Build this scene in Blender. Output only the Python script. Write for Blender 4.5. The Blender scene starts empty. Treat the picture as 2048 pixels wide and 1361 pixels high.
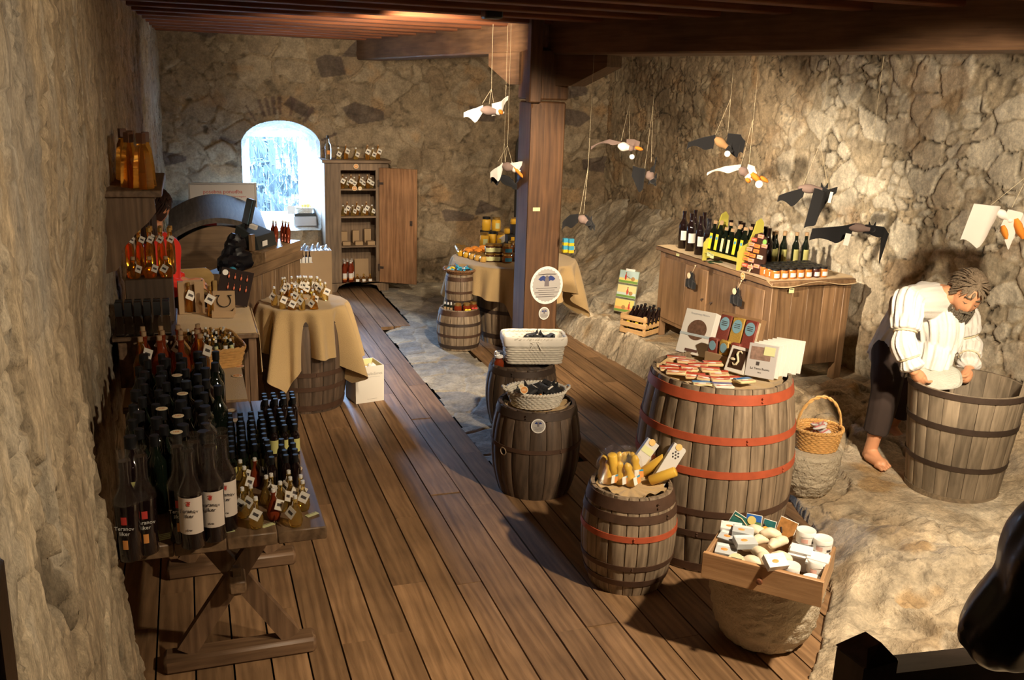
import bpy, bmesh, math, random
import numpy as np
from mathutils import Vector, Matrix, Euler
SC = bpy.context.scene
COL = SC.collection
PI = math.pi
# ------------------------------------------------------------------ camera
F_PX, PITCH, ROLL, YAW, EYE = 1862.0, 0.25942, 0.03301, 0.33717, 2.1
_fw = Vector((math.sin(YAW)*math.cos(PITCH), math.cos(YAW)*math.cos(PITCH), -math.sin(PITCH)))
_r0 = Vector((math.cos(YAW), -math.sin(YAW), 0)); _u0 = _r0.cross(_fw)
_R = _r0*math.cos(ROLL) + _u0*math.sin(ROLL); _U = _u0*math.cos(ROLL) - _r0*math.sin(ROLL)
cam = bpy.data.cameras.new('camera'); cam_o = bpy.data.objects.new('camera', cam); COL.objects.link(cam_o)
cam.sensor_width = 36; cam.lens = F_PX/2048*36; cam.clip_start = 0.02; cam.clip_end = 200
cam_o.matrix_world = Matrix(((_R.x, _U.x, -_fw.x, 0), (_R.y, _U.y, -_fw.y, 0), (_R.z, _U.z, -_fw.z, EYE), (0, 0, 0, 1)))
SC.camera = cam_o
SC.view_settings.view_transform = 'Standard'; SC.view_settings.look = 'None'
SC.view_settings.gamma = 1.0; SC.view_settings.exposure = 0.0
# ------------------------------------------------------------------ daylight outside the window
w = bpy.data.worlds.new('sky'); SC.world = w; w.use_nodes = True
bg = w.node_tree.nodes['Background']; wt = w.node_tree; _tc = wt.nodes.new('ShaderNodeTexCoord'); _sx = wt.nodes.new('ShaderNodeSeparateXYZ'); _mr = wt.nodes.new('ShaderNodeMapRange')
wt.links.new(_tc.outputs['Generated'], _sx.inputs[0]); wt.links.new(_sx.outputs['Z'], _mr.inputs['Value'])       # bright sky overhead, pale haze at the horizon
_mr.inputs['From Min'].default_value = .02; _mr.inputs['From Max'].default_value = .16; _mr.inputs['To Min'].default_value = 5.0; _mr.inputs['To Max'].default_value = 270.0
bg.inputs[0].default_value = (0.38, 0.62, 1.0, 1); wt.links.new(_mr.outputs[0], bg.inputs[1])
# ------------------------------------------------------------------ lamps of the room and added fills
def spot(name, loc, aim, watt, color=(1, .77, .50), cone=110, blend=.6, size=.05):
    l = bpy.data.lights.new(name, 'SPOT'); l.energy = watt; l.color = color
    l.spot_size = math.radians(cone); l.spot_blend = blend; l.shadow_soft_size = size
    o = bpy.data.objects.new(name, l); COL.objects.link(o); o.location = loc
    o.rotation_euler = (Vector(aim)-Vector(loc)).to_track_quat('-Z', 'Y').to_euler()
    return o
LAMPS = [   # name, place, aim, watts, cone, blend
    ('spotlight_wall', (2.75, 1.9, 2.27), (4.30, 5.1, .95), 370, 54, .4),
    ('fill_wall_far', (1.0, 3.6, 2.30), (4.6, 6.5, .88), 1000, 37, .6),  # added fill without a fixture, brightens the right wall
    ('fill_ledge', (3.45, 5.9, 2.45), (4.3, 8.3, .9), 110, 100, .7),  # added fill beyond the beam, lifts the far right wall and rock bank
    ('spotlight_rock', (2.45, 1.55, 2.32), (2.35, 3.3, 0.1), 430, 88, .5),
    ('spotlight_left', (1.55, 1.1, 2.40), (-.40, 3.1, .95), 165, 74, .6),
    ('spotlight_middle', (1.95, 4.2, 2.40), (2.1, 7.7, 0.2), 520, 60, .7),
    ('spotlight_cloth', (1.7, 3.9, 2.40), (.55, 6.4, .5), 190, 48, .8),
    ('spotlight_post', (1.30, 5.9, 2.30), (2.05, 7.6, 2.45), 240, 80, .6),
    ('spotlight_back', (1.0, 6.4, 2.40), (.9, 9.8, 1.1), 65, 100, .7),
]
for n, lo, ai, wt, cn, bl in LAMPS: spot(n, lo, ai, wt, color=(1, .80, .56), cone=cn, blend=bl)
win = bpy.data.lights.new('window_portal', 'AREA'); win.shape = 'RECTANGLE'; win.size = .60; win.size_y = .85; win.energy = 1; win.cycles.is_portal = True
wo = bpy.data.objects.new('window_portal', win); COL.objects.link(wo); wo.location = (.90, 10.70, 1.2); wo.rotation_euler = (-PI/2, 0, 0)
# ------------------------------------------------------------------ pixel -> place
def _ray(px, py): return _fw + _R*((px-1024)/F_PX) - _U*((py-680.5)/F_PX)
def P(px, py, z=0.0):
    d = _ray(px, py); return Vector((0, 0, EYE)) + d*((z-EYE)/d.z)
def PY(px, py, Y):
    d = _ray(px, py); return Vector((0, 0, EYE)) + d*(Y/d.y)
def PX(px, py, X):
    d = _ray(px, py); return Vector((0, 0, EYE)) + d*(X/d.x)
def PROJ(p):
    d = Vector(p)-Vector((0, 0, EYE)); z = d.dot(_fw); return 1024+F_PX*d.dot(_R)/z, 680.5-F_PX*d.dot(_U)/z, z
def ZPX(p, py):
    lo, hi = -1.0, 6.0
    for _ in range(40):
        m = (lo+hi)/2
        if PROJ((p[0], p[1], m))[1] > py: lo = m
        else: hi = m
    return (lo+hi)/2
# ------------------------------------------------------------------ materials
MATS = {}
def _nt(name):
    m = bpy.data.materials.new(name); m.use_nodes = True; nt = m.node_tree
    return m, nt, nt.nodes['Principled BSDF']
def _n(nt, t, **k):
    n = nt.nodes.new(t)
    for a, b in k.items():
        if a.startswith('i_'): n.inputs[a[2:].replace('_', ' ')].default_value = b
        else: setattr(n, a, b)
    return n
def plain(name, col, rough=.5, metal=0, trans=0, emit=0, bump=0, bscale=60, vary=0, vscale=8, coat=0, ior=1.45, sheen=0):
    if name in MATS: return MATS[name]
    m, nt, b = _nt(name); L = nt.links.new
    b.inputs['Base Color'].default_value = (*col, 1); b.inputs['Roughness'].default_value = rough
    b.inputs['Metallic'].default_value = metal; b.inputs['Transmission Weight'].default_value = trans
    b.inputs['IOR'].default_value = ior; b.inputs['Coat Weight'].default_value = coat
    if sheen: b.inputs['Sheen Weight'].default_value = sheen
    if emit: b.inputs['Emission Color'].default_value = (*col, 1); b.inputs['Emission Strength'].default_value = emit
    if vary or bump:
        tc = _n(nt, 'ShaderNodeTexCoord')
    if vary:
        no = _n(nt, 'ShaderNodeTexNoise', i_Scale=vscale, i_Detail=5.0); L(tc.outputs['Object'], no.inputs['Vector'])
        mx = _n(nt, 'ShaderNodeMix', data_type='RGBA'); L(no.outputs['Fac'], mx.inputs['Factor'])
        mx.inputs['A'].default_value = (*[c*(1-vary) for c in col], 1); mx.inputs['B'].default_value = (*[min(1, c*(1+vary)) for c in col], 1)
        L(mx.outputs['Result'], b.inputs['Base Color'])
    if bump:
        n2 = _n(nt, 'ShaderNodeTexNoise', i_Scale=bscale, i_Detail=4.0); L(tc.outputs['Object'], n2.inputs['Vector'])
        bp = _n(nt, 'ShaderNodeBump', i_Strength=bump, i_Distance=.01); L(n2.outputs['Fac'], bp.inputs['Height']); L(bp.outputs['Normal'], b.inputs['Normal'])
    MATS[name] = m; return m
def wood(name, c1, c2, axis='Z', scale=1.0, rough=.55, bump=.25, knots=0, dark=.25):
    """grain runs along `axis` (object space); each face carries 'var' to shift board from board"""
    if name in MATS: return MATS[name]
    m, nt, b = _nt(name); L = nt.links.new
    tc = _n(nt, 'ShaderNodeTexCoord'); at = _n(nt, 'ShaderNodeAttribute', attribute_name='var')
    off = _n(nt, 'ShaderNodeVectorMath', operation='SCALE'); L(at.outputs['Vector'], off.inputs[0]); off.inputs['Scale'].default_value = 7.3
    add = _n(nt, 'ShaderNodeVectorMath', operation='ADD'); L(tc.outputs['Object'], add.inputs[0]); L(off.outputs[0], add.inputs[1])
    mp = _n(nt, 'ShaderNodeMapping'); s = [26*scale]*3; s['XYZ'.index(axis)] = 1.6*scale; mp.inputs['Scale'].default_value = s
    L(add.outputs[0], mp.inputs['Vector'])
    n1 = _n(nt, 'ShaderNodeTexNoise', i_Scale=1.0, i_Detail=6.0, i_Roughness=.62, i_Distortion=.8); L(mp.outputs[0], n1.inputs['Vector'])
    mp2 = _n(nt, 'ShaderNodeMapping'); s2 = [5*scale]*3; s2['XYZ'.index(axis)] = .8*scale; mp2.inputs['Scale'].default_value = s2
    L(add.outputs[0], mp2.inputs['Vector'])
    wv = _n(nt, 'ShaderNodeTexWave', i_Scale=1.6, i_Distortion=9.0, i_Detail=3.0); wv.inputs['Detail Scale'].default_value = 1.4
    wv.bands_direction = 'X' if axis != 'X' else 'Y'; L(mp2.outputs[0], wv.inputs['Vector'])
    ad = _n(nt, 'ShaderNodeMath', operation='MULTIPLY_ADD'); L(wv.outputs['Fac'], ad.inputs[0]); ad.inputs[1].default_value = .16; L(n1.outputs['Fac'], ad.inputs[2])
    rp = _n(nt, 'ShaderNodeValToRGB'); e = rp.color_ramp.elements
    e[0].position = .22; e[0].color = (*c1, 1); e[1].position = .82; e[1].color = (*c2, 1); L(ad.outputs[0], rp.inputs['Fac'])
    hs = _n(nt, 'ShaderNodeHueSaturation'); L(rp.outputs['Color'], hs.inputs['Color'])
    vm = _n(nt, 'ShaderNodeMapRange'); L(at.outputs['Fac'], vm.inputs['Value']); vm.inputs['To Min'].default_value = 1-dark; vm.inputs['To Max'].default_value = 1+dark
    L(vm.outputs[0], hs.inputs['Value'])
    n3 = _n(nt, 'ShaderNodeTexNoise', i_Scale=3.5*scale, i_Detail=4.0); L(add.outputs[0], n3.inputs['Vector'])
    mx = _n(nt, 'ShaderNodeMix', data_type='RGBA', blend_type='MULTIPLY'); mx.inputs['Factor'].default_value = .7
    r3 = _n(nt, 'ShaderNodeMapRange'); L(n3.outputs['Fac'], r3.inputs['Value']); r3.inputs['From Min'].default_value = .3; r3.inputs['From Max'].default_value = .7
    r3.inputs['To Min'].default_value = .62; r3.inputs['To Max'].default_value = 1.15
    L(hs.outputs['Color'], mx.inputs['A']); L(r3.outputs[0], mx.inputs['B']); L(mx.outputs['Result'], b.inputs['Base Color'])
    b.inputs['Roughness'].default_value = rough
    bp = _n(nt, 'ShaderNodeBump', i_Strength=bump, i_Distance=.004); L(ad.outputs[0], bp.inputs['Height']); L(bp.outputs['Normal'], b.inputs['Normal'])
    MATS[name] = m; return m
def stone(name, rough=.85, bump=.5, scale=1.0, tint=(1, 1, 1), attr='Col', dist=.02, zs=1.0):
    if name in MATS: return MATS[name]
    m, nt, b = _nt(name); L = nt.links.new
    tc = _n(nt, 'ShaderNodeTexCoord'); at = _n(nt, 'ShaderNodeAttribute', attribute_name=attr)
    mpz = _n(nt, 'ShaderNodeMapping'); mpz.inputs['Scale'].default_value = (1, 1, zs); L(tc.outputs['Object'], mpz.inputs['Vector'])
    n1 = _n(nt, 'ShaderNodeTexNoise', i_Scale=9*scale, i_Detail=8.0, i_Roughness=.7); L(mpz.outputs[0], n1.inputs['Vector'])
    n2 = _n(nt, 'ShaderNodeTexNoise', i_Scale=55*scale, i_Detail=5.0, i_Roughness=.7); L(mpz.outputs[0], n2.inputs['Vector'])
    r1 = _n(nt, 'ShaderNodeMapRange'); L(n1.outputs['Fac'], r1.inputs['Value']); r1.inputs['From Min'].default_value = .28; r1.inputs['From Max'].default_value = .72
    r1.inputs['To Min'].default_value = .55; r1.inputs['To Max'].default_value = 1.35
    r2 = _n(nt, 'ShaderNodeMapRange'); L(n2.outputs['Fac'], r2.inputs['Value']); r2.inputs['From Min'].default_value = .3; r2.inputs['From Max'].default_value = .7
    r2.inputs['To Min'].default_value = .72; r2.inputs['To Max'].default_value = 1.25
    mu = _n(nt, 'ShaderNodeMath', operation='MULTIPLY'); L(r1.outputs[0], mu.inputs[0]); L(r2.outputs[0], mu.inputs[1])
    mx = _n(nt, 'ShaderNodeVectorMath', operation='SCALE'); L(at.outputs['Vector'], mx.inputs[0]); L(mu.outputs[0], mx.inputs['Scale'])
    tn = _n(nt, 'ShaderNodeVectorMath', operation='MULTIPLY'); L(mx.outputs[0], tn.inputs[0]); tn.inputs[1].default_value = tint
    L(tn.outputs[0], b.inputs['Base Color']); b.inputs['Roughness'].default_value = rough
    ad = _n(nt, 'ShaderNodeMath', operation='MULTIPLY_ADD'); L(n2.outputs['Fac'], ad.inputs[0]); ad.inputs[1].default_value = .35; L(n1.outputs['Fac'], ad.inputs[2])
    bp = _n(nt, 'ShaderNodeBump', i_Strength=bump, i_Distance=dist); L(ad.outputs[0], bp.inputs['Height']); L(bp.outputs['Normal'], b.inputs['Normal'])
    MATS[name] = m; return m
# ------------------------------------------------------------------ mesh builder
def RZ(a): return Matrix.Rotation(a, 4, 'Z')
def RX(a): return Matrix.Rotation(a, 4, 'X')
def RY(a): return Matrix.Rotation(a, 4, 'Y')
def T(x, y=0, z=0): return Matrix.Translation((x, y, z) if not hasattr(x, '__len__') else x)
def S(x, y, z): return Matrix.Diagonal((x, y, z, 1))
class MB:
    def __init__(s): s.v = []; s.f = []; s.m = []; s.c = []
    def add(s, vs, fs, m=0, M=None, c=None):
        o = len(s.v)
        if M is not None: vs = [M @ Vector(v) for v in vs]
        s.v += [tuple(v) for v in vs]
        c = random.random() if c is None else c
        for f in fs: s.f.append(tuple(i+o for i in f)); s.m.append(m); s.c.append(c)
        return s
    def box(s, a, b, m=0, M=None, c=None, bev=0.0):
        x0, y0, z0 = a; x1, y1, z1 = b
        if x0 > x1: x0, x1 = x1, x0
        if y0 > y1: y0, y1 = y1, y0
        if z0 > z1: z0, z1 = z1, z0
        if bev <= 0:
            v = [(x0, y0, z0), (x1, y0, z0), (x1, y1, z0), (x0, y1, z0), (x0, y0, z1), (x1, y0, z1), (x1, y1, z1), (x0, y1, z1)]
            return s.add(v, [(0, 3, 2, 1), (4, 5, 6, 7), (0, 1, 5, 4), (1, 2, 6, 5), (2, 3, 7, 6), (3, 0, 4, 7)], m, M, c)
        e = min(bev, (x1-x0)/2.01, (y1-y0)/2.01, (z1-z0)/2.01)
        bm = bmesh.new(); bmesh.ops.create_cube(bm, size=1, matrix=T((x0+x1)/2, (y0+y1)/2, (z0+z1)/2) @ S(x1-x0, y1-y0, z1-z0))
        bmesh.ops.bevel(bm, geom=bm.edges[:], offset=e, segments=1, affect='EDGES', profile=.5)
        bm.verts.index_update(); v = [x.co.copy() for x in bm.verts]; f = [tuple(q.index for q in x.verts) for x in bm.faces]; bm.free()
        return s.add(v, f, m, M, c)
    def lathe(s, prof, n=24, m=0, M=None, c=None, cap0=True, cap1=True, rfun=None):
        v = []; f = []
        for r, z in prof:
            for k in range(n):
                a = 2*PI*k/n; q = r*(rfun(a, z) if rfun else 1); v.append((q*math.cos(a), q*math.sin(a), z))
        for i in range(len(prof)-1):
            for k in range(n):
                k2 = (k+1) % n; f.append((i*n+k, i*n+k2, (i+1)*n+k2, (i+1)*n+k))
        if cap0 and prof[0][0] > 1e-5: f.append(tuple(range(n-1, -1, -1)))
        if cap1 and prof[-1][0] > 1e-5: f.append(tuple((len(prof)-1)*n+k for k in range(n)))
        return s.add(v, f, m, M, c)
    def tube(s, pts, r, n=8, m=0, M=None, c=None, caps=True, flat=1.0, up=None):
        pts = [Vector(p) for p in pts]; rs = r if hasattr(r, '__len__') else [r]*len(pts)
        v = []; f = []; N = None
        for i, p in enumerate(pts):
            t = (pts[min(i+1, len(pts)-1)]-pts[max(i-1, 0)]).normalized()
            if N is None:
                a = Vector(up) if up else (Vector((0, 0, 1)) if abs(t.z) < .9 else Vector((1, 0, 0)))
                N = (a-t*a.dot(t)).normalized()
            else: N = (N-t*N.dot(t)).normalized()
            B = t.cross(N)
            for k in range(n):
                a = 2*PI*k/n; v.append(p+N*(math.cos(a)*rs[i]*flat)+B*(math.sin(a)*rs[i]))
        for i in range(len(pts)-1):
            for k in range(n): k2 = (k+1) % n; f.append((i*n+k, i*n+k2, (i+1)*n+k2, (i+1)*n+k))
        if caps: f.append(tuple(range(n-1, -1, -1))); f.append(tuple((len(pts)-1)*n+k for k in range(n)))
        return s.add(v, f, m, M, c)
    def ball(s, ctr, r, m=0, M=None, n=12, k=8, c=None, fn=None):
        r = r if hasattr(r, '__len__') else (r, r, r); v = []; f = []
        for i in range(k+1):
            t = PI*i/k
            for j in range(n):
                a = 2*PI*j/n; d = Vector((math.sin(t)*math.cos(a), math.sin(t)*math.sin(a), math.cos(t)))
                q = Vector((d.x*r[0], d.y*r[1], d.z*r[2]))
                if fn: q = fn(q, d)
                v.append(q+Vector(ctr))
        for i in range(k):
            for j in range(n): j2 = (j+1) % n; f.append((i*n+j, (i+1)*n+j, (i+1)*n+j2, i*n+j2))
        return s.add(v, f, m, M, c)
    def prism(s, poly, z0, z1, m=0, M=None, c=None):
        n = len(poly); v = [(x, y, z0) for x, y in poly]+[(x, y, z1) for x, y in poly]
        f = [tuple(range(n-1, -1, -1)), tuple(range(n, 2*n))]+[(i, (i+1) % n, n+(i+1) % n, n+i) for i in range(n)]
        return s.add(v, f, m, M, c)
    def sheet(s, fn, nu, nv, m=0, M=None, c=None, thick=0.0):
        v = [Vector(fn(i/nu, j/nv)) for j in range(nv+1) for i in range(nu+1)]
        q = lambda i, j: j*(nu+1)+i
        f = [(q(i, j), q(i+1, j), q(i+1, j+1), q(i, j+1)) for j in range(nv) for i in range(nu)]
        if thick:
            N = [Vector((0, 0, 0)) for _ in v]
            for a in f:
                nn = (v[a[1]]-v[a[0]]).cross(v[a[3]]-v[a[0]])
                for i in a: N[i] += nn
            k = len(v); v2 = [p-(nn.normalized()*thick if nn.length > 1e-12 else Vector((0, 0, 0))) for p, nn in zip(v, N)]
            v = v+v2; f2 = [tuple(i+k for i in reversed(a)) for a in f]
            ring = [q(i, 0) for i in range(nu+1)]+[q(nu, j) for j in range(1, nv+1)]+[q(i, nv) for i in range(nu-1, -1, -1)]+[q(0, j) for j in range(nv-1, 0, -1)]
            side = [(ring[(i+1) % len(ring)], ring[i], ring[i]+k, ring[(i+1) % len(ring)]+k) for i in range(len(ring))]
            f = f+f2+side
        return s.add(v, f, m, M, c)
    def build(s, name, mats, parent=None, smooth=True, angle=40, loc=None, rot=None):
        me = bpy.data.meshes.new(name); me.from_pydata(s.v, [], s.f)
        mats = mats if isinstance(mats, (list, tuple)) else [mats]
        for x in mats: me.materials.append(x)
        me.polygons.foreach_set('material_index', s.m)
        at = me.attributes.new('var', 'FLOAT', 'FACE'); at.data.foreach_set('value', s.c)
        if smooth:
            me.polygons.foreach_set('use_smooth', [True]*len(s.f)); me.set_sharp_from_angle(angle=math.radians(angle))
        me.update(); o = bpy.data.objects.new(name, me); COL.objects.link(o)
        if parent: o.parent = parent
        if loc is not None: o.location = loc
        if rot is not None: o.rotation_euler = rot
        return o
def tag(o, label=None, cat=None, group=None, kind=None):
    if label: o['label'] = label
    if cat: o['category'] = cat
    if group: o['group'] = group
    if kind: o['kind'] = kind
    return o
def empty(name, loc=(0, 0, 0), rz=0.0):
    o = bpy.data.objects.new(name, None); o.empty_display_size = .05; COL.objects.link(o)
    o.location = loc; o.rotation_euler = (0, 0, rz); return o
def copy_tree(o, parent=None):
    c = o.copy(); COL.objects.link(c); c.parent = parent
    for ch in list(o.children): copy_tree(ch, c)
    return c
USED = set()
def place(proto, loc, rz=0, label=None, cat=None, group=None, rot=None, scale=None):
    """first use moves the prototype itself, later uses copy it with its parts"""
    o = proto
    if proto.name in USED: o = copy_tree(proto)
    else: USED.add(proto.name)
    o.location = loc; o.rotation_euler = rot if rot is not None else (0, 0, rz)
    if scale: o.scale = (scale,)*3 if not hasattr(scale, '__len__') else scale
    return tag(o, label, cat, group)
def text(s, size, mat, parent, M, name='lettering', align='CENTER', ext=.0004):
    cu = bpy.data.curves.new(name, 'FONT'); cu.body = s; cu.size = size; cu.align_x = align; cu.align_y = 'CENTER'; cu.extrude = ext; cu.resolution_u = 2
    t = bpy.data.objects.new(name, cu); me = bpy.data.meshes.new_from_object(t); bpy.data.objects.remove(t); me.materials.clear(); me.materials.append(mat)
    o = bpy.data.objects.new(name, me); COL.objects.link(o); o.parent = parent; o.matrix_local = M; return o
random.seed(7); rnd = random.uniform
# ------------------------------------------------------------------ numpy noise
def _tab(seed): return np.random.RandomState(seed).rand(256, 256)
_TB = {}
def vn(x, y, seed=0):
    t = _TB.setdefault(seed, _tab(seed)); xi = np.floor(x).astype(int); yi = np.floor(y).astype(int)
    fx = x-xi; fy = y-yi; fx = fx*fx*(3-2*fx); fy = fy*fy*(3-2*fy); g = lambda a, b: t[a % 256, b % 256]
    return (g(xi, yi)*(1-fx)+g(xi+1, yi)*fx)*(1-fy)+(g(xi, yi+1)*(1-fx)+g(xi+1, yi+1)*fx)*fy
def fbm(x, y, seed=0, oct=4):
    s = 0; a = .5; n = 0
    for k in range(oct): s = s+a*vn(x*2**k, y*2**k, seed+k); n += a; a *= .5
    return s/n
def cells(x, y, seed=0):
    """F1, F2-F1 edge distance and a random id of the nearest jittered cell"""
    ta, tb, tc = _TB.setdefault(seed+900, _tab(seed+900)), _TB.setdefault(seed+901, _tab(seed+901)), _TB.setdefault(seed+902, _tab(seed+902))
    xi = np.floor(x).astype(int); yi = np.floor(y).astype(int); f1 = np.full(x.shape, 9.); f2 = np.full(x.shape, 9.); idd = np.zeros(x.shape)
    for dx in (-1, 0, 1):
        for dy in (-1, 0, 1):
            a = (xi+dx) % 256; b = (yi+dy) % 256
            d = np.hypot(xi+dx+.1+.8*ta[a, b]-x, yi+dy+.1+.8*tb[a, b]-y)
            nw = d < f1; f2 = np.where(nw, f1, np.minimum(f2, d)); idd = np.where(nw, tc[a, b], idd); f1 = np.where(nw, d, f1)
    return f1, f2-f1, idd
def sst(a, b, x):
    t = np.clip((x-a)/(b-a), 0, 1); return t*t*(3-2*t)
def gridmesh(name, X, Y, Z, col, mat, keep=None, kind='structure', flip=False):
    """X,Y,Z,col arrays of shape (nv,nu)"""
    nv, nu = X.shape; co = np.stack([X, Y, Z], -1).reshape(-1, 3)
    i = np.arange(nv*nu).reshape(nv, nu); q = np.stack([i[:-1, :-1], i[:-1, 1:], i[1:, 1:], i[1:, :-1]], -1)
    if flip: q = q[..., ::-1]
    if keep is not None: q = q[keep]
    q = q.reshape(-1, 4); used = np.unique(q); mp = np.zeros(nv*nu, int); mp[used] = np.arange(len(used)); q = mp[q]; co = co[used]
    me = bpy.data.meshes.new(name); me.vertices.add(len(co)); me.vertices.foreach_set('co', co.ravel())
    me.loops.add(q.size); me.loops.foreach_set('vertex_index', q.ravel()); me.polygons.add(len(q))
    me.polygons.foreach_set('loop_start', np.arange(0, q.size, 4)); me.update(calc_edges=True)
    me.polygons.foreach_set('use_smooth', np.ones(len(q), bool))
    a = me.attributes.new('Col', 'FLOAT_COLOR', 'POINT'); c4 = np.ones((nv*nu, 4)); c4[:, :3] = col.reshape(-1, 3); a.data.foreach_set('color', c4[used].ravel())
    me.materials.append(mat); me.validate(); o = bpy.data.objects.new(name, me); COL.objects.link(o)
    if kind: o['kind'] = kind
    return o
def lerp3(a, b, t): return np.array(a)*(1-t[..., None])+np.array(b)*t[..., None]
# ================================================================== the room
def masonry(u, v, size, seed, pale, brown, mortar, cover=.5, relief=.03, ck=1.0):
    """rubble: irregular stones bedded in mortar; returns height and own colour of stone and mortar"""
    wu = u+(fbm(u*3, v*3, seed+11, 3)-.5)*.20; wv = v+(fbm(u*3+9, v*3, seed+12, 3)-.5)*.20
    f1, ed, idd = cells(wu/size, wv/(size*.72), seed)
    g1, ed2, id2 = cells(wu/(size*.45)+3.3, wv/(size*.36), seed+5)
    big = idd > .38                                   # some cells hold one stone, others several small ones
    e = np.where(big, ed*size, ed2*size*.42); iid = np.where(big, idd, id2)
    n = fbm(u*14, v*14, seed+20, 4)
    mor = .006+.07*np.clip(fbm(u*2.2, v*2.2, seed+30, 3)-.40+(.5-cover), 0, 1)*2+.030*(n-.5)
    st = sst(mor-.010, mor+.022, e)                   # 1 on stone, 0 in mortar
    st = st*np.where((iid*7.77) % 1 < cover+.15, 1, .25)
    crack = (1-sst(.0, .009, np.abs(e-mor-.002)))*sst(.44, .56, fbm(u*5+4, v*5, seed+40, 3))*ck
    pit = sst(.70, .80, fbm(u*16, v*16, seed+45, 2))*(1-st)
    h = relief*(st*(.35+.8*((iid*3.3) % 1)))+.022*(fbm(u*6, v*6, seed+50, 4)-.5)+(.010+.012*(1-st))*(fbm(u*26, v*26, seed+51, 3)-.5)-.016*crack-.012*pit
    tt = (iid*5.1) % 1; sc = lerp3(pale, brown, tt**1.6)*(.82+.36*n)[..., None]
    mc = np.array(mortar)*(.72+.5*fbm(u*22, v*22, seed+60, 3)+.25*(fbm(u*1.2, v*1.2, seed+61, 2)-.5))[..., None]
    col = mc*(1-st[..., None])+sc*st[..., None]
    rust = sst(.62, .74, fbm(u*3.1+20, v*3.1, seed+70, 4))*.5
    col = col*(1-rust[..., None])+np.array((.33, .19, .08))*rust[..., None]
    col = col*(1-.85*crack[..., None])*(1-.55*pit[..., None])
    return h, col
def wood_mat(n, *a, **k): return wood(n, *a, **k)
M_STONE = stone('stone_masonry', bump=.5, scale=1.0)
M_PLASTER = stone('old_plaster', bump=.9, scale=4.0, dist=.010, zs=.38)
M_ROCK = stone('bedrock', bump=.9, scale=.8, dist=.03)
M_FLOOR = wood('floor_oak', (.105, .055, .025), (.34, .20, .10), 'Y', 1.0, .5, .3, dark=.22)
M_BEAM = wood('beam_wood', (.055, .026, .012), (.21, .115, .06), 'Y', 1.0, .6, .3, dark=.1)
M_BEAMX = wood('joist_wood', (.06, .016, .005), (.23, .072, .022), 'X', 1.0, .8, .3, dark=.15)
M_POST = wood('post_wood', (.04, .016, .006), (.16, .075, .03), 'Z', 1.0, .6, .35, dark=.08)
XR, YB, YF = 4.6, 10.05, -1.6
# --- left wall: coarse plaster, its near part bulges out as a pier
def xleft(y, z):
    base = -.44+.030*(y-2.6)
    pier = -.23-.055*z
    yend = 3.15-.42*np.clip(z, 0, 1.0)-.10*np.clip(z-1, 0, 2)
    t = sst(-.06, .16, y-yend)*(1-sst(1.15, 1.9, z))
    far = np.minimum(pier, -.2)
    top = sst(1.0, 2.0, z)
    b2 = base*(1-.0*top)
    near = pier*(1-sst(1.0, 2.2, z))+(-.33)*sst(1.0, 2.2, z)
    nb = near*(1-sst(2.9, 7.5, y))+b2*sst(2.9, 7.5, y)
    return nb*(1-t)+b2*t
u = 1.2+(YB+.1-1.2)*np.linspace(0, 1, 760)**1.35; v = np.linspace(0, 2.75, 260); U_, V_ = np.meshgrid(u, v)
st1 = fbm(U_*15, V_*4.2, 5, 4); st2 = fbm(U_*46, V_*11, 9, 3); st3 = fbm(U_*2, V_*1.3, 15, 3)
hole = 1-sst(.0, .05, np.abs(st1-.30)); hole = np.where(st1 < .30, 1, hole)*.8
far = sst(6.5, 9.0, U_)
hl, cl = masonry(U_, V_, .24, 31, (.36, .30, .21), (.25, .19, .12), (.30, .235, .155), .45, .02)
X_ = xleft(U_, V_)+.012*(st1-.5)+.008*(st2-.5)+.030*(st3-.5)-.035*hole+hl*.5
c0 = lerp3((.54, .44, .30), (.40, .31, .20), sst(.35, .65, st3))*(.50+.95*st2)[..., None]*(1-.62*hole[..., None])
pal = sst(.60, .72, fbm(U_*7+3, V_*2.4, 77, 3)); c0 = c0*(1-.5*pal[..., None])+np.array((.52, .46, .36))*.5*pal[..., None]
gry = sst(.58, .70, fbm(U_*2.2+31, V_*1.0, 78, 3)); c0 = c0*(1-.4*gry[..., None])+np.array((.27, .27, .26))*.4*gry[..., None]
cw = c0*(1-far[..., None])+cl*far[..., None]
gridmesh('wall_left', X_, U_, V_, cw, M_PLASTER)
# --- back wall with the arched window opening
WL, WR, WB, WS, WT = .53, 1.32, .62, 1.50, 1.75     # opening: left, right, sill, spring line, crown
def arch_top(x): return WS+(WT-WS)*np.sqrt(np.clip(1-((x-(WL+WR)/2)/((WR-WL)/2))**2, 0, 1))
u = np.linspace(-.6, XR+.15, 430); v = np.linspace(0, 2.75, 245); U_, V_ = np.meshgrid(u, v)
h, c = masonry(U_, V_, .30, 3, (.34, .27, .18), (.23, .165, .10), (.28, .21, .13), .55, .020, .45)
slate = (cells(U_/.33+7, V_/.16, 88)[2] > .93)*sst(.02, .09, cells(U_/.33+7, V_/.16, 88)[1])
c = c*(1-.75*slate[..., None])+np.array((.07, .05, .045))*.75*slate[..., None]
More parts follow.
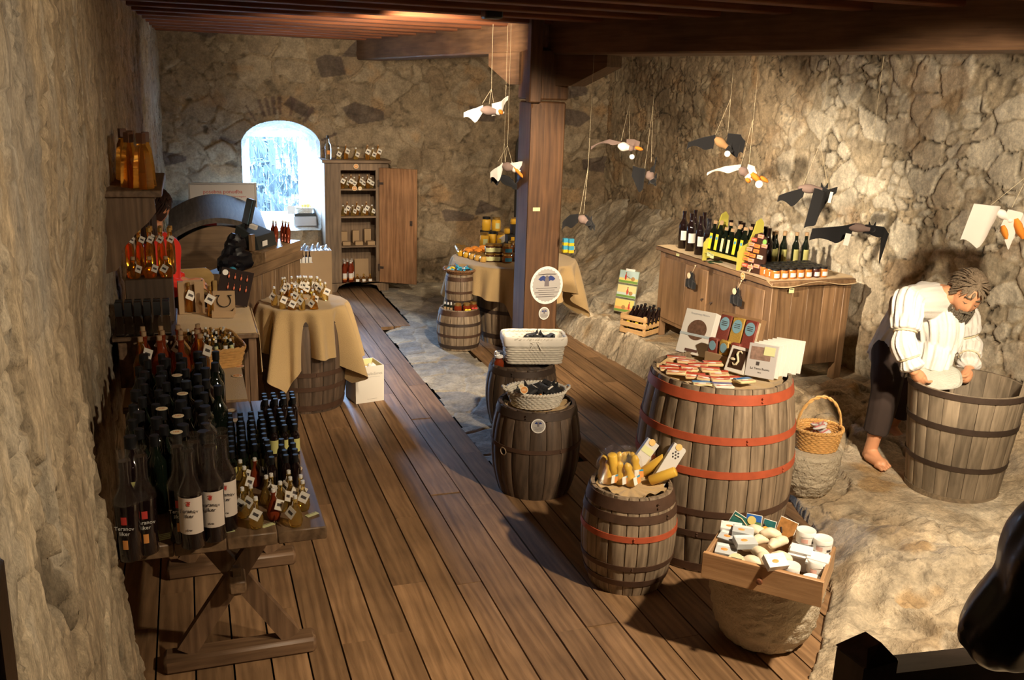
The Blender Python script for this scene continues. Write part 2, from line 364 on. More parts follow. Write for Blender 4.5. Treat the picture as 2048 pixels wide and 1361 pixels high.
# dark voussoirs over the window
cx = (WL+WR)/2; ang = np.arctan2(U_-cx, V_-WS+.15); rr = np.hypot(U_-cx, V_-WS+.15)
vs = (rr > .46)*(rr < .64)*(np.abs(ang) < 1.3)*(vn(ang*9+40, rr*0+3, 66) > .52)*sst(.1, .3, np.abs(((ang*9) % 1)-.5))
c = c*(1-.7*vs[..., None])+np.array((.09, .055, .045))*.7*vs[..., None]
at_ = arch_top(U_); ins = (U_ > WL)*(U_ < WR)*(V_ > WB)*(V_ < at_)
qk = ~(ins[:-1, :-1] & ins[1:, :-1] & ins[:-1, 1:] & ins[1:, 1:])
U2 = U_.copy(); V2 = V_.copy()                       # inner points of border quads slide onto the opening's outline
dl = U_-WL; dr = WR-U_; db = V_-WB; dt = at_-V_
near = np.argmin(np.stack([dl, dr, db, dt]), 0)
U2 = np.where(ins & (near == 0), WL, np.where(ins & (near == 1), WR, U2)); V2 = np.where(ins & (near == 2), WB, np.where(ins & (near == 3), at_, V2))
gridmesh('wall_back', U2, YB-h*np.where(ins, 0, 1)+.0, V2, c, M_STONE, keep=qk, flip=False)
# reveal of the opening (splayed, stone paler than the wall face)
def reveal():
    n = 90; m = 26; pts = []
    for k in range(n):
        t = k/(n-1)
        if t < .22: p = (WL, WB+(WS-WB)*t/.22)
        elif t < .62: a = PI*(1-(t-.22)/.40); p = (cx+(WR-WL)/2*math.cos(a), WS+(WT-WS)*math.sin(a))
        elif t < .84: p = (WR, WS-(WS-WB)*(t-.62)/.22)
        else: p = (WR-(WR-WL)*(t-.84)/.16, WB)
        pts.append(p)
    pts = np.array(pts); s = np.linspace(0, 1, m); A, Sg = np.meshgrid(np.arange(n), s)
    px, pz = pts[A, 0], pts[A, 1]
    OXL, OXR, OZB, OZT = PY(497, 330, 10.66).x, PY(598, 330, 10.66).x, PY(550, 425, 10.66).z, PY(550, 272, 10.66).z
    qx = OXL+(px-WL)/(WR-WL)*(OXR-OXL); qz = np.where(pz > 1.45, OZT, OZB+(np.clip(pz, WB, 1.45)-WB)/(1.45-WB)*(OZT-OZB))
    X = px+(qx-px)*Sg; Z = pz+(qz-pz)*Sg
    Y = YB-.03+Sg*.62; nn = (fbm(A*.35, Sg*7, 44, 4)-.5)*.07*np.sin(PI*np.clip(Sg*.98+.02, 0, 1))
    X = X+nn*np.sign(X-cx); Z = Z+nn*np.sign(Z-1.1)*.6
    col = np.ones(X.shape+(3,))*np.array((.62, .60, .55))*(.75+.4*fbm(A*.9, Sg*20, 45, 3))[..., None]
    return gridmesh('window_reveal', X, Y, Z, col, M_STONE)
rv = reveal()
# unseen shell added around the room to block sky leaks, deep opening left free
sh = MB(); ya, yb_ = YB+.06, YB+.60
for a, b in (((-.9, ya, -.15), (WL-.03, yb_, 2.9)), ((WR+.03, ya, -.15), (XR+.4, yb_, 2.9)), ((WL-.03, ya, -.15), (WR+.03, yb_, WB-.03)), ((WL-.03, ya, WT+.02), (WR+.03, yb_, 2.9))): sh.box(a, b)
for a, b in (((-1.0, YF, 2.72), (XR+.4, yb_, 2.9)), ((-1.2, 1.0, -.15), (-.80, yb_, 2.9)), ((XR+.2, .8, -.15), (XR+.45, yb_, 2.9)), ((-1.2, YF, -.2), (XR+.45, yb_, -.13))): sh.box(a, b)
tag(sh.build('light_block_shell', plain('block_shell_grey', (.30, .26, .20), .9)), kind='structure')
# casement with glazing bars at the outer face
M_WIN = plain('window_frame_paint', (.55, .55, .52), .5)
M_PANE, _nt_, _b = _nt('window_glass'); _tr = _nt_.nodes.new('ShaderNodeBsdfTransparent'); _gl = _nt_.nodes.new('ShaderNodeBsdfGlossy'); _mi = _nt_.nodes.new('ShaderNodeMixShader')
_gl.inputs['Roughness'].default_value = .02; _mi.inputs[0].default_value = .05; _nt_.links.new(_tr.outputs[0], _mi.inputs[1]); _nt_.links.new(_gl.outputs[0], _mi.inputs[2]); _nt_.links.new(_mi.outputs[0], _nt_.nodes['Material Output'].inputs['Surface'])
fr = MB(); wx0, wx1, wz0, wz1, wy = PY(497, 330, 10.66).x-.04, PY(598, 330, 10.66).x+.04, PY(550, 425, 10.66).z-.04, PY(550, 272, 10.66).z+.04, YB+.58
for a, b in (((wx0, wy, wz0), (wx0+.05, wy+.05, wz1)), ((wx1-.05, wy, wz0), (wx1, wy+.05, wz1)), ((wx0, wy, wz0), (wx1, wy+.05, wz0+.05)), ((wx0, wy, wz1-.05), (wx1, wy+.05, wz1))): fr.box(a, b, bev=.006)
wf = fr.build('window_1', M_WIN); tag(wf, kind='structure')
pn = MB().box((wx0+.045, wy+.02, wz0+.045), (wx1-.045, wy+.026, wz1-.045)).build('pane', M_PANE, wf); pn['kind'] = 'structure'
# --- right wall
u = np.linspace(1.0, YB+.2, 700); v = np.linspace(-.05, 2.75, 215); U_, V_ = np.meshgrid(u, v)
h, c = masonry(U_, V_, .26, 50, (.74, .68, .55), (.57, .48, .35), (.46, .38, .26), .62, .016)
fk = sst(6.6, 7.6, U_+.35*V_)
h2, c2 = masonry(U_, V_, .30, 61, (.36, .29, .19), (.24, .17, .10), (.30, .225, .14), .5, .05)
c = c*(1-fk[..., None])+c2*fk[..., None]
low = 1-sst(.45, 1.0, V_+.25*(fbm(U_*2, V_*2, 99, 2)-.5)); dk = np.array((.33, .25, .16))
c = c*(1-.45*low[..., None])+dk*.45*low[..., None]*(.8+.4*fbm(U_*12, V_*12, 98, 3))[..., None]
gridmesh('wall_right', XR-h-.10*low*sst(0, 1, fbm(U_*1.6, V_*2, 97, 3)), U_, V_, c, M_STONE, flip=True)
# --- wall behind the viewer and the dark rest of the room
sh = MB(); sh.box((-.9, YF-.1, 0), (XR+.3, YF, 2.8)); tag(sh.build('wall_front', plain('dim_plaster', (.30, .24, .16), .9, vary=.2)), kind='structure')
sh = MB(); sh.box((-.55, YF, 0), (-.45, 1.25, 2.8)); tag(sh.build('wall_left_near', MATS['dim_plaster']), kind='structure')
sh = MB(); sh.box((XR+.05, YF, 0), (XR+.15, 1.1, 2.8)); tag(sh.build('wall_right_near', MATS['dim_plaster']), kind='structure')
# --- floor boards
edges = [-.62, -.5, -.36, -.21, -.07, .065, .20, .337, .467, .616, .747, .898, 1.02, 1.1376, 1.305, 1.44, 1.585, 1.711, 1.865, 2.01, 2.16, 2.31, 2.45, 2.6, 2.74, 2.88, 3.02, 3.16, 3.34, 3.5]
fb = MB(); rb = random.Random(3)
SX0, SX1, SY0, SY1 = 1.575, 2.15, 4.72, 7.95          # flagstone strip let into the boards
for a, b in zip(edges[:-1], edges[1:]):
    y = YF+rb.uniform(0, 1.5)-1.5
    spans = [(YF, 10.2)]
    if a > 1.5 and b < 2.2: spans = [(YF, SY0+(1.0-(a-1.58)*.6)*.1), (SY1+.2, 10.2)] if a < 1.9 and a > 1.55 else [(YF, SY0)]
    if a > 1.8: spans = [(YF, 8.0 if b > 2.2 else SY0)]
    for s0, s1 in spans:
        y0 = s0; first = True
        while y0 < s1-.01:
            y1 = min(s1, y0+rb.uniform(1.1, 2.6))
            if s1-y1 < .3: y1 = s1
            fb.box((a+.0035, y0+.001, -.03), (b-.0035, y1-.001, rb.uniform(-.002, .0015)), c=rb.random()); y0 = y1
fl = fb.build('floor', M_FLOOR); tag(fl, kind='structure')
un = MB(); un.box((-.9, YF, -.12), (XR+.3, 10.3, -.045)); tag(un.build('floor_void', plain('black_void', (.01, .008, .006), .9)), kind='structure')
# flagstones: the strip between the boards and the patch towards the honey table
u = np.linspace(1.50, 3.5, 170); v = np.linspace(4.55, 10.1, 440); U_, V_ = np.meshgrid(u, v)
f1, ed, idd = cells(U_/.26+.5*(fbm(U_*3, V_*3, 7, 3)-.5), V_/.38+.5*(fbm(U_*3, V_*3, 8, 3)-.5), 21)
g = fbm(U_*9, V_*9, 22, 4)
col = lerp3((.42, .37, .28), (.26, .24, .21), sst(.3, .7, idd))*(.7+.6*g)[..., None]
jt = 1-sst(.02, .07, ed); col = col*(1-.35*jt[..., None])+np.array((.50, .43, .31))*.35*jt[..., None]
wx = 1.585+.0*V_+.02*(fbm(V_*4, U_*0, 23, 3)-.5)*2+.30*sst(7.9, 8.3, V_)
inr = (U_ > wx)*(U_ < np.where(V_ > 8.0, 3.6, 2.16+.02*np.sin(V_*5)))*(V_ > 4.72+(U_-1.58)*.6)
gridmesh('floor_stone', U_, V_, -.012+.012*g-.006*jt+.006*((idd*3) % 1), col, M_STONE, keep=(inr[:-1, :-1] & inr[1:, 1:]))
# --- bedrock and ledge on the right
_by = [0, 1.5, 2.3, 2.52, 2.67, 2.88, 3.3, 3.9, 4.6, 5.5, 6.13, 6.93, 7.63, 8.5, 10.2]
_bx = [1.5, 1.75, 2.0, 2.12, 2.28, 2.46, 2.82, 3.0, 3.12, 3.22, 3.24, 3.22, 3.18, 3.25, 3.3]
def rockz(x, y, fine=True):
    x = np.asarray(x, float); y = np.asarray(y, float)
    n1 = fbm(x*1.3, y*1.3, 130, 3)-.5
    xb = np.interp(y, _by, _bx)+.05*(fbm(y*5, x*0+1, 131, 3)-.5); d = x-xb
    near = .02+.10*sst(0, .9, d)+.05*sst(.0, .12, d)+.16*sst(.7, 1.8, d)+.35*sst(3.0, 1.2, y)*sst(.1, 1.6, d)
    ledge = .20*sst(-.02, .13, d)+.02*sst(.1, .8, d)+.75*sst(.45, 1.5, d)*sst(6.9, 7.9, y)
    t = sst(4.5, 5.2, y); z = near*(1-t)+ledge*t
    flat = np.exp(-(((x-3.7)/.45)**2+((y-3.72)/.45)**2)**2); flat2 = np.exp(-(((x-3.05)/.35)**2+((y-4.0)/.35)**2)**2)
    ft = np.exp(-(((x-3.57)/.12)**2+((y-4.02)/.14)**2)**2); cab = sst(5.0, 5.2, y)*(1-sst(6.7, 6.9, y))*sst(3.35, 3.5, x)
    keep = np.clip(np.maximum.reduce([flat, flat2, ft, cab]), 0, 1)
    if fine:
        e1 = cells(x/.55+1.2*(fbm(x*2, y*2, 132, 3)-.5), y/.7+1.2*(fbm(x*2+5, y*2, 133, 3)-.5), 134)
        rid = np.abs(fbm(x*2.2+y*1.1, y*2.2, 135, 4)-.5)*2
        z = z+(1-keep)*sst(0, .25, d)*(.16*n1+.10*((e1[2]*3.1) % 1-.5)*sst(.0, .16, e1[1])+.10*(.3-rid)+.045*(fbm(x*9, y*9, 136, 5)-.5)+.03*(.5-np.abs(fbm(x*6+3, y*6, 151, 4)-.5)*4))
        z = z+.012*(fbm(x*26, y*26, 137, 3)-.5)
    else: e1 = None
    z = z*(1-keep)+keep*np.where(cab > .5, .20, np.where(flat2 > .5, .06, .12))
    z = np.where(d < 0, -.05-.0*d, z)
    return (z, e1, d) if fine else float(z)
u = np.linspace(1.4, XR+.1, 330); v = np.linspace(.6, 10.1, 860); U_, V_ = np.meshgrid(u, v)
Z_, e1, D_ = rockz(U_, V_)
ck2 = (1-sst(.0, .012, np.abs(fbm(U_*2.6+1.3*V_, V_*2.0, 152, 5)-.5)))*sst(.45, .62, fbm(U_*2, V_*2+9, 153, 3))
vein = 1-sst(.0, .035, np.abs(fbm(U_*3.2+V_, V_*2.4, 138, 4)-.5)); g = fbm(U_*6, V_*6, 139, 4)
col = lerp3((.66, .56, .41), (.46, .35, .22), sst(.3, .7, fbm(U_*2.1, V_*2.1, 140, 4)))*(.62+.75*g)[..., None]
crk = (1-sst(.0, .035, e1[1]))*sst(.45, .6, fbm(U_*3, V_*3, 141, 3)); col = col*(1-.75*crk[..., None])
col = col*(1-.7*ck2[..., None]); Z_ = Z_-.03*crk*(D_ > .1)-.02*ck2*(D_ > .1)
orange = sst(.66, .76, fbm(U_*4+7, V_*4, 142, 3)); col = col*(1-.6*orange[..., None])+np.array((.45, .26, .08))*.6*orange[..., None]
wt = sst(.62, .7, fbm(U_*5, V_*5+8, 143, 3)); col = col*(1-.35*wt[..., None])+np.array((.72, .66, .54))*.35*wt[..., None]
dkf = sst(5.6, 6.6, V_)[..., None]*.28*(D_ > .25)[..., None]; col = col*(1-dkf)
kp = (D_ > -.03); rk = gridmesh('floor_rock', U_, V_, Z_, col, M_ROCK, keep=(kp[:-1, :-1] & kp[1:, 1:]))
# --- ceiling, joists, beams, post
cb = MB()
y = YF
while y < 10.2:
    cb.box((-.9, y+.002, 2.66), (XR+.3, y+.198, 2.70), c=rnd(0, 1)); y += .2
tag(cb.build('ceiling', wood('ceiling_boards', (.10, .04, .016), (.32, .16, .08), 'X', 1, .65, .25)), kind='structure')
k = 0; y = 3.35
while y < 10.0:
    j = MB(); xe = (2.62-(y-6.4)*.235) if y > 6.4 else 2.66+(6.4-y)*.37
    j.box((-.60, y-.055, 2.565), (xe, y+.055, 2.665), bev=.006, c=rnd(0, 1)); o = j.build('trim_%d' % (k+1), M_BEAMX); tag(o, kind='structure'); y += .43; k += 1
def beam(a, b, zb, zt, w, name):
    a = Vector(a); b = Vector(b); L = (b-a).length; ang = math.atan2(b.y-a.y, b.x-a.x)-PI/2
    m = MB(); m.box((0, 0, 0), (w, L, zt-zb), bev=.012, c=.4)
    o = m.build(name, M_BEAM, loc=(a.x, a.y, zb), rot=(0, 0, ang)); tag(o, kind='structure'); return o
pl = PY(1049, 600, 6.30).x; PW = .262; PYF = 6.30; pcx = pl+PW/2; pcy = PYF+PW/2
beam((pl+.02, PYF+.02, 0), (1.70, 10.15, 0), 2.38, 2.66, .26, 'beam_back')
beam((4.55, 1.3, 0), (pl+.06, PYF+.18, 0), 2.365, 2.84, .32, 'beam_front')
po = MB(); po.box((pl, PYF, 0), (pl+PW, PYF+PW, 2.05), bev=.012, c=.5)
po.box((pl-.01, PYF-.008, 2.06), (pl+PW+.012, PYF+PW+.01, 2.40), bev=.012, c=.55)
po.add([(pl-.002, PYF-.006, 0), (pl+.10, PYF-.006, 0), (pl+.10, PYF-.006, 1.98), (pl+.06, PYF-.006, 2.04), (pl-.002, PYF-.006, 2.0)], [(0, 1, 2, 3, 4)], c=.1)
po.box((pl-.035, PYF-.05, 2.04), (pl+.055, PYF+.03, 2.66), bev=.008, c=.2)
tag(po.build('wooden_post', M_POST), kind='structure')
def corbel(p, ang, ln, name):
    m = MB(); pr = [(0, 0), (ln*.30, 0), (ln, .13), (ln, .22), (0, .22)]
    v = [(x, -.09, z) for x, z in pr]+[(x, .09, z) for x, z in pr]; n = 5
    m.add(v, [tuple(range(n)), tuple(range(2*n-1, n-1, -1))]+[(i, n+i, n+(i+1) % n, (i+1) % n) for i in range(n)], c=.3)
    o = m.build(name, wood('corbel_wood', (.055, .026, .012), (.21, .115, .06), 'X', 1, .6, .3), loc=p, rot=(0, 0, ang)); tag(o, kind='structure')
corbel((pl+PW-.02, PYF+.03, 2.16), math.radians(-58), .42, 'corbel_front')
corbel((pl+.06, PYF+PW-.03, 2.16), math.radians(104), .42, 'corbel_back')
# viewing platform with its stair rail behind and below the viewer
pf = MB(); pf.box((.7, -1.5, .40), (3.0, 1.05, .47), c=.3); pf.box((.8, -1.4, 0), (.9, -1.3, .4)); pf.box((2.8, .9, 0), (2.9, 1.0, .4)); pf.box((.8, .9, 0), (.9, 1.0, .4)); pf.box((2.8, -1.4, 0), (2.9, -1.3, .4))
tag(pf.build('floor_platform', M_FLOOR), kind='structure')
# ================================================================== furniture and barrels
W_OAK = wood('barrel_oak_grey', (.085, .055, .032), (.36, .27, .18), 'Z', 1.2, .6, .45, dark=.2)
W_DARK = wood('barrel_dark', (.028, .018, .012), (.13, .085, .055), 'Z', 1.2, .6, .45, dark=.25)
W_TUB = wood('tub_larch', (.10, .078, .052), (.32, .255, .18), 'Z', 1.2, .65, .4, dark=.18)
W_HEAD = wood('barrel_head_wood', (.10, .065, .035), (.34, .24, .15), 'Y', 1.1, .6, .3)
M_HOOP = plain('rusty_hoop', (.10, .055, .035), .55, metal=.35, vary=.4, vscale=25)
M_REDHOOP = plain('red_painted_hoop', (.42, .085, .035), .5, vary=.3, vscale=22)
M_DARKHOOP = plain('dark_hoop', (.06, .04, .03), .6, metal=.3, vary=.4, vscale=25)
M_BURLAP = plain('burlap_cloth', (.50, .345, .16), .9, bump=.5, bscale=260, vary=.12, vscale=5, sheen=.2)
M_WHITE = plain('white_paper', (.80, .78, .73), .6)
M_BLACK = plain('black_plastic', (.008, .008, .009), .45)
M_INK = plain('printed_ink', (.06, .05, .05), .6)
M_NOTE = plain('yellow_green_note', (.66, .68, .36), .7)
M_ORANGE = plain('orange_print', (.72, .30, .08), .6)
M_CREAM = plain('cream_card', (.80, .68, .46), .6)
def stand(px, py, r, z=0.0):
    """centre of a round thing of radius r whose front foot is seen at px,py"""
    f = P(px, py, z); d = Vector((f.x, f.y, 0)).normalized(); c = f+d*r; c.z = z; return c
def barrel(name, ctr, h, rt, rm, rb, hoops, wmat, staves=20, head=.03, label=None, cat='barrel', group=None, bung=None, hstruct=True, rimh=None):
    root = empty(name, ctr); tag(root, label, cat, group)
    N = 15; m = MB(); R_ = random.Random(name+str(ctr.x))
    def rad(z):
        t = z/h; a = rb+(rt-rb)*t; peak = 4*t*(1-t); return a+(rm-(rb+rt)/2)*peak
    wid = [R_.uniform(.75, 1.25) for _ in range(staves)]; tot = sum(wid); a0 = 0
    for k in range(staves):
        a1 = a0+2*PI*wid[k]/tot; v = []; f = []; cols = [(a0+.004, -.0035), (a0+.05*(a1-a0)+.004, 0), ((a0+a1)/2, .0012), (a1-.05*(a1-a0)-.004, 0), (a1-.004, -.0035)]
        top = h+R_.uniform(-.002, .002)
        for i in range(N+1):
            z = top*i/N
            for a, d in cols: q = rad(min(z, h))+d; v.append((q*math.cos(a), q*math.sin(a), z))
        for a, d in reversed(cols): q = rt-.016; v.append((q*math.cos(a), q*math.sin(a), top))
        for a, d in reversed(cols): q = rad(h-head-.02)-.018; v.append((q*math.cos(a), q*math.sin(a), h-head-.02))
        for i in range(N):
            for j in range(4): f.append((i*5+j, i*5+j+1, i*5+j+6, i*5+j+5))
        b = (N+1)*5
        for j in range(4):
            f.append((N*5+j, N*5+j+1, b+3-j, b+4-j)); f.append((b+j, b+j+1, b+5+j+1, b+5+j))
        m.add(v, [tuple(x) for x in f], 0, c=R_.random()); a0 = a1
    m.lathe([(rad(.01)-.012, .005), (rad(.3*h)-.012, .3*h), (rad(.7*h)-.012, .7*h), (rad(h-head)-.016, h-head-.008)], 40, 1, c=.2)
    m.build('body', [wmat, W_DARK], root, angle=50)
    hd = MB(); q = rad(h-head)-.014; pw = q*2/5
    for k in range(5):
        x0 = -q+k*pw; x1 = x0+pw-.002; poly = []
        for x in (x0, (x0+x1)/2, x1): poly.append((x, -math.sqrt(max(q*q-x*x, 1e-6))))
        for x in (x1, (x0+x1)/2, x0): poly.append((x, math.sqrt(max(q*q-x*x, 1e-6))))
        hd.prism(poly, h-head-.014, h-head)
    hd.build('head', [W_HEAD], root)
    for z0, hh, hm in hoops:
        b = MB(); r0, r1 = rad(z0)+.0045, rad(z0+hh)+.0045
        b.lathe([(r0-.004, z0), (r0, z0), (r1, z0+hh), (r1-.004, z0+hh)], 56, 0, cap0=False, cap1=False)
        a = R_.uniform(3.9, 5.2)
        for dz in (.3, .7): b.ball(((r0+.001)*math.cos(a), (r0+.001)*math.sin(a), z0+hh*dz), .005, 0, n=8, k=4)
        b.build('hoop', [hm], root)
    if bung:
        a, z = bung; b = MB(); q = rad(z); Mx = T(q*math.cos(a), q*math.sin(a), z) @ RZ(a) @ RY(PI/2)
        b.lathe([(.017, -.006), (.023, .004), (.019, .006), (.015, -.004)], 18, 0, Mx, cap0=False, cap1=False); b.lathe([(.016, -.02), (.016, .0015)], 16, 1, Mx)
        b.build('bung_hole', [plain('pale_worn_wood', (.40, .30, .20), .7), plain('hole_black', (.004, .004, .004), .9)], root)
    return root
def viewang(c): return math.atan2(-c.y, -c.x)
BIG = stand(1404, 1150, .33); BIGH = .885
barrel('wine_barrel', BIG, BIGH, .318, .368, .315, [(.82, .045, M_REDHOOP), (.645, .034, M_REDHOOP), (.49, .034, M_REDHOOP), (.30, .030, M_HOOP), (.19, .030, M_HOOP), (.01, .04, M_HOOP)], W_OAK, 26, .035,
       'large oak barrel with three red hoops, books and packets on its top')
SML = stand(1247, 1192, .165)
barrel('keg', SML, .465, .178, .210, .165, [(.405, .05, M_HOOP), (.355, .035, M_HOOP), (.275, .026, M_REDHOOP), (.135, .024, M_HOOP), (.055, .028, M_HOOP)], W_OAK, 20, .03,
       'small oak keg with one red hoop, filled with beeswax candles', cat='barrel')
DRK = stand(1066, 1003, .20)
barrel('dark_barrel', DRK, .50, .205, .243, .195, [(.28, .022, M_HOOP), (.455, .04, M_DARKHOOP)], W_DARK, 18, .05,
       'near-black wooden barrel with a bung hole and the oval white basket on top', bung=(viewang(DRK)-.75, .27))
BK2 = Vector(P(1040, 850, 0))
barrel('dark_barrel', BK2, .43, .20, .232, .185, [(.02, .03, M_DARKHOOP), (.385, .035, M_DARKHOOP)], W_DARK, 18, .04,
       'near-black barrel half hidden behind the front dark barrel, square basket on top')
LSM = stand(917, 704, .165)
barrel('keg', LSM, .345, .160, .188, .16, [(.30, .04, M_HOOP), (.215, .022, M_DARKHOOP), (.12, .02, M_HOOP), (.02, .03, M_DARKHOOP)], W_OAK, 16, .035,
       'squat weathered keg with three gold-lidded jars standing on it')
_d = Vector((LSM.x, LSM.y, 0)).normalized(); USM = LSM+_d*.062; USM.z = .345-.035+.0005; UH = ZPX(USM, 547)-USM.z
barrel('keg', USM, UH, .108, .120, .095, [(UH-.05, .032, M_HOOP), (UH*.5, .02, M_HOOP), (UH*.25, .02, M_DARKHOOP), (.004, .02, M_DARKHOOP)], W_OAK, 14, .02,
       'slim keg standing behind the gold-lidded jars, carrying a tray of blue and yellow sweets')
UH = USM.z+UH
MID = stand(1022, 694, .28); MIDH = .66
barrel('wine_barrel', MID, MIDH, .27, .315, .275, [(.56, .035, M_HOOP), (.28, .03, M_DARKHOOP), (.06, .04, M_DARKHOOP)], W_OAK, 22, .03,
       'oak barrel behind the wooden post carrying the round honey table')
CLB = stand(612, 829, .25); CLH = .70
barrel('wine_barrel', CLB, CLH, .245, .285, .25, [(.60, .03, M_DARKHOOP), (.26, .03, M_HOOP), (.16, .03, M_HOOP), (.02, .04, M_HOOP)], W_DARK, 22, .03,
       'dark barrel under the burlap cloth with the small tagged bottles')
# round tops and their cloths
def disc(name, c, z, r, label):
    m = MB(); m.lathe([(r-.006, 0), (r, .004), (r, .022), (r-.004, .026)], 64, 0); return tag(m.build(name, W_HEAD, loc=(c.x, c.y, z)), label, 'tabletop')
HON = Vector((MID.x+.045, MID.y+.13, 0)); HZ = MIDH; HR = .53
disc('round_tabletop', HON, HZ, HR, 'round board on the oak barrel behind the post, under a burlap cloth')
def cloth(name, c, z, R, L, rot, nf, amp, label, drop_min=.03, seed=1, mat=None, wob=.0):
    R_ = random.Random(seed); ph = [R_.uniform(0, 6.28) for _ in range(6)]
    def fn(u, v):
        a = 2*PI*u; q = a-rot; side = L/2/max(abs(math.cos(q)), abs(math.sin(q)))
        drop = max(drop_min, side-R)
        fold = math.sin(nf*a+ph[0]+1.3*math.sin(2*a+ph[1]))*.6+.4*math.sin((nf*1.7)*a+ph[2])
        if v < .35: t = v/.35; r = R*t; zz = .002+.0015*math.sin(9*a+ph[3])*t
        else:
            t = (v-.35)/.65; e = min(1, t/.12); r = R+.012*math.sin(e*PI/2)+amp*fold*t**.8*(.4+drop)+.05*t*drop+wob*t*math.sin(3*a+ph[4])
            zz = -drop*max(0, t-.03)/.97
            zz -= .012*t*math.sin(11*a+ph[5])
        return (r*math.cos(a), r*math.sin(a), zz)
    m = MB(); m.sheet(fn, 220, 46, thick=.0028); o = m.build(name, mat or M_BURLAP, loc=(c.x, c.y, z), angle=80)
    return tag(o, label, 'tablecloth')
cloth('tablecloth', CLB, CLH+.004, .283, 1.17, .30, 9, .17, 'burlap cloth draped in deep folds over the dark barrel with small bottles', seed=4)
cloth('tablecloth', HON, HZ+.030, HR+.004, 1.52, .62, 11, .16, 'burlap cloth over the round honey table behind the wooden post', seed=9)
# scraps of burlap tucked into barrel heads
def scrap(c, z, r, label, seed):
    R_ = random.Random(seed); ph = [R_.uniform(0, 6) for _ in range(4)]
    def fn(u, v):
        a = 2*PI*u; q = r*v*(1+.05*math.sin(5*a+ph[0])*v); return (q*math.cos(a), q*math.sin(a), .004+.014*v*v*math.sin(7*a+ph[1])**2+.02*max(0, v-.85)/.15*(.5+.5*math.sin(4*a+ph[2])))
    m = MB(); m.sheet(fn, 120, 16, thick=.002); tag(m.build('burlap_cloth', M_BURLAP, loc=(c.x, c.y, z), angle=80), label, 'cloth')
scrap(BIG, BIGH-.033, .285, 'burlap scrap lying on top of the large red-hooped barrel', 1)
scrap(SML, .437, .152, 'burlap scrap lining the keg of beeswax candles', 2)
scrap(DRK, .452, .18, 'burlap scrap under the oval white basket', 3)
# --- trestle table with the drinks
W_TAB = wood('table_wood', (.07, .04, .02), (.27, .17, .095), 'Y', 1.0, .45, .3, dark=.12)
TZ = .70; TX0, TX1, TY0, TY1 = -.262, .372, 2.84, 4.20
tb = empty('trestle_table', ((TX0+TX1)/2, (TY0+TY1)/2, 0)); tag(tb, 'dark wooden trestle table crowded with bottles along the left wall', 'table')
ox, oy = tb.location.x, tb.location.y
m = MB(); pw = (TX1-TX0)/4
for k in range(4): m.box((TX0-ox+k*pw, TY0-oy, TZ-.045), (TX0-ox+(k+1)*pw-.0015, TY1-oy, TZ), bev=.004)
m.build('tabletop', W_TAB, tb)
M_LEG = wood('leg_wood', (.06, .03, .014), (.24, .14, .075), 'Z', 1.0, .55, .3, dark=.15)
def trestle(yc):
    h = TZ-.045; xl, xr = -.12-ox, .30-ox; w = .058; yy = yc-oy
    for s in (0, 1):
        a, b = ((xl+.02, .07), (xr-.02, h)) if s == 0 else ((xr-.02, .07), (xl+.02, h))
        d = Vector((b[0]-a[0], b[1]-a[1])); n = Vector((-d.y, d.x)).normalized()*w/1; m = MB()
        pl_ = [(a[0]-n.x*.62, a[1]-n.y*.62), (a[0]+n.x*.62, a[1]+n.y*.62), (b[0]+n.x*.62, b[1]+n.y*.62), (b[0]-n.x*.62, b[1]-n.y*.62)]
        y0 = yy-.022+s*.002; v = [(x, y0, max(min(z, h), .05)) for x, z in pl_]+[(x, y0+.04, max(min(z, h), .05)) for x, z in pl_]
        m.add(v, [(0, 1, 2, 3), (7, 6, 5, 4), (0, 4, 5, 1), (1, 5, 6, 2), (2, 6, 7, 3), (3, 7, 4, 0)]); m.build('leg', M_LEG, tb, smooth=False)
    m = MB(); m.box((xl-.06, yy-.045, .0), (xr+.07, yy+.045, .065), bev=.012); m.build('foot_rail', wood('rail_wood', (.06, .03, .014), (.24, .14, .075), 'X', 1, .5, .3), tb)
    m = MB(); m.box((xl-.05, yy-.03, h-.035), (xr+.06, yy+.03, h+.001)); m.build('top_rail', MATS['rail_wood'], tb)
trestle(3.24); trestle(3.95)
m = MB(); m.box((.06-ox, 3.12-oy, .335), (.12-ox, 4.06-oy, .385), bev=.006); m.box((.076-ox, 3.16-oy, .31), (.104-ox, 3.185-oy, .42)); m.build('stretcher', W_TAB, tb)
# wooden corner post of the rack under the front table, against the wall
# --- second and third table, covered with burlap
def bench(name, x0, x1, y0, y1, z, label, clothlabel, dropx=.0, dropy=.0):
    c = ((x0+x1)/2, (y0+y1)/2, 0); t = empty(name, c); tag(t, label, 'table')
    m = MB(); m.box((x0-c[0], y0-c[1], z-.03), (x1-c[0], y1-c[1], z), bev=.004); m.build('tabletop', W_TAB, t)
    for sx in (x0+.03, x1-.035):
        for sy in (y0+.04, y1-.04): q = MB(); q.box((sx-.022-c[0], sy-.022-c[1], 0), (sx+.022-c[0], sy+.022-c[1], z-.03), bev=.003); q.build('leg', M_LEG, t)
    nx = 30; ny = 50; W = x1-x0; Ly = y1-y0
    def fn(u, v):
        x = u*(W+dropx); zz = .004; xx = x
        wv = .010*math.sin(v*19)+.006*math.sin(v*41+1)
        if x > W: zz = .004-(x-W); xx = W+.006+wv*(x-W)/.2
        yv = v*(Ly+dropy)-dropy; yy = yv
        if yv < 0: zz2 = yv; yy = -.006+.5*wv; zz = min(zz, .004+zz2)
        return (x0-c[0]+xx, y0-c[1]+yy, z+zz+(0 if x > W or yv < 0 else .0015*math.sin(v*30)*math.sin(u*14)))
    q = MB(); q.sheet(fn, nx, ny, thick=.002); o = q.build('tablecloth', M_BURLAP, loc=c, angle=80); tag(o, clothlabel, 'tablecloth')
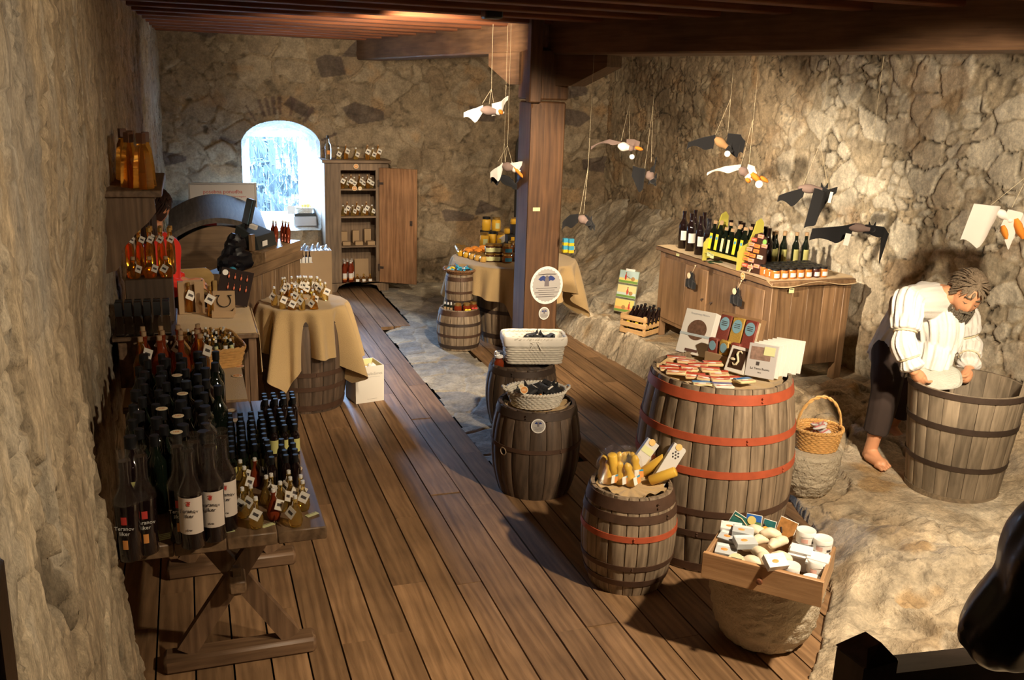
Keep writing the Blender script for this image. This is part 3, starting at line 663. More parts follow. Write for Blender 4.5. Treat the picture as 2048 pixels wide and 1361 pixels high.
bench('side_table', -.33, .205, 4.24, 5.30, .695, 'narrow table behind the trestle table, carrying the tall red bottles', 'burlap cloth on the table behind the trestle table', .0, .0)
bench('side_table', -.27, .335, 5.36, 6.05, .72, 'table beside the cloth-covered barrel, carrying the horseshoe box', 'burlap cloth hanging off the table with the horseshoe box', .24, .0)
# --- wall shelf on the left
W_SH = wood('shelf_wood', (.06, .032, .015), (.25, .155, .09), 'Y', 1, .55, .3)
SHY0, SHY1, SHZ = 4.45, 5.35, 1.63
sh = empty('wall_shelf', (-.25, 4.9, SHZ)); tag(sh, 'dark wooden wall shelf with an ogee bracket on the left wall, amber bottles on it', 'shelf')
m = MB(); m.box((-.16, SHY0-4.9, -.03), (.135, SHY1-4.9, 0), bev=.004); m.build('shelf_board', W_SH, sh)
pr = [(-.14, -.03), (.10, -.03), (.105, -.10), (.07, -.145), (.02, -.19), (-.02, -.235), (-.05, -.27), (-.055, -.33), (-.075, -.36), (-.14, -.38)]
for yy in (SHY0-4.9+.03, SHY1-4.9-.06):
    m = MB(); n = len(pr); v = [(x, yy, z) for x, z in pr]+[(x, yy+.028, z) for x, z in pr]
    m.add(v, [tuple(range(n)), tuple(range(2*n-1, n-1, -1))]+[(i, n+i, n+(i+1) % n, (i+1) % n) for i in range(n)]); m.build('bracket', wood('bracket_wood', (.06, .032, .015), (.25, .155, .09), 'Z', 1, .55, .3), sh, smooth=False)
m = MB(); m.box((-.165, SHY0-4.9+.03, -.40), (-.142, SHY1-4.9-.03, -.03)); m.build('back_board', W_SH, sh)
# --- display rack standing on the second table
RK = empty('display_rack', (-.215, 4.62, .70)); tag(RK, 'dark wooden rack against the left wall holding square clear bottles', 'rack')
m = MB(); m.box((-.135, -.10, 0), (.115, .42, .235), bev=.003)
m.build('base_box', W_SH, RK)
m = MB(); m.box((-.155, -.14, .235), (.125, .44, .255), bev=.003); m.build('shelf_board', W_SH, RK)
m = MB(); m.box((-.10, .14, .255), (.115, .40, .47), bev=.003); m.build('step', wood('step_wood', (.05, .03, .02), (.14, .09, .055), 'Z', 1, .6, .3), RK)
# --- wardrobe with open door
WZ = 1.37
wd = empty('wardrobe', (1.66, 9.72, 0)); tag(wd, 'tall brown wardrobe with its door standing open, bottles and boxes on its shelves', 'wardrobe')
W_WD = wood('wardrobe_wood', (.075, .045, .025), (.27, .175, .10), 'Z', 1, .55, .25, dark=.1)
W_WDX = wood('wardrobe_shelf_wood', (.075, .045, .025), (.29, .19, .11), 'X', 1, .55, .25, dark=.1)
ox0, ox1 = PY(683, 480, 9.72).x-1.66, PY(752, 480, 9.72).x-1.66
WX0, WX1 = PY(650, 420, 9.72).x-1.66, PY(777, 420, 9.72).x-1.66
def zf(px, py): return PY(px, py, 9.72).z
SHV = [zf(720, 566), zf(720, 492), zf(720, 433), zf(720, 378), zf(720, 341)]
m = MB(); m.box((WX0, 0, .10), (ox0, .025, WZ-.02)); m.box((ox1, 0, .10), (WX1, .025, WZ-.02)); m.box((ox0, .0, SHV[4]), (ox1, .025, WZ-.02))
pr = [(WX0, .0), (WX0+.10, .0), (WX0+.13, .06), (WX0+.22, .10), (WX0+.30, .085), (WX0+.40, .10), (WX1-.13, .06), (WX1-.10, .0), (WX1, 0), (WX1, SHV[0]-.0), (WX0, SHV[0]-.0)]
v = [(x, 0, z) for x, z in pr]+[(x, .024, z) for x, z in pr]; n = len(pr)
m.add(v, [tuple(range(n)), tuple(range(2*n-1, n-1, -1))]+[(i, n+i, n+(i+1) % n, (i+1) % n) for i in range(n)])
m.build('front_frame', W_WD, wd, smooth=False)
m = MB(); m.box((WX0, .025, 0), (WX0+.025, .31, WZ-.02)); m.box((WX1-.025, .025, 0), (WX1, .31, WZ-.02)); m.box((WX0, .29, .05), (WX1, .31, WZ-.02)); m.build('side_panels', W_WD, wd)
m = MB(); m.box((WX0-.025, -.03, WZ-.02), (WX1+.025, .32, WZ+.012), bev=.005); m.build('top_board', W_WDX, wd)
for z in SHV[:4]:
    m = MB(); m.box((WX0+.026, .004, z-.02), (WX1-.026, .288, z), bev=.003); m.build('shelf_board', W_WDX, wd)
hp = Vector((ox1+.035, -.012, 0)); tip = P(833, 577, .06)-Vector((1.66, 9.72, 0)); dv = Vector((tip.x-hp.x, tip.y-hp.y, 0)); dl_ = dv.length; da = math.atan2(dv.y, dv.x)
W_DOOR = wood('door_red_wood', (.13, .055, .022), (.40, .21, .10), 'Z', 1, .5, .25, dark=.1)
zb, zt = .10, SHV[4]+.03
m = MB(); m.box((0, -.012, zb), (dl_, .012, zt), bev=.004, c=.5); m.box((dl_-.03, -.016, zb), (dl_-.026, .016, zt))
dr = m.build('door', W_DOOR, wd, loc=hp, rot=(0, 0, da))
m = MB(); m.box((dl_-.07, -.022, (zb+zt)/2+.02), (dl_-.045, -.012, (zb+zt)/2+.07)); m.ball((dl_-.057, -.024, (zb+zt)/2+.045), .008); m.build('lock_plate', M_DARKHOOP, dr)
for zz in (zb+.16, zt-.16): m = MB(); m.tube([(0, -.016, zz-.035), (0, -.016, zz+.035)], .009); m.box((0, -.018, zz-.012), (.05, -.012, zz+.012)); m.build('hinge', M_DARKHOOP, dr)
# --- low cupboard on the right with four board front
CB = Vector((3.665, 5.215, .20)); ca = math.radians(2.0); CW, CL, CH = .66, 1.50, .735
cu = empty('cupboard', CB, ca); tag(cu, 'low brown plank cupboard on the rock ledge with wine and oil bottles on top', 'cupboard')
W_CB = wood('cupboard_wood', (.10, .052, .024), (.31, .185, .095), 'Z', .9, .5, .25, dark=.16)
W_CBY = wood('cupboard_top_wood', (.10, .052, .024), (.31, .185, .095), 'Y', .9, .5, .25, dark=.1)
fz0 = .13
m = MB(); 
m.box((0, 0, 0), (.055, .07, CH-.035), bev=.004); m.box((0, CL-.07, 0), (.055, CL, CH-.035), bev=.004); m.box((CW-.06, 0, 0), (CW, .07, CH-.035), bev=.004); m.box((CW-.06, CL-.07, 0), (CW, CL, CH-.035), bev=.004)
m.box((.004, .07, CH-.10), (.035, CL-.07, CH-.035)); m.box((.004, .07, fz0), (.035, CL-.07, fz0+.045)); m.box((.004, .72, fz0), (.035, .78, CH-.035))
m.build('frame', W_CB, cu)
m = MB(); xs = [.055, .17, .30, .43, .53, CW-.06]
for a, b in zip(xs[:-1], xs[1:]): m.box((a, .006, fz0), (b-.0015, .03, CH-.035), c=rnd(0, 1), bev=.002)
m.box((.055, CL-.03, fz0), (CW-.06, CL-.006, CH-.035)); m.box((CW-.03, .07, fz0), (CW-.006, CL-.07, CH-.035)); m.box((.03, .03, fz0), (CW-.03, CL-.03, fz0+.02))
m.build('side_panels', W_CB, cu)
for y0, y1 in ((.075, .718), (.782, 1.425)):
    m = MB(); ym = y0+(y1-y0)*.48
    m.box((-.006, y0, fz0+.03), (.018, ym-.001, CH-.075), c=rnd(0, 1), bev=.003); m.box((-.006, ym+.001, fz0+.03), (.018, y1, CH-.075), c=rnd(0, 1), bev=.003)
    d_ = m.build('door', W_CB, cu); hx = y1 if y0 < .3 else y0
    m = MB()
    m.tube([(-.006, hx-.03 if y0 < .3 else hx+.03, CH*.60), (-.022, hx-.03 if y0 < .3 else hx+.03, CH*.60), (-.026, hx-.03 if y0 < .3 else hx+.03, CH*.585)], .006); m.build('handle', M_DARKHOOP, d_)
m = MB(); m.box((-.03, -.03, CH-.035), (CW+.01, CL+.03, CH), bev=.006, c=.6); m.build('top_board', W_CBY, cu)
# --- the gold panner's tub
TUB = stand(1895, 1008, .232, .115); TH = .60
tbm = empty('wooden_tub', TUB); tag(tbm, 'tall grey wooden tub with two raised handle staves, standing on the rock', 'tub')
R_ = random.Random(5); st_n = 22; m = MB(); pre = viewang(TUB)
hl_ = [pre-1.62, pre+1.62-.25]
def trad(z): return .228+(.288-.228)*z/TH
for k in range(st_n):
    a0 = pre-1.62+(k-.5)*2*PI/st_n+.004; a1 = a0+2*PI/st_n-.008; hh = TH+(.13 if k in (0, 10) else 0); v = []; f = []; am = (a0+a1)/2
    cs = [a0, a0+.03, am, a1-.03, a1]; N = 10
    for i in range(N+1):
        z = hh*i/N; nar = 1-.25*max(0, (z-TH)/.13) if z > TH else 1
        for j, a in enumerate(cs): a_ = am+(a-am)*nar; q = trad(z)-(.003 if j in (0, 4) else 0); v.append((q*math.cos(a_), q*math.sin(a_), z))
    for i in range(N+1):
        z = hh*i/N; nar = 1-.25*max(0, (z-TH)/.13) if z > TH else 1
        for j, a in enumerate(cs): a_ = am+(a-am)*nar; q = trad(z)-.020; v.append((q*math.cos(a_), q*math.sin(a_), max(z, .03)))
    o = (N+1)*5
    for i in range(N):
        for j in range(4): f.append((i*5+j, i*5+j+1, i*5+j+6, i*5+j+5)); f.append((o+i*5+j+1, o+i*5+j, o+i*5+j+5, o+i*5+j+6))
        f.append((i*5, i*5+5, o+i*5+5, o+i*5)); f.append((i*5+4, o+i*5+4, o+i*5+9, i*5+9))
    for j in range(4): f.append((N*5+j, N*5+j+1, o+N*5+j+1, o+N*5+j))
    m.add(v, f, 0, c=R_.random())
m.lathe([(.205, .05), (.205, .07)], 40, 0, c=.2)
m.build('staves', [W_TUB], tbm, angle=50)
for z0, hh in ((.0, .035), (.185, .026), (.395, .03), (TH-.03, .03)):
    b = MB(); b.lathe([(trad(z0)-.002, z0), (trad(z0)+.0045, z0), (trad(z0+hh)+.0045, z0+hh), (trad(z0+hh)-.002, z0+hh)], 60, 0, cap0=False, cap1=False); b.build('hoop', [M_DARKHOOP if z0 else wood('hoop_wood', (.12, .09, .06), (.35, .27, .18), 'X', 2, .6, .3)], tbm)
for k in (0, 10):
    a = pre-1.62+k*2*PI/st_n; q = trad(TH+.07)+.001; b = MB(); b.lathe([(.018, -.024), (.018, .0025)], 16, 0, T(q*math.cos(a), q*math.sin(a), TH+.06) @ RZ(a) @ RY(PI/2)); b.build('handle_hole', MATS['hole_black'], tbm)
# --- boulders used as plinths
M_GRAN = stone('hewn_granite', bump=1.0, scale=2.2, attr='var3', dist=.02)
M_GRAN = plain('hewn_granite_plain', (.50, .43, .32), .9, bump=1.0, bscale=90, vary=.25, vscale=30)
def boulder(name, c, h, prof, label, seed, squash=1.0, rot=0):
    R_ = np.random.RandomState(seed)
    n, k = 72, 46; m = MB(); v = []; f = []
    A_, Tt = np.meshgrid(2*PI*np.arange(n)/n, np.linspace(0, 1, k)); r = np.interp(Tt, [p[0] for p in prof], [p[1] for p in prof])
    nx_ = fbm(2.2*np.cos(A_)+9+seed, 2.2*np.sin(A_)+Tt*2.2+9, 300+seed, 4)-.5; n2 = fbm(11*np.cos(A_)+Tt*12+30, 11*np.sin(A_)+Tt*20+40, 310+seed, 3)-.5
    q = r*(1+.10*nx_)+.020*n2; Z = h*Tt+.008*nx_*(Tt > 0)*(Tt < 1)
    v = np.stack([q*np.cos(A_), q*np.sin(A_)*squash, Z], -1).reshape(-1, 3).tolist()
    for i in range(k-1):
        for j in range(n): j2 = (j+1) % n; f.append((i*n+j, i*n+j2, (i+1)*n+j2, (i+1)*n+j))
    f.append(tuple(range(n-1, -1, -1))); f.append(tuple((k-1)*n+j for j in range(n)))
    m.add(v, f); o = m.build(name, M_GRAN, loc=c, rot=(0, 0, rot), angle=60); return tag(o, label, 'stone')
DZ = .345
ST1 = stand(1517, 1305, .13); ST1.z = 0
boulder('stone_block', ST1, DZ, [(0, .135), (.06, .165), (.25, .20), (.55, .222), (.85, .225), (1, .22)], 'rough rounded granite block under the wooden drawer', 2)
ST2 = stand(1606, 998, .10, .055)
boulder('stone_block', ST2, .255, [(0, .095), (.08, .12), (.35, .155), (.7, .168), (.95, .166), (1, .155)], 'smooth pale stone block under the handled wicker basket', 5)
# --- drawer used as a display tray
DA = [P(1408, 1107, DZ+.10), P(1646, 1166, DZ+.10)]
e1_ = (DA[1]-DA[0]); dw = e1_.length; dang = math.atan2(e1_.y, e1_.x); DD = .31
drw = empty('soap_tray', (DA[0].x, DA[0].y, DZ+.001), dang); tag(drw, 'open wooden drawer filled with white soaps and tins on the granite block', 'tray')
W_DR = wood('drawer_wood', (.26, .12, .045), (.60, .36, .18), 'X', .9, .5, .35, dark=.06)
W_DRY = wood('drawer_side_wood', (.26, .12, .045), (.60, .38, .2), 'Y', .9, .5, .35, dark=.06)
m = MB(); m.box((-.004, -.004, 0), (dw+.004, .016, .102), bev=.002, c=.5); m.build('front', W_DR, drw)
m = MB(); m.box((0, .0165, 0), (.014, DD, .10), bev=.002); m.box((dw-.014, .0165, 0), (dw, DD, .10), bev=.002); m.box((.0145, DD-.014, 0), (dw-.0145, DD, .095)); m.box((.0145, .0165, .006), (dw-.0145, DD-.0145, .014)); m.build('sides', W_DRY, drw)
m = MB(); m.lathe([(.006, 0), (.0055, .008), (.011, .014), (.013, .02), (.010, .026), (0, .028)], 18, 0, T(dw/2, -.004, .052) @ RX(PI/2)); m.build('knob', plain('polished_knob', (.16, .06, .03), .2, coat=.5), drw)
# --- baskets
M_WICK = plain('white_wicker', (.62, .58, .50), .6, vary=.2, vscale=40)
M_WICKY = plain('honey_wicker', (.66, .38, .13), .5, vary=.3, vscale=40)
M_WICKB = plain('brown_wicker', (.22, .11, .05), .6, vary=.3, vscale=40)
M_LINEN = plain('white_linen', (.78, .74, .66), .9, vary=.05, sheen=.2)
def super_r(a, rx, ry, p): return 1/((abs(math.cos(a)/rx)**p+abs(math.sin(a)/ry)**p)**(1/p))
def basket(name, loc, rz, h, rx, ry, flare, mat, label, p=2.0, rows=9, stakes=28, sr=.0035, handle=0, liner=None, thick=1.0, cat='basket', ears=False):
    root = empty(name, loc, rz); tag(root, label, cat); m = MB(); n = stakes*4
    for i in range(rows):
        z = .006+(h-.012)*i/(rows-1); t = z/h; pts = []
        for k in range(n+1):
            a = 2*PI*k/n; q = super_r(a, rx, ry, p)*(1+(flare-1)*t)+.0026*thick*math.cos(k*PI/2*1.0+PI*(i % 2)) ; pts.append((q*math.cos(a), q*math.sin(a), z))
        m.tube(pts[:-1]+[pts[0]], h/(rows-1)*.46, 5, caps=False)
    for k in range(stakes):
        a = 2*PI*k/stakes; pts = []
        for t in (0, .5, 1): q = super_r(a, rx, ry, p)*(1+(flare-1)*t); pts.append((q*math.cos(a), q*math.sin(a), .002+(h-.004)*t))
        m.tube(pts, sr*.8, 5)
    poly = [(super_r(2*PI*k/40, rx, ry, p)*math.cos(2*PI*k/40)*.99, super_r(2*PI*k/40, rx, ry, p)*math.sin(2*PI*k/40)*.99) for k in range(40)]
    m.prism(poly, 0, .006); m.build('woven_body', mat, root)
    m = MB()
    for s in range(2):
        pts = []
        for k in range(97):
            a = 2*PI*k/96; q = super_r(a, rx, ry, p)*flare+.0055*math.cos(22*a+PI*s); pts.append((q*math.cos(a), q*math.sin(a), h+.0055*math.sin(22*a+PI*s)))
        m.tube(pts, .0062*thick, 6, caps=False)
    m.build('rim', mat, root)
    if handle:
        for s in range(2):
            m = MB() if s == 0 else m; pts = []
            for k in range(33):
                t = PI*k/32; tw = .006*math.sin(11*t+PI*s); pts.append((math.cos(t)*(rx*flare)+0*tw, tw, h+math.sin(t)*handle+.006*math.cos(11*t+PI*s)))
            m.tube(pts, .0055, 6)
        m.build('handle', mat, root)
    if ears:
        for sx in (-1, 1):
            m = MB(); m.tube([(sx*rx*flare, -.03, h+.002), (sx*(rx*flare+.018), -.022, h+.014), (sx*(rx*flare+.024), 0, h+.018), (sx*(rx*flare+.018), .022, h+.014), (sx*rx*flare, .03, h+.002)], .0065, 6); m.build('handle', mat, root)
    if liner:
        def fn(u, v):
            a = 2*PI*u; wob = 1+.012*math.sin(14*a)
            if v < .5: t = v/.5; q = super_r(a, rx, ry, p)*(1+(flare-1)*t)*.965; z = .02+(h-.01)*t
            else: t = (v-.5)/.5; q = super_r(a, rx, ry, p)*flare*(1.035+.02*math.sin(t*PI))*wob; z = h+.012*math.cos(t*PI*.5)-liner*t
            return (q*math.cos(a), q*math.sin(a), z)
        m = MB(); m.sheet(fn, 120, 16, thick=.002); m.build('linen_lining', M_LINEN, root, angle=80)
    return root
OV = DRK+Vector((-.005, .01, 0)); OVZ = .476
basket('oval_basket', (OV.x, OV.y, OVZ), math.radians(-12), .085, .125, .10, 1.28, M_WICK, 'oval white wicker basket of black toy bats on the front dark barrel', rows=7, stakes=26, ears=True)
SQ = Vector((BK2.x+.075, BK2.y+.01, .436)); sqr = math.radians(-13)
sb = basket('rectangular_basket', SQ, sqr, .165, .175, .10, 1.12, M_WICK, 'rectangular whitewashed wicker basket with linen lining and a bow', p=7, rows=11, stakes=30, liner=.045)
m = MB()
for s in (-1, 1):
    m.tube([(0, -.118, .152), (s*.018, -.124, .152), (s*.032, -.122, .146), (s*.016, -.122, .139), (0, -.118, .152)], .003, 5)
    m.tube([(0, -.118, .152), (s*.02, -.124, .128), (s*.035, -.122, .10)], .003, 5)
m.build('bow', M_LINEN, sb)
HB = Vector((ST2.x+.035, ST2.y-.01, ST2.z+.257))
basket('handled_basket', HB, math.radians(-8), .115, .105, .095, 1.22, M_WICKY, 'honey-coloured wicker basket with a tall hoop handle on the pale stone', rows=10, stakes=22, handle=.17)
basket('shallow_tray', (USM.x, USM.y, UH+.003), 0, .035, .10, .10, 1.35, M_WICKB, 'round brown wicker tray of blue and yellow sweets on the slim keg', rows=4, stakes=22)
# ================================================================== bottles, jars, labels: prototypes
G_DARK = plain('dark_green_glass', (.006, .010, .006), .06, coat=.4)
G_BLACKW = plain('dark_wine_glass', (.010, .005, .005), .07, coat=.4)
G_CLEAR = plain('clear_glass', (.92, .95, .93), .03, trans=1.0, ior=1.3)
G_AMBER = plain('amber_liqueur', (.88, .45, .08), .04, trans=.92, ior=1.34)
G_GOLD = plain('golden_liqueur', (.93, .68, .22), .04, trans=.92, ior=1.34)
G_RED = plain('red_brown_liqueur', (.35, .06, .02), .05, trans=.5, ior=1.34)
G_HONEY = plain('pale_honey', (.82, .50, .12), .15, trans=.15, coat=.6)
G_HONEY2 = plain('bright_honey', (.90, .52, .04), .15, trans=.15, coat=.6)
G_HONEY3 = plain('brown_honey', (.40, .14, .03), .12, trans=.3, coat=.6)
G_JAM = plain('apricot_jam', (.50, .17, .035), .15, coat=.6)
G_JAMD = plain('dark_jam', (.06, .015, .012), .15, coat=.6)
M_GOLDCAP = plain('gold_cap', (.75, .50, .16), .28, metal=.9)
M_CORK = plain('cork', (.45, .30, .17), .9, vary=.2)
M_CELLO, _nt_, _b = _nt('cellophane'); _tr = _nt_.nodes.new('ShaderNodeBsdfTransparent'); _gl = _nt_.nodes.new('ShaderNodeBsdfGlossy'); _mi = _nt_.nodes.new('ShaderNodeMixShader'); _no = _nt_.nodes.new('ShaderNodeTexNoise'); _bp = _nt_.nodes.new('ShaderNodeBump')
_no.inputs['Scale'].default_value = 70; _bp.inputs['Strength'].default_value = .8; _bp.inputs['Distance'].default_value = .01; _nt_.links.new(_no.outputs[0], _bp.inputs['Height']); _nt_.links.new(_bp.outputs[0], _gl.inputs['Normal'])
_gl.inputs['Roughness'].default_value = .08; _mi.inputs[0].default_value = .11; _nt_.links.new(_tr.outputs[0], _mi.inputs[1]); _nt_.links.new(_gl.outputs[0], _mi.inputs[2]); _nt_.links.new(_mi.outputs[0], _nt_.nodes['Material Output'].inputs['Surface'])
M_PALE = plain('pale_label', (.74, .64, .55), .6)
M_YEL = plain('yellow_label', (.88, .66, .03), .5)
M_LBLUE = plain('label_blue', (.05, .30, .50), .5)
M_OLIVE = plain('olive_label', (.52, .50, .18), .6)
M_REDINK = plain('red_ink', (.55, .05, .04), .5)
M_TAG = plain('hang_tag', (.74, .70, .62), .6)
M_GREEN = plain('green_print', (.18, .42, .06), .5)
M_KRAFT = plain('kraft_card', (.40, .27, .15), .8, vary=.1)
M_CAPW = plain('white_cap', (.75, .74, .70), .4)
M_STRING = plain('string', (.72, .62, .42), .8)
def arc(m, r, z0, z1, a0, a1, mi=0, n=8):
    v = []; f = []
    for k in range(n+1):
        a = a0+(a1-a0)*k/n; v += [(r*math.cos(a), r*math.sin(a), z0), (r*math.cos(a), r*math.sin(a), z1)]
    for k in range(n): f.append((2*k, 2*k+2, 2*k+3, 2*k+1))
    return m.add(v, f, mi)
FR = -PI/2
def bottle(name, prof, glass, n=18, cap=None, capmat=None, label=None, extra=None, tagcard=0, wrap=False, lid=None):
    """prof (r,z); cap (r,z0,z1); label (z0,z1,mat,halfangle[,inset items])"""
    root = empty(name, (0, 0, -5)); m = MB(); m.lathe(prof, n, 0); m.build('glass_body', glass, root, angle=50)
    if cap: c = MB(); r, z0, z1 = cap; c.lathe([(r, z0), (r, z1-.0015), (r-.0015, z1)], n, 0); c.build('cap', capmat, root)
    if label:
        z0, z1, lm, ha = label; zz = (z0+z1)/2; r = max(p[0] for p in prof)+.0006; c = MB(); arc(c, r, z0, z1, FR-ha, FR+ha); c.build('paper_label', lm, root)
    if extra:
        r = max(p[0] for p in prof)+.0012
        for nm, z0, z1, ha, mt in extra: c = MB(); arc(c, r, z0, z1, FR-ha, FR+ha); c.build(nm, mt, root)
    if tagcard:
        w_ = tagcard; zt = prof[-1][1]-.012; rr = prof[-1][0]+.002; c = MB(); Mx = T(.006, -max(p[0] for p in prof)-.004, zt-w_*.9) @ RY(.5) @ RX(-.25)
        c.box((-w_/2, -.0006, -w_*.55), (w_/2, .0006, w_*.55), 0, Mx); c.box((-w_*.3, -.0009, -w_*.15), (w_*.3, -.0005, w_*.15), 1, Mx)
        c.tube([(0, -rr, zt+.004), (.004, -max(p[0] for p in prof)*.8, zt-w_*.3)], .0007, 4, 0); c.build('hang_tag', [M_TAG, M_INK], root)
    if wrap:
        W = MB(); pr = [(p[0]+.0035+.0*p[1], p[1]) for p in prof if p[1] > prof[-1][1]*.42]; pr.append((pr[-1][0]*.6, pr[-1][1]+.012)); pr.append((pr[-1][0]*1.7, pr[-1][1]+.016))
        W.lathe(pr, 26, 0, cap0=False, cap1=False, rfun=lambda a, z: 1+.09*math.sin(7*a+40*z)*math.sin(a*3+z*25)); W.build('clear_wrapper', M_CELLO, root, angle=25)
    return root
def wineprof(r, h, neck=.014, sh=.62): return [(r-.004, 0), (r, .004), (r, h*sh), (r*.93, h*(sh+.05)), (r*.6, h*(sh+.12)), (neck+.001, h*(sh+.19)), (neck, h*.93), (neck+.002, h*.935), (neck+.002, h)]
def hide(o): return o
B_TERAN = bottle('wrapped_wine_bottle', wineprof(.037, .315, sh=.58), G_BLACKW, 24, label=(.055, .175, M_PALE, 1.25), wrap=True)
text('Teranov\nliker', .017, M_INK, B_TERAN, T(0, -.0385, .125) @ RX(PI/2)); text('❦', .02, M_REDINK, B_TERAN, T(0, -.0385, .158) @ RX(PI/2)); text('Kras', .009, M_INK, B_TERAN, T(0, -.0385, .07) @ RX(PI/2))
B_TERBL = bottle('wrapped_liqueur_bottle', wineprof(.037, .315, sh=.58), G_BLACKW, 24, extra=[('red_emblem', .125, .150, .22, M_REDINK), ('orange_emblem', .045, .075, .2, M_ORANGE)], wrap=True)
text('Teranov\nliker', .017, M_CAPW, B_TERBL, T(0, -.039, .105) @ RX(PI/2))
def lab(base, d, i): return base % d[i % len(d)]
def top_at(px, py, z, h):
    p = P(px, py, z+h); return Vector((p.x, p.y, z))
tt = TZ+.0005
spots = [(270, 923, 0, 'wrapped black liqueur bottle with red emblem, at the left front corner of the trestle table'), (280, 912, 0, 'wrapped black liqueur bottle with red emblem, second from the wall at the table front'), (354, 893, 0, 'wrapped black liqueur bottle hidden behind the front labelled wine bottle'),
         (376, 903, 1, 'cellophane-wrapped wine bottle with pale label, nearest the table front'), (388, 884, 2, 'wrapped bottle without a visible label behind the two front wine bottles'), (421, 866, 2, 'wrapped bottle behind the pale-labelled wines, topmost in the cluster'),
         (419, 892, 1, 'wrapped wine bottle with pale label, middle of the three labelled ones'), (444, 875, 1, 'wrapped wine bottle with pale label, right one beside the small tagged bottles')]
for i, (x, y, k, l) in enumerate(spots):
    if i == 0: x, y = 247, 922
    p = top_at(x, y, tt, .315); pr_ = B_TERAN if k == 1 else B_TERBL
    place(pr_, p, rnd(-.25, .1) if k == 1 else rnd(-.3, .2), l, 'bottle', 'wrapped bottles at the table front')
# dark bottles filling the wall side of the table
B_JUICE = bottle('dark_bottle', wineprof(.034, .27, .013), G_DARK, 18, cap=(.0155, .235, .272), capmat=M_BLACK)
B_BIGDK = bottle('dark_bottle', [(.04, 0), (.043, .005), (.043, .16), (.036, .185), (.018, .205), (.016, .24), (.018, .245), (.018, .27)], G_BLACKW, 18, cap=(.0195, .235, .275), capmat=M_BLACK, label=(.04, .13, M_OLIVE, .9))
rr_ = random.Random(11); taken = [top_at(*(s[0], s[1]), tt, .315) for s in spots]
gi = 0
for iy in range(13):
    for ix in range(5):
        x = -.225+ix*.074+rr_.uniform(-.008, .008)+.02*(iy % 2); y = 3.10+iy*.083+rr_.uniform(-.008, .008)
        if x > .06+.02*iy/13: continue
        if any((Vector((x, y, 0))-Vector((t.x, t.y, 0))).length < .083 for t in taken): continue
        k = (ix+iy) % 3
        place(B_BIGDK if k == 0 else B_JUICE, (x, y, tt), rr_.uniform(-.5, .5), ['dark squat-shouldered bottle with an olive label among the crowded bottles by the wall', 'slim black-capped dark bottle among the crowded bottles by the wall'][0 if k == 0 else 1], 'bottle', 'dark bottles crowded on the wall side of the trestle table'); gi += 1
# small bottles with black caps in tight grids
def smallb(name, r, h, glass, capm, lm=None, n=14):
    return bottle(name, [(r-.002, 0), (r, .002), (r, h*.62), (r*.85, h*.7), (r*.42, h*.78), (r*.42, h*.84)], glass, n, cap=(r*.62, h*.80, h), capmat=capm, label=(h*.12, h*.55, lm, 1.2) if lm else None)
B_S1 = smallb('small_bottle', .0175, .125, G_DARK, M_BLACK, M_OLIVE)
B_S2 = smallb('small_bottle', .0175, .135, G_BLACKW, M_BLACK)
B_S3 = smallb('small_bottle', .0175, .125, G_BLACKW, M_BLACK, M_OLIVE)
def grid(proto, x0, y0, nx, ny, dx, dy, z, label, grp, skew=0, jit=.0015, cat='bottle', rz=0, skip=None):
    for j in range(ny):
        for i in range(nx):
            if skip and skip(i, j): continue
            place(proto, (x0+i*dx+j*skew+rnd(-jit, jit), y0+j*dy+rnd(-jit, jit), z), rz+rnd(-.1, .1), label, cat, grp)
grid(B_S1, .095, 3.27, 4, 9, .040, .052, tt, 'small black-capped bottle in the long dense grid beside the tall dark bottles', 'small capped bottles in the long grid', skew=.0015, skip=lambda i, j: j < 1 and i > 1)
grid(B_S2, .255, 3.80, 4, 3, .038, .040, tt, 'small black bottle in the far block of twelve at the table edge', 'small black bottles in the far block')
grid(B_S3, .262, 3.50, 3, 5, .040, .050, tt, 'small olive-labelled bottle in the block at the right edge of the trestle table', 'olive-labelled small bottles at the table edge')
grid(B_S2, .225, 3.16, 3, 4, .044, .055, tt, 'small plain black bottle behind the tagged drop-shaped bottles', 'plain black small bottles behind the tagged ones', jit=.006)
# drop-shaped bottles with hanging tags
DROP = [(.016, 0), (.022, .004), (.027, .022), (.025, .045), (.015, .07), (.0085, .085), (.0075, .105), (.010, .108), (.010, .112)]
B_DROP = bottle('tagged_bottle', DROP, G_GOLD, 16, cap=(.008, .110, .125), capmat=M_CAPW, tagcard=.036)
B_DROPR = bottle('tagged_bottle', DROP, G_RED, 16, cap=(.008, .110, .125), capmat=M_CAPW, tagcard=.036)
dl2 = [(480, 920), (488, 933), (509, 916), (532, 951), (542, 947), (484, 975), (560, 963), (546, 978), (577, 941), (580, 954), (601, 950), (605, 961), (511, 994), (501, 970), (590, 991)]
hints = ['leftmost of the back row', 'in the left back', 'tall dark one by the black bottles', 'in the middle', 'beside the middle', 'at the left front', 'right of the middle', 'low in the middle', 'at the right back', 'at the right', 'at the right edge, behind', 'at the right edge, in front', 'nearest the front edge', 'left of the middle', 'front right']
for i, (x, y) in enumerate(dl2):
    place(B_DROPR if i in (2, 7) else B_DROP, top_at(x, y, tt, .110), rnd(-.9, .9), scale=.88, label='drop-shaped bottle with white tag on the trestle table, %s' % hints[i], cat='bottle', group='tagged drop-shaped bottles on the trestle table')
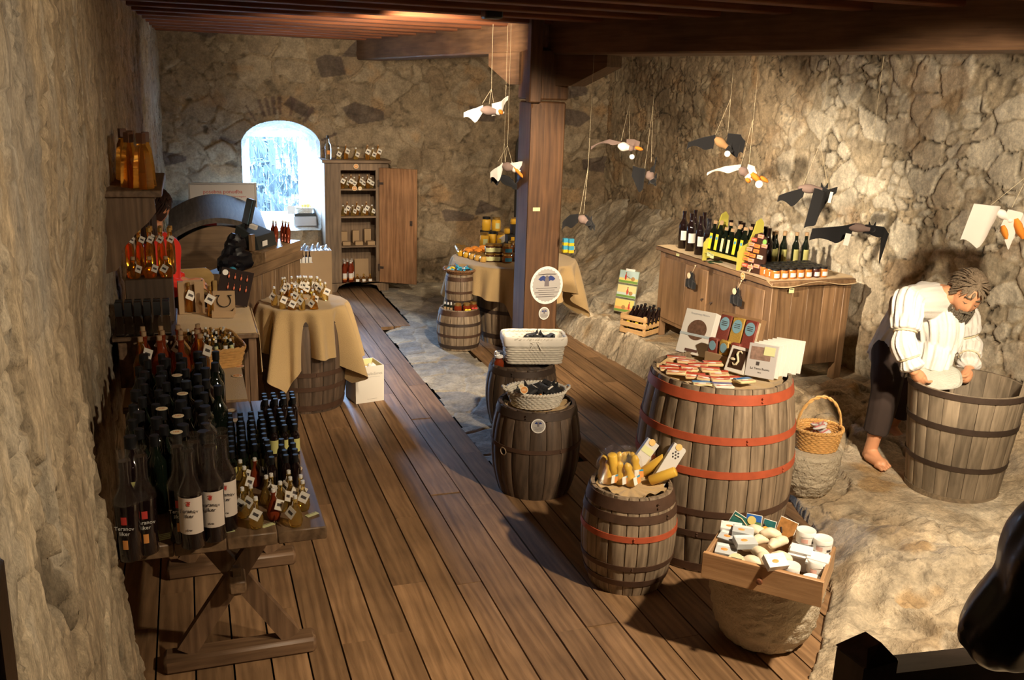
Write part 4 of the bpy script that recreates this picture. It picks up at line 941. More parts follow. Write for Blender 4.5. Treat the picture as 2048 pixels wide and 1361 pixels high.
# price discs and tickets on the table
def disc_label(r, mat, ring=M_CREAM):
    m = MB(); m.lathe([(r, 0), (r, .0012)], 24, 0); m.lathe([(r*.8, .0012), (r*.8, .0016)], 24, 1)
    for k in range(4): m.box((-r*.45+k*r*.25, -r*.3, .0016), (-r*.33+k*r*.25, r*.3, .0019), 2)
    return m
def flatprice(name, r, mats):
    o = disc_label(r, None).build(name, mats); o.location = (0, 0, -5); return o
D_OR = flatprice('price_disc', .026, [M_CREAM, M_ORANGE, M_CREAM]); D_SM = flatprice('price_disc', .020, [M_CREAM, M_CREAM, M_ORANGE])
pts = [(549, 815), (561, 832), (566, 855), (578, 880), (584, 911), (591, 938), (589, 965)]
for i, (x, y) in enumerate(pts): place(D_OR, P(x, y, tt+.0003), rnd(-.4, .4), 'orange price disc on the right edge of the trestle table, %s' % ['farthest', 'second farthest', 'third from the back', 'middle one', 'third from the front', 'second nearest', 'nearest, by the tagged bottles'][i], 'price disc', 'orange price discs on the table edge')
pts = [(541, 812), (545, 833), (548, 856), (557, 882), (565, 907), (464, 821), (470, 841), (471, 867), (473, 889)]
for i, (x, y) in enumerate(pts): place(D_SM, P(x, y, tt+.0003), rnd(-.4, .4), ['small cream price disc beside the orange discs on the trestle table', 'cream price disc lying between the two grids of small bottles'][0 if i < 5 else 1], 'price disc', 'small cream discs %s' % ('by the edge' if i < 5 else 'between the grids'))
for x, y, zt_ in ((353, 749, .274), (348, 788, .274), (335, 814, .274), (337, 835, .274), (347, 878, .274)):
    p = P(x, y, TZ+.28)
    best = min((o for o in COL.objects if o.name.startswith('dark_bottle') and o.type == 'EMPTY' and o.location.z > 0), key=lambda o: (o.location.xy-p.xy).length)
    hh = .2755
    place(D_SM, (best.location.x, best.location.y, tt+hh+.0002), 0, 'cream price disc balanced on a dark bottle cap by the left wall', 'price disc', 'discs balanced on bottle caps')
def card(name, w_, h_, mat, lines=3, t=.0012):
    m = MB(); m.box((-w_/2, -h_/2, 0), (w_/2, h_/2, t), 0)
    for k in range(lines): m.box((-w_*.38, h_*(.28-.28*k)-.0012, t), (w_*(.38-.1*(k % 2)), h_*(.28-.28*k)+.0012, t+.0003), 1)
    o = m.build(name, [mat, M_INK]); o.location = (0, 0, -5); return o
C_BIG = card('price_ticket', .085, .042, M_NOTE); C_SM = card('price_ticket', .045, .020, M_NOTE, 1)
place(C_BIG, P(322, 1076, tt+.0003), .25, 'large yellow-green ticket at the front edge of the trestle table', 'ticket')
for x, y, a, l in ((455, 1063, .1, 'small cream ticket in front of the labelled wine bottles'), (536, 1051, .45, 'small cream ticket in front of the tagged drop bottles'), (624, 1030, .5, 'small cream ticket at the right front corner of the trestle table')): place(C_SM, P(x, y, tt+.0003), a, l, 'ticket')
place(D_SM, P(364, 1069, tt+.0003), 0, 'orange-ringed disc between the wrapped bottles at the table front', 'price disc')
# ---------------------------------------------- second table: tall amber bottles, basket of miniatures
t2 = .695+.007
B_TALLA = bottle('tall_amber_bottle', [(.036, 0), (.038, .004), (.038, .175), (.030, .20), (.014, .225), (.0125, .27), (.015, .272), (.015, .28)], G_RED, 18, cap=(.011, .278, .30), capmat=M_CORK, label=(.05, .14, M_PALE, .6))
B_TALLB = bottle('tall_amber_bottle', [(.036, 0), (.038, .004), (.038, .175), (.030, .20), (.014, .225), (.0125, .27), (.015, .272), (.015, .28)], G_AMBER, 18, cap=(.011, .278, .30), capmat=M_CORK, tagcard=.045)
for i in range(4):
    for j in range(3):
        place(B_TALLA if (i+j) % 3 else B_TALLB, (-.235+i*.080+rnd(-.008, .008), 4.30+j*.095+rnd(-.01, .01), t2), rnd(-.6, .6), ['tall corked amber bottle with a tag on the table behind the trestle table', 'tall corked red-brown bottle on the table behind the trestle table'][1 if (i+j) % 3 else 0], 'bottle', 'tall corked bottles behind the trestle table')
B_MINI = smallb('miniature_bottle', .011, .075, G_AMBER, M_GOLDCAP, M_WHITE, 10); B_MINID = smallb('miniature_bottle', .011, .075, G_DARK, M_CAPW, M_NOTE, 10)
bq = Vector((.07, 4.93, t2)); basket('wicker_tray', bq, math.radians(10), .10, .115, .185, 1.18, M_WICKY, 'rectangular pale wicker basket of miniature bottles on the left tables', p=6, rows=7, stakes=26)
mm = MB(); mm.box((-.095, -.16, 0), (.095, .16, .055)); tag(mm.build('basket_filler', M_KRAFT, loc=(bq.x, bq.y, t2+.007), rot=(0, 0, math.radians(10))), 'kraft card packing inside the basket of miniature bottles', 'packing')
for j in range(9):
    for i in range(5):
        q = RZ(math.radians(10)) @ Vector((-.078+i*.039, -.142+j*.035, 0)); place(B_MINI if (i*3+j) % 2 else B_MINID, (bq.x+q.x, bq.y+q.y, t2+.064), 0, ['miniature amber bottle with gold cap in the pale wicker basket', 'miniature dark bottle with white cap in the pale wicker basket'][0 if (i*3+j) % 2 else 1], 'bottle', 'miniatures in the wicker basket', rot=(rnd(-.25, .25), rnd(-.25, .25), rnd(-1, 1)))
pts = [(474, 716), (478, 733), (475, 752)]
for x, y in pts: place(D_OR, P(x, y, t2+.0005), 0, 'orange price disc on the burlap cloth behind the trestle table', 'price disc', 'orange discs on the burlap cloth')
# rack goods
rz_ = .70+.255
B_SQC = bottle('square_clear_bottle', [(.0225, 0), (.0245, .003), (.0245, .085), (.013, .10), (.010, .105), (.010, .112)], G_CLEAR, 4, cap=(.0215, .095, .160), capmat=M_BLACK)
for o in B_SQC.children: o.rotation_euler = (0, 0, PI/4)
for i in range(6):
    for j in range(2): place(B_SQC, (-.335+i*.041, 4.515+j*.05, rz_), 0, 'clear square bottle with tall black cap on the rack by the left wall', 'bottle', 'clear square bottles on the rack')
B_POT = bottle('round_pot_bottle', [(.024, 0), (.030, .005), (.033, .03), (.028, .055), (.012, .07), (.011, .085), (.014, .087), (.014, .09)], G_AMBER, 18, cap=(.010, .09, .105), capmat=M_CORK, tagcard=.032)
for i in range(3): place(B_POT, (-.275+i*.075, 4.805, .70+.470), rnd(-.6, .6), 'round-bellied amber bottle with tag on the rack step, %s' % ['left', 'middle', 'right'][i], 'bottle', 'round amber bottles on the rack step')
B_GOLDC = bottle('gold_capped_bottle', [(.017, 0), (.019, .003), (.019, .13), (.014, .16), (.009, .18), (.009, .215)], G_AMBER, 14, cap=(.011, .212, .235), capmat=M_GOLDCAP, tagcard=.028)
for i in range(10): place(B_GOLDC, (-.29+(i % 5)*.047+rnd(-.004, .004), 4.885+(i//5)*.055, .70+.470), rnd(-.6, .6), 'slim gold-capped bottle behind the round bottles on the rack', 'bottle', 'slim gold-capped bottles on the rack')
# shelf goods: tall tapering amber bottles
B_TAPER = bottle('tapering_bottle', [(.044, 0), (.046, .004), (.040, .10), (.030, .17), (.020, .19), (.019, .20)], G_AMBER, 4, cap=(.021, .20, .245), capmat=plain('dark_wood_cap', (.10, .04, .02), .5))
for i, (x, y) in enumerate(((-.245, 4.60), (-.19, 4.53), (-.245, 4.76), (-.175, 4.66), (-.29, 4.95))): place(B_TAPER, (x, y, SHZ), .3*i, 'tapering amber bottle with dark cap on the wall shelf, %s' % ['second from the wall', 'nearest the viewer', 'third in the row', 'outermost at the shelf edge', 'rearmost'][i], 'bottle', 'tapering bottles on the wall shelf')
# ---------------------------------------------- third table: boxes
t3 = .72+.007
def openbox(name, w_, d_, h_, mat, t=.003):
    m = MB(); m.box((-w_/2, -d_/2, 0), (w_/2, d_/2, t)); m.box((-w_/2, -d_/2, t), (-w_/2+t, d_/2, h_)); m.box((w_/2-t, -d_/2, t), (w_/2, d_/2, h_)); m.box((-w_/2+t, -d_/2, t), (w_/2-t, -d_/2+t, h_)); m.box((-w_/2+t, d_/2-t, t), (w_/2-t, d_/2, h_)); return m
p = P(448, 636, t3); hbx = empty('gift_box', (p.x, p.y+.05, t3), -.15); tag(hbx, 'small kraft box with a horseshoe shape on its raised lid', 'box')
openbox('tray', .125, .10, .04, M_KRAFT).build('tray', M_KRAFT, hbx)
m = MB(); m.box((-.065, .051, .0), (.065, .056, .145)); m.build('lid', M_KRAFT, hbx)
m = MB(); pts_ = [(.040*math.sin(a)*(1-.12*abs(a)/2.6*0), .049, .085-.040*math.cos(a)) for a in [(-2.5+5.0*k/24) for k in range(25)]]
pts_ = [(-.046, .049, .118)]+pts_+[(.046, .049, .118)]; m.tube(pts_, .0065, 6, flat=.4); m.build('horseshoe', M_BLACK, hbx)
p = P(385, 630, t3); bx = empty('gift_box', (p.x, p.y+.03, t3), .1); tag(bx, 'tall open kraft box with an amber bottle and white tag standing in it', 'box')
m = MB(); m.box((-.075, .0, 0), (.075, .05, .006)); m.box((-.075, .045, .006), (.075, .05, .20)); m.box((-.075, 0, .006), (-.045, .045, .20)); m.box((.02, 0, .006), (.075, .004, .20)); m.box((.07, .004, .006), (.075, .045, .20)); m.build('carton', M_KRAFT, bx)
B_BOX = bottle('amber_bottle', [(.018, 0), (.020, .003), (.018, .12), (.009, .14), (.008, .165)], G_AMBER, 14, cap=(.010, .163, .185), capmat=M_GOLDCAP, tagcard=.05)
place(B_BOX, (bx.location.x-.015, bx.location.y+.025, t3+.0065), .2, 'amber bottle with large white tag inside the tall kraft box', 'bottle')
p = P(422, 632, t3); place(B_BOX, (p.x, p.y, t3), -.3, 'amber bottle with tag between the kraft boxes', 'bottle')
# board hung with red pendants
pb = empty('pendant_board', (.38, 6.12, t3+.02), .25); 
m = MB(); m.box((-.10, 0, 0), (.10, .008, .22)); bo = m.build('board', plain('dark_velvet', (.02, .010, .008), .9), pb)
tag(pb, 'dark slanted board hung with small red pendants beside the burlap-covered barrel', 'display board')
m = MB(); m.lathe([(.018, 0), (.018, .002)], 20, 0, T(-.075, -.001, .19) @ RX(PI/2)); m.build('white_badge', M_WHITE, pb)
for k in range(9): m = MB(); x = -.05+(k % 4)*.038+(k//4)*.006; z = .17-(k//4)*.068; m.ball((x, -.008, z), (.006, .004, .012), n=8, k=6); m.tube([(x, -.006, z+.012), (x, -.003, z+.028)], .0012, 4); m.build('pendant', plain('red_pendant', (.65, .16, .08), .3), pb)
pb.rotation_euler = (-.12, .26, .10); pb.location = (.215, 5.99, t3+.028)
# chair behind
ch = empty('chair', (-.02, 6.55, 0), .12); tag(ch, 'pale yellow wooden chair behind the kraft boxes at the left', 'chair')
W_CH = wood('chair_birch', (.42, .26, .08), (.66, .45, .17), 'X', 1, .35, .1)
m = MB()
def cb_(u, v):
    x = (u-.5)*.30; hh = .17*(1-max(0, abs(u-.5)*2-.6)**2*2.2); return (x, -.03*math.cos((u-.5)*2.6), .72+hh*v+(1-1)*0)
m.sheet(cb_, 24, 8, thick=.012); m.build('backrest', W_CH, ch)
m = MB(); m.box((-.17, -.38, .42), (.17, -.02, .445), bev=.01); m.build('seat', W_CH, ch)
for sx in (-.15, .15):
    m = MB(); m.box((sx-.014, -.035, 0), (sx+.014, -.01, .80 if True else .42), bev=.003); m.build('leg', W_CH, ch); m = MB(); m.box((sx-.014, -.36, 0), (sx+.014, -.335, .42), bev=.003); m.build('leg', W_CH, ch)
# ================================================================== more goods
# ---- tagged bottles on the burlap-covered barrel
cz = CLH+.009
pts = [(537, 545), (549, 552), (559, 540), (568, 556), (578, 531), (590, 528), (598, 546), (611, 537), (622, 533), (614, 548), (632, 542), (643, 538), (654, 545), (664, 541), (548, 575), (560, 583), (573, 590), (590, 573), (602, 594), (625, 580), (636, 588), (650, 566), (583, 560), (640, 560)]
B_DG = bottle('tagged_bottle', [(.019, 0), (.021, .003), (.021, .06), (.010, .078), (.008, .105), (.010, .108), (.010, .112)], G_GOLD, 14, cap=(.008, .110, .125), capmat=M_CAPW, tagcard=.040)
B_DG2 = bottle('tagged_bottle', [(.026, 0), (.028, .004), (.020, .045), (.008, .06), (.007, .085), (.010, .088), (.010, .092)], G_AMBER, 14, cap=(.008, .09, .105), capmat=M_CAPW, tagcard=.040)
for i, (x, y) in enumerate(pts):
    pr_ = B_DG2 if i in (3, 9, 16, 20, 22) else B_DG; p = top_at(x, y, cz, .12)
    d = Vector((p.x-CLB.x, p.y-CLB.y)); 
    if d.length > .245: d = d.normalized()*.245; p = Vector((CLB.x+d.x, CLB.y+d.y, cz))
    place(pr_, p, rnd(-.9, .9), ['slim clear bottle of golden liqueur with white tag on the burlap-covered barrel', 'conical amber bottle with white tag on the burlap-covered barrel'][0 if pr_ is B_DG else 1], 'bottle', 'tagged bottles on the burlap-covered barrel')
for x, y, l in ((578, 600, 'left'), (608, 598, 'right')): place(D_OR, P(x, y, cz+.001), 0, 'orange price disc at the front of the burlap-covered barrel, %s one' % l, 'price disc')
place(C_SM, P(643, 590, cz+.001), .4, 'cream ticket at the right front of the burlap-covered barrel', 'ticket')
# ---- white carton on the floor
a, b, c = P(712, 809), P(768, 801), P(693, 787)
wv = Vector((b.x-a.x, b.y-a.y)); ww = wv.length; wa = math.atan2(wv.y, wv.x); wh = ZPX(a, 737); wdp = .20
wb = empty('carton', (a.x, a.y, 0), wa); tag(wb, 'open white carton with a green leaf print standing on the floorboards', 'carton')
M_CARD = plain('white_cardboard', (.78, .74, .66), .7); M_CARDY = plain('inner_yellow_card', (.80, .68, .34), .7)
m = MB(); t = .005
m.box((0, 0, 0), (ww, t, wh), 0); m.box((0, wdp-t, 0), (ww, wdp, wh), 0); m.box((0, t, 0), (t, wdp-t, wh), 0); m.box((ww-t, t, 0), (ww, wdp-t, wh), 0); m.box((t, t, 0), (ww-t, wdp-t, t), 0)
m.box((t, t+.001, t), (ww-t, t+.003, wh-.002), 1); m.box((t, wdp-t-.003, t), (ww-t, wdp-t-.001, wh-.002), 1); m.box((t+.001, t, t), (t+.003, wdp-t, wh-.002), 1); m.box((ww-t-.003, t, t), (ww-t-.001, wdp-t, wh-.002), 1)
m.build('box', [M_CARD, M_CARDY], wb)
m = MB(); m.ball((ww*.28, -.0006, wh*.80), (.015, .0008, .017)); m.build('leaf_print', plain('leaf_green', (.45, .62, .03), .5), wb)
text('HelloSimes', .028, plain('grey_print', (.35, .33, .28), .6), wb, T(ww*.64, -.001, wh*.79) @ RX(PI/2)); m = MB(); m.box((ww*.3, -.0012, wh*.70), (ww*.85, -.0002, wh*.705)); m.box((ww*.4, -.0012, wh*.09), (ww*.75, -.0002, wh*.095)); m.build('print_line', MATS['grey_print'], wb)
m = MB()
for k in range(6): m.ball((ww*(.2+.12*k), wdp*(.35+.3*(k % 2)), wh*.78+.01*(k % 3)), (.03, .025, .018), fn=lambda q, d: q*(1+.25*math.sin(9*d.x+5*d.z)), n=10, k=7)
tag(m.build('crumpled_paper', M_WHITE, loc=(a.x, a.y, 0), rot=(0, 0, wa)), 'crumpled white paper stuffed into the open carton', 'paper')
# ---- wardrobe contents
WO = Vector((1.66, 9.72, 0)); 
def wx_(px, py, dy=.10): q = PY(px, py, 9.72+dy); return q
B_W1 = bottle('tagged_bottle', [(.020, 0), (.022, .003), (.022, .075), (.010, .095), (.008, .125), (.010, .13)], G_AMBER, 12, cap=(.009, .13, .145), capmat=M_CORK, tagcard=.045)
B_W2 = bottle('tagged_bottle', [(.024, 0), (.026, .003), (.018, .05), (.008, .07), (.008, .10)], G_GOLD, 12, cap=(.009, .10, .115), capmat=M_CAPW, tagcard=.042)
zt_ = WZ+.0125
B_TC = bottle('tall_clear_bottle', [(.030, 0), (.032, .003), (.032, .14), (.012, .17), (.010, .21)], G_CLEAR, 16, cap=(.012, .205, .24), capmat=M_BLACK, label=(.05, .09, M_ORANGE, .5)); 
q = PY(657, 322, 9.78); place(B_TC, (q.x, 9.80, zt_), 0, 'tall clear bottle with dark cap at the left end of the wardrobe top', 'bottle')
for i, x in enumerate((678, 693, 712, 735, 746, 758)):
    q = PY(x, 322, 9.80); place(B_W1 if i % 2 else B_W2, (q.x, 9.80+rnd(0, .05), zt_), rnd(-.3, .3), 'golden tagged bottle on top of the wardrobe, %s' % ['nearest the tall clear bottle', 'second from the tall bottle', 'behind the orange disc', 'fourth along', 'fifth along', 'at the right end'][i], 'bottle', 'tagged bottles on the wardrobe top', scale=1.05)
for zi, n_, grp in ((3, 8, 'top shelf'), (2, 7, 'second shelf')):
    z = SHV[zi]+.0005
    for i in range(n_):
        x = ox0+.03+(ox1-ox0-.06)*i/(n_-1); place(B_W1 if (i+zi) % 2 else B_W2, (WO.x+x, WO.y+.06+.05*(i % 2), z), rnd(-.6, .6), 'tagged liqueur bottle on the %s of the wardrobe' % grp, 'bottle', 'tagged bottles on the wardrobe %s' % grp, scale=.98)
z = SHV[1]+.0005
for i in range(3):
    x = ox0+.055+(ox1-ox0-.11)*i/2; hh = (.125, .135, .15)[i]
    m = MB(); m.box((-.035, 0, 0), (.035, .05, hh), bev=.001); tag(m.build('gift_box', M_KRAFT, loc=(WO.x+x, WO.y+.18, z)), 'upright kraft box on the third wardrobe shelf, %s' % ['left', 'middle', 'right and tallest'][i], 'box', 'kraft boxes in the wardrobe')
    m = MB(); m.box((-.04, -.04, 0), (.04, .03, .035), bev=.001); m.box((-.038, -.038, .0355), (.038, .028, .039)); tag(m.build('gift_box', M_KRAFT, loc=(WO.x+x+.01, WO.y+.08, z), rot=(0, 0, .1*i-.1)), 'small flat kraft box in front of the upright ones in the wardrobe, %s' % ['left', 'middle', 'right'][i], 'box', 'flat kraft boxes in the wardrobe')
z = SHV[0]+.0005
B_WW = bottle('wine_bottle', wineprof(.026, .235, .010), G_RED, 16, cap=(.012, .205, .237), capmat=M_CAPW, label=(.03, .10, M_WHITE, .9), extra=[('orange_band', .03, .045, .9, M_ORANGE)])
for i, (dx, dy) in enumerate(((.035, .05), (.10, .05), (.04, .13), (.08, .14), (.125, .13))): place(B_WW, (WO.x+ox0+dx, WO.y+dy, z), 0, 'white-capped wine bottle at the bottom of the wardrobe, %s' % ['front left', 'front right', 'rear left', 'rear middle', 'rear right'][i], 'bottle', 'wine bottles at the bottom of the wardrobe')
B_WR = bottle('round_bottle', [(.020, 0), (.025, .004), (.024, .04), (.010, .055), (.009, .07)], G_AMBER, 14, cap=(.011, .068, .085), capmat=M_GOLDCAP, label=(.006, .034, M_WHITE, .8))
for i in range(3): place(B_WR, (WO.x+ox0+.17+i*.068, WO.y+.05, z), 0, 'squat round bottle with white label at the bottom of the wardrobe, %s' % ['left', 'middle', 'right'][i], 'bottle', 'squat bottles in the wardrobe')
m = MB(); m.box((0, 0, 0), (.15, .006, .22)); tag(m.build('card_panel', M_KRAFT, loc=(WO.x+ox0+.17, WO.y+.20, z), rot=(-.1, 0, 0)), 'plain kraft board leaning at the back of the wardrobe bottom', 'board')
def stickdisc(px, py, r, label, Y=9.70, o=D_OR, sc=1.0): q = PY(px, py, Y); return place(o, q, 0, label, 'price disc', rot=(PI/2, 0, 0), scale=sc)
stickdisc(712, 333, .03, 'orange price disc on the wardrobe front above the shelves', Y=9.688); stickdisc(709, 377, .02, 'orange disc on the edge of the top wardrobe shelf', Y=9.723); stickdisc(720, 377, .02, 'small cream disc on the edge of the top wardrobe shelf', Y=9.723, o=D_SM)
# ---- honey table
hz = HZ+.030+.007
def hj(name, r, h, glass, capm, lab=None, lid=.75): return bottle(name, [(r*.80, 0), (r, h*.10), (r*1.03, h*.42), (r*.95, h*.68), (r*.72, h*.78), (r*.72, h*.82)], glass, 14, cap=(r*.80, h*.80, h), capmat=capm, label=(h*.12, h*.6, lab, .9) if lab else None)
J_S = hj('honey_jar', .026, .055, G_HONEY, M_GOLDCAP); J_S2 = hj('honey_jar', .026, .055, G_HONEY2, M_GOLDCAP)
HX, HY = HON.x, HON.y
def onhon(px, py, z=hz): return P(px, py, z)
base_ = [(925, 510), (937, 514), (949, 517), (961, 520)]
for r_ in range(5):
    for c_ in range(5):
        p = onhon(926+c_*9.5+r_*1.5+ (0), 513+c_*3.0-r_*8.5)
        p = Vector((P(922+c_*11, 512+c_*3.1, hz).x, P(922+c_*11, 512+c_*3.1, hz).y, hz))+Vector((.012, .070, 0))*r_
        place(J_S2 if (c_ < 2 and r_ < 2) else J_S, p, 0, ['small round jar of pale honey with gold lid at the left of the honey table', 'small round jar of bright yellow honey at the left front of the honey table'][1 if (c_ < 2 and r_ < 2) else 0], 'jar', 'small honey jars in rows', scale=1.12)
J_L = bottle('squat_jar', [(.030, 0), (.034, .004), (.034, .040), (.028, .046)], G_JAMD, 14, cap=(.029, .044, .058), capmat=M_GOLDCAP, label=(.008, .036, M_NOTE, 1.2))
J_B = bottle('squat_jar', [(.030, 0), (.036, .008), (.036, .036), (.026, .048)], G_HONEY3, 14, cap=(.027, .046, .060), capmat=M_GOLDCAP, label=(.010, .034, M_LBLUE, .7))
for x, l in ((979, 'first'), (995, 'second')):
    for k in range(2): p = P(x, 523, hz); place(J_L, (p.x, p.y, hz+k*.0762), scale=1.3, label= 'dark squat jar with cream label on the honey table, %s of two stacks, %s' % (l, 'top' if k else 'bottom'), cat='jar', group='stacked dark jars')
for x, l in ((1014, 'beside the dark jars'), (1041, 'next to the wooden post')):
    for k in range(2):
        for d in range(1 if x < 1020 else 3): p = P(x, 525, hz)+Vector((-.01, .085, 0))*d; place(J_B, (p.x, p.y, hz+k*.0788), scale=1.3, label= 'amber jar with blue label %s, %s' % (l, 'on top' if k else 'below'), cat='jar', group='stacked blue-labelled jars')
J_T = bottle('tall_honey_jar', [(.030, 0), (.033, .004), (.033, .075), (.026, .085)], G_HONEY2, 14, cap=(.029, .083, .100), capmat=M_BLACK, label=None)
J_TG = bottle('tall_honey_jar', [(.030, 0), (.033, .004), (.033, .075), (.026, .085)], G_HONEY2, 14, cap=(.029, .083, .100), capmat=M_GOLDCAP, label=(.02, .06, M_NOTE, .5))
for i, (x, y, pr_) in enumerate(((968, 494, J_TG), (984, 491, J_T), (1003, 493, J_TG))): p = P(x, y, hz); place(pr_, (p.x, p.y, hz), 0, 'tall yellow honey jar behind the stacked dark jars, %s' % ['left', 'middle', 'right'][i], 'jar', 'tall honey jars, front row', scale=1.35)
for i, (x, y, pr_) in enumerate(((980, 484, J_T), (1000, 485, J_TG))):
    p = P(x, y-4, hz)+Vector((0, .13, 0)); m = MB(); m.box((-.05, -.045, 0), (.05, .045, .075), bev=.002); tag(m.build('riser_block', plain('black_card', (.015, .014, .013), .5), loc=(p.x, p.y, hz)), 'black display block under a tall honey jar, %s' % ['left', 'right'][i], 'block')
    place(pr_, (p.x, p.y, hz+.0755), 0, 'tall honey jar raised on a black block, %s' % ['left', 'right'][i], 'jar', scale=1.35)
M_ORF = plain('orange_fabric', (.80, .28, .03), .8); M_PUR = plain('purple_ribbon', (.20, .13, .30), .7)
J_O = bottle('wrapped_honey_jar', [(.028, 0), (.032, .004), (.032, .045), (.026, .055)], G_HONEY3, 14)
m = MB(); m.lathe([(.045, .044), (.034, .056), (.030, .066), (.012, .074), (0, .075)], 20, 0, rfun=lambda a, z: 1+.12*math.sin(6*a)*max(0, (.066-z)/.02)); m.build('fabric_cover', M_ORF, J_O)
for i, (dx, dy) in enumerate(((-.385, .06), (-.31, .12), (-.30, .03), (-.22, .16), (-.23, .07), (-.14, .22), (-.16, .13))): place(J_O, (HX+dx, HY+dy+.05, hz), 0, 'honey jar with an orange fabric cover at the back left of the honey table', 'jar', 'orange-covered honey jars', scale=1.15)
# black gift boxes with a stepped stack of jars
bk = [(0, 0, 0), (.10, 0, 0), (.20, 0, 0), (.05, .01, .085), (.15, .01, .085), (.10, .02, .17)]
for i, (dx, dy, dz) in enumerate(bk):
    m = MB(); m.box((-.047, -.04, 0), (.047, .04, .083), bev=.002); m.box((-.014, -.0408, .02), (.014, -.040, .06)); ob = m.build('gift_box', MATS['black_card'], loc=(HX+.02+dx, HY+.28+dy, hz+dz)); 
    w2 = MB(); w2.box((-.016, -.0425, .02), (.016, -.0405, .062)); w2.build('window', M_HONEY_W if 'M_HONEY_W' in globals() else G_HONEY2, ob); tag(ob, 'black gift box with yellow window behind the honey jars, %s' % ['bottom left', 'bottom middle', 'bottom right', 'second tier left', 'second tier right', 'topmost'][i], 'box', 'black honey gift boxes')
for i, (dx, dz) in enumerate(((.07, .17), (.13, .255), (.20, .17))): place(J_S2, (HX+dx-.04, HY+.30 if i != 1 else HY+.30, hz+dz+.0005-(.001)), 0, 'small honey jar standing on the stacked black boxes, %s' % ['left', 'topmost', 'right'][i], 'jar')
gb = empty('honey_basket', (HX+.10, HY-.06, hz)); gb.location = P(1030, 497, hz)+Vector((.02, .06, 0)); tag(gb, 'jar crate under a draped white cloth beside the wooden post on the honey table', 'basket')
m = MB(); m.box((-.09, -.06, 0), (.09, .07, .075), bev=.004); m.build('crate', plain('reddish_wicker', (.30, .12, .05), .6, vary=.3, vscale=60), gb)
m = MB(); m.sheet(lambda u, v: ((u-.5)*.30, (v-.5)*.16, .085+.05*(1-(2*u-1)**2)-.03*(2*v-1)**2+.006*math.sin(9*u)), 24, 12, thick=.003); m.build('cloth_cover', M_LINEN, gb, angle=80)
M_MILK = plain('milk_blue', (.08, .45, .70), .5)
for i, (x, y) in enumerate(((1130, 505), (1141, 506))):
    for k in range(2):
        p = P(x, y, hz); m = MB(); m.box((-.024, -.02, 0), (.024, .02, .065), 0, bev=.002); m.box((-.0245, -.0205, .0), (.0245, .0205, .028), 1); tag(m.build('packet', [M_MILK, M_YEL], loc=(p.x, p.y, hz+k*.066)), 'blue and yellow packet right of the wooden post on the honey table, %s %s' % (['left', 'right'][i], ['bottom', 'top'][k]), 'packet', 'blue and yellow packets right of the post')
p = P(1136, 504, hz)+Vector((0, .09, 0)); place(J_L, (p.x+.05, p.y-.02, hz), 0, 'dark jar with cream label behind the packets right of the post', 'jar')
# arched notice board
ab = empty('arched_board', (PY(1062, 400, 9.6).x, 9.62, .30), 0); tag(ab, 'arched black-rimmed white board with painted black figures behind the honey table', 'notice board')
m = MB(); pr = [(-.19, 0), (.19, 0), (.19, 1.24)]+[(.19*math.cos(PI*k/16), 1.24+.19*math.sin(PI*k/16)) for k in range(1, 16)]+[(-.19, 1.24)]
m.add([(x, 0, z) for x, z in pr]+[(x, .03, z) for x, z in pr], [tuple(range(len(pr))), tuple(range(2*len(pr)-1, len(pr)-1, -1))]+[(i, len(pr)+i, len(pr)+(i+1) % len(pr), (i+1) % len(pr)) for i in range(len(pr))]); m.build('panel', M_BLACK, ab, smooth=False)
m = MB(); pr = [(x*.83, z*.97+.02) for x, z in pr]; m.add([(x, -.002, z) for x, z in pr], [tuple(range(len(pr)))]); m.build('white_face', plain('board_face', (.72, .68, .62), .6), ab, smooth=False)
R_ = random.Random(8); m = MB()
for k in range(9):
    cx_, cz_ = R_.uniform(-.11, .11), .2+k*.13; pts_ = [(cx_+.05*math.cos(.9*j+k)+.012*j*(-1)**k, -.004, cz_+.05*math.sin(1.1*j+k)) for j in range(8)]; m.tube(pts_, [.012, .014, .01, .012, .016, .011, .008, .003], 6, flat=.2, up=(0, 1, 0))
m.build('painted_figures', M_BLACK, ab); ab.rotation_euler = (-.04, 0, 0); ab.location.y = 9.55
# ---- squat keg jars, sweets
J_G = bottle('gold_lid_jar', [(.034, 0), (.038, .004), (.038, .07), (.030, .085)], G_RED, 16, cap=(.033, .083, .105), capmat=M_GOLDCAP)
rb1 = MB()
for s in (-1, 1): rb1.ball((s*.016, -.042, .045), (.016, .005, .011), n=8, k=6); rb1.tube([(0, -.042, .045), (s*.016, -.044, .022)], .003, 4)
J_GY = copy_tree(J_G); J_GR = copy_tree(J_G); rb1.build('ribbon_bow', M_YEL, J_GY); rb2 = MB(); rb2.v = rb1.v; rb2.f = rb1.f; rb2.m = rb1.m; rb2.c = rb1.c; rb2.build('ribbon_bow', M_REDINK, J_GR)
lz = .345-.035+.0005
_e = Vector((_d.y, -_d.x, 0))
for pr_, s_, f_, l in ((J_G, -.012, .105, 'jar with gold lid on the squat keg, left'), (J_GY, .062, .090, 'jar with gold lid and yellow bow on the squat keg'), (J_GR, .118, .030, 'jar with gold lid and red bow on the squat keg')):
    q = LSM+_e*s_-_d*f_; place(pr_, (q.x, q.y, lz), 0, l, 'jar', scale=.86)
B_T4 = smallb('small_bottle', .011, .085, G_DARK, M_CAPW, M_KRAFT, 10)
for i in range(4): q = LSM-_e*(.068+.026*(i % 3))-_d*(.075-.03*(i//3)-.02*(i % 3)); place(B_T4, (q.x, q.y, lz), 0, 'tiny dark bottle with white cap at the left of the squat keg', 'bottle', 'tiny white-capped bottles on the squat keg')
m = MB(); mats_ = [plain('sweet_blue', (.05, .42, .66), .4), M_YEL, plain('sweet_white', (.75, .8, .8), .4)]
SW = []
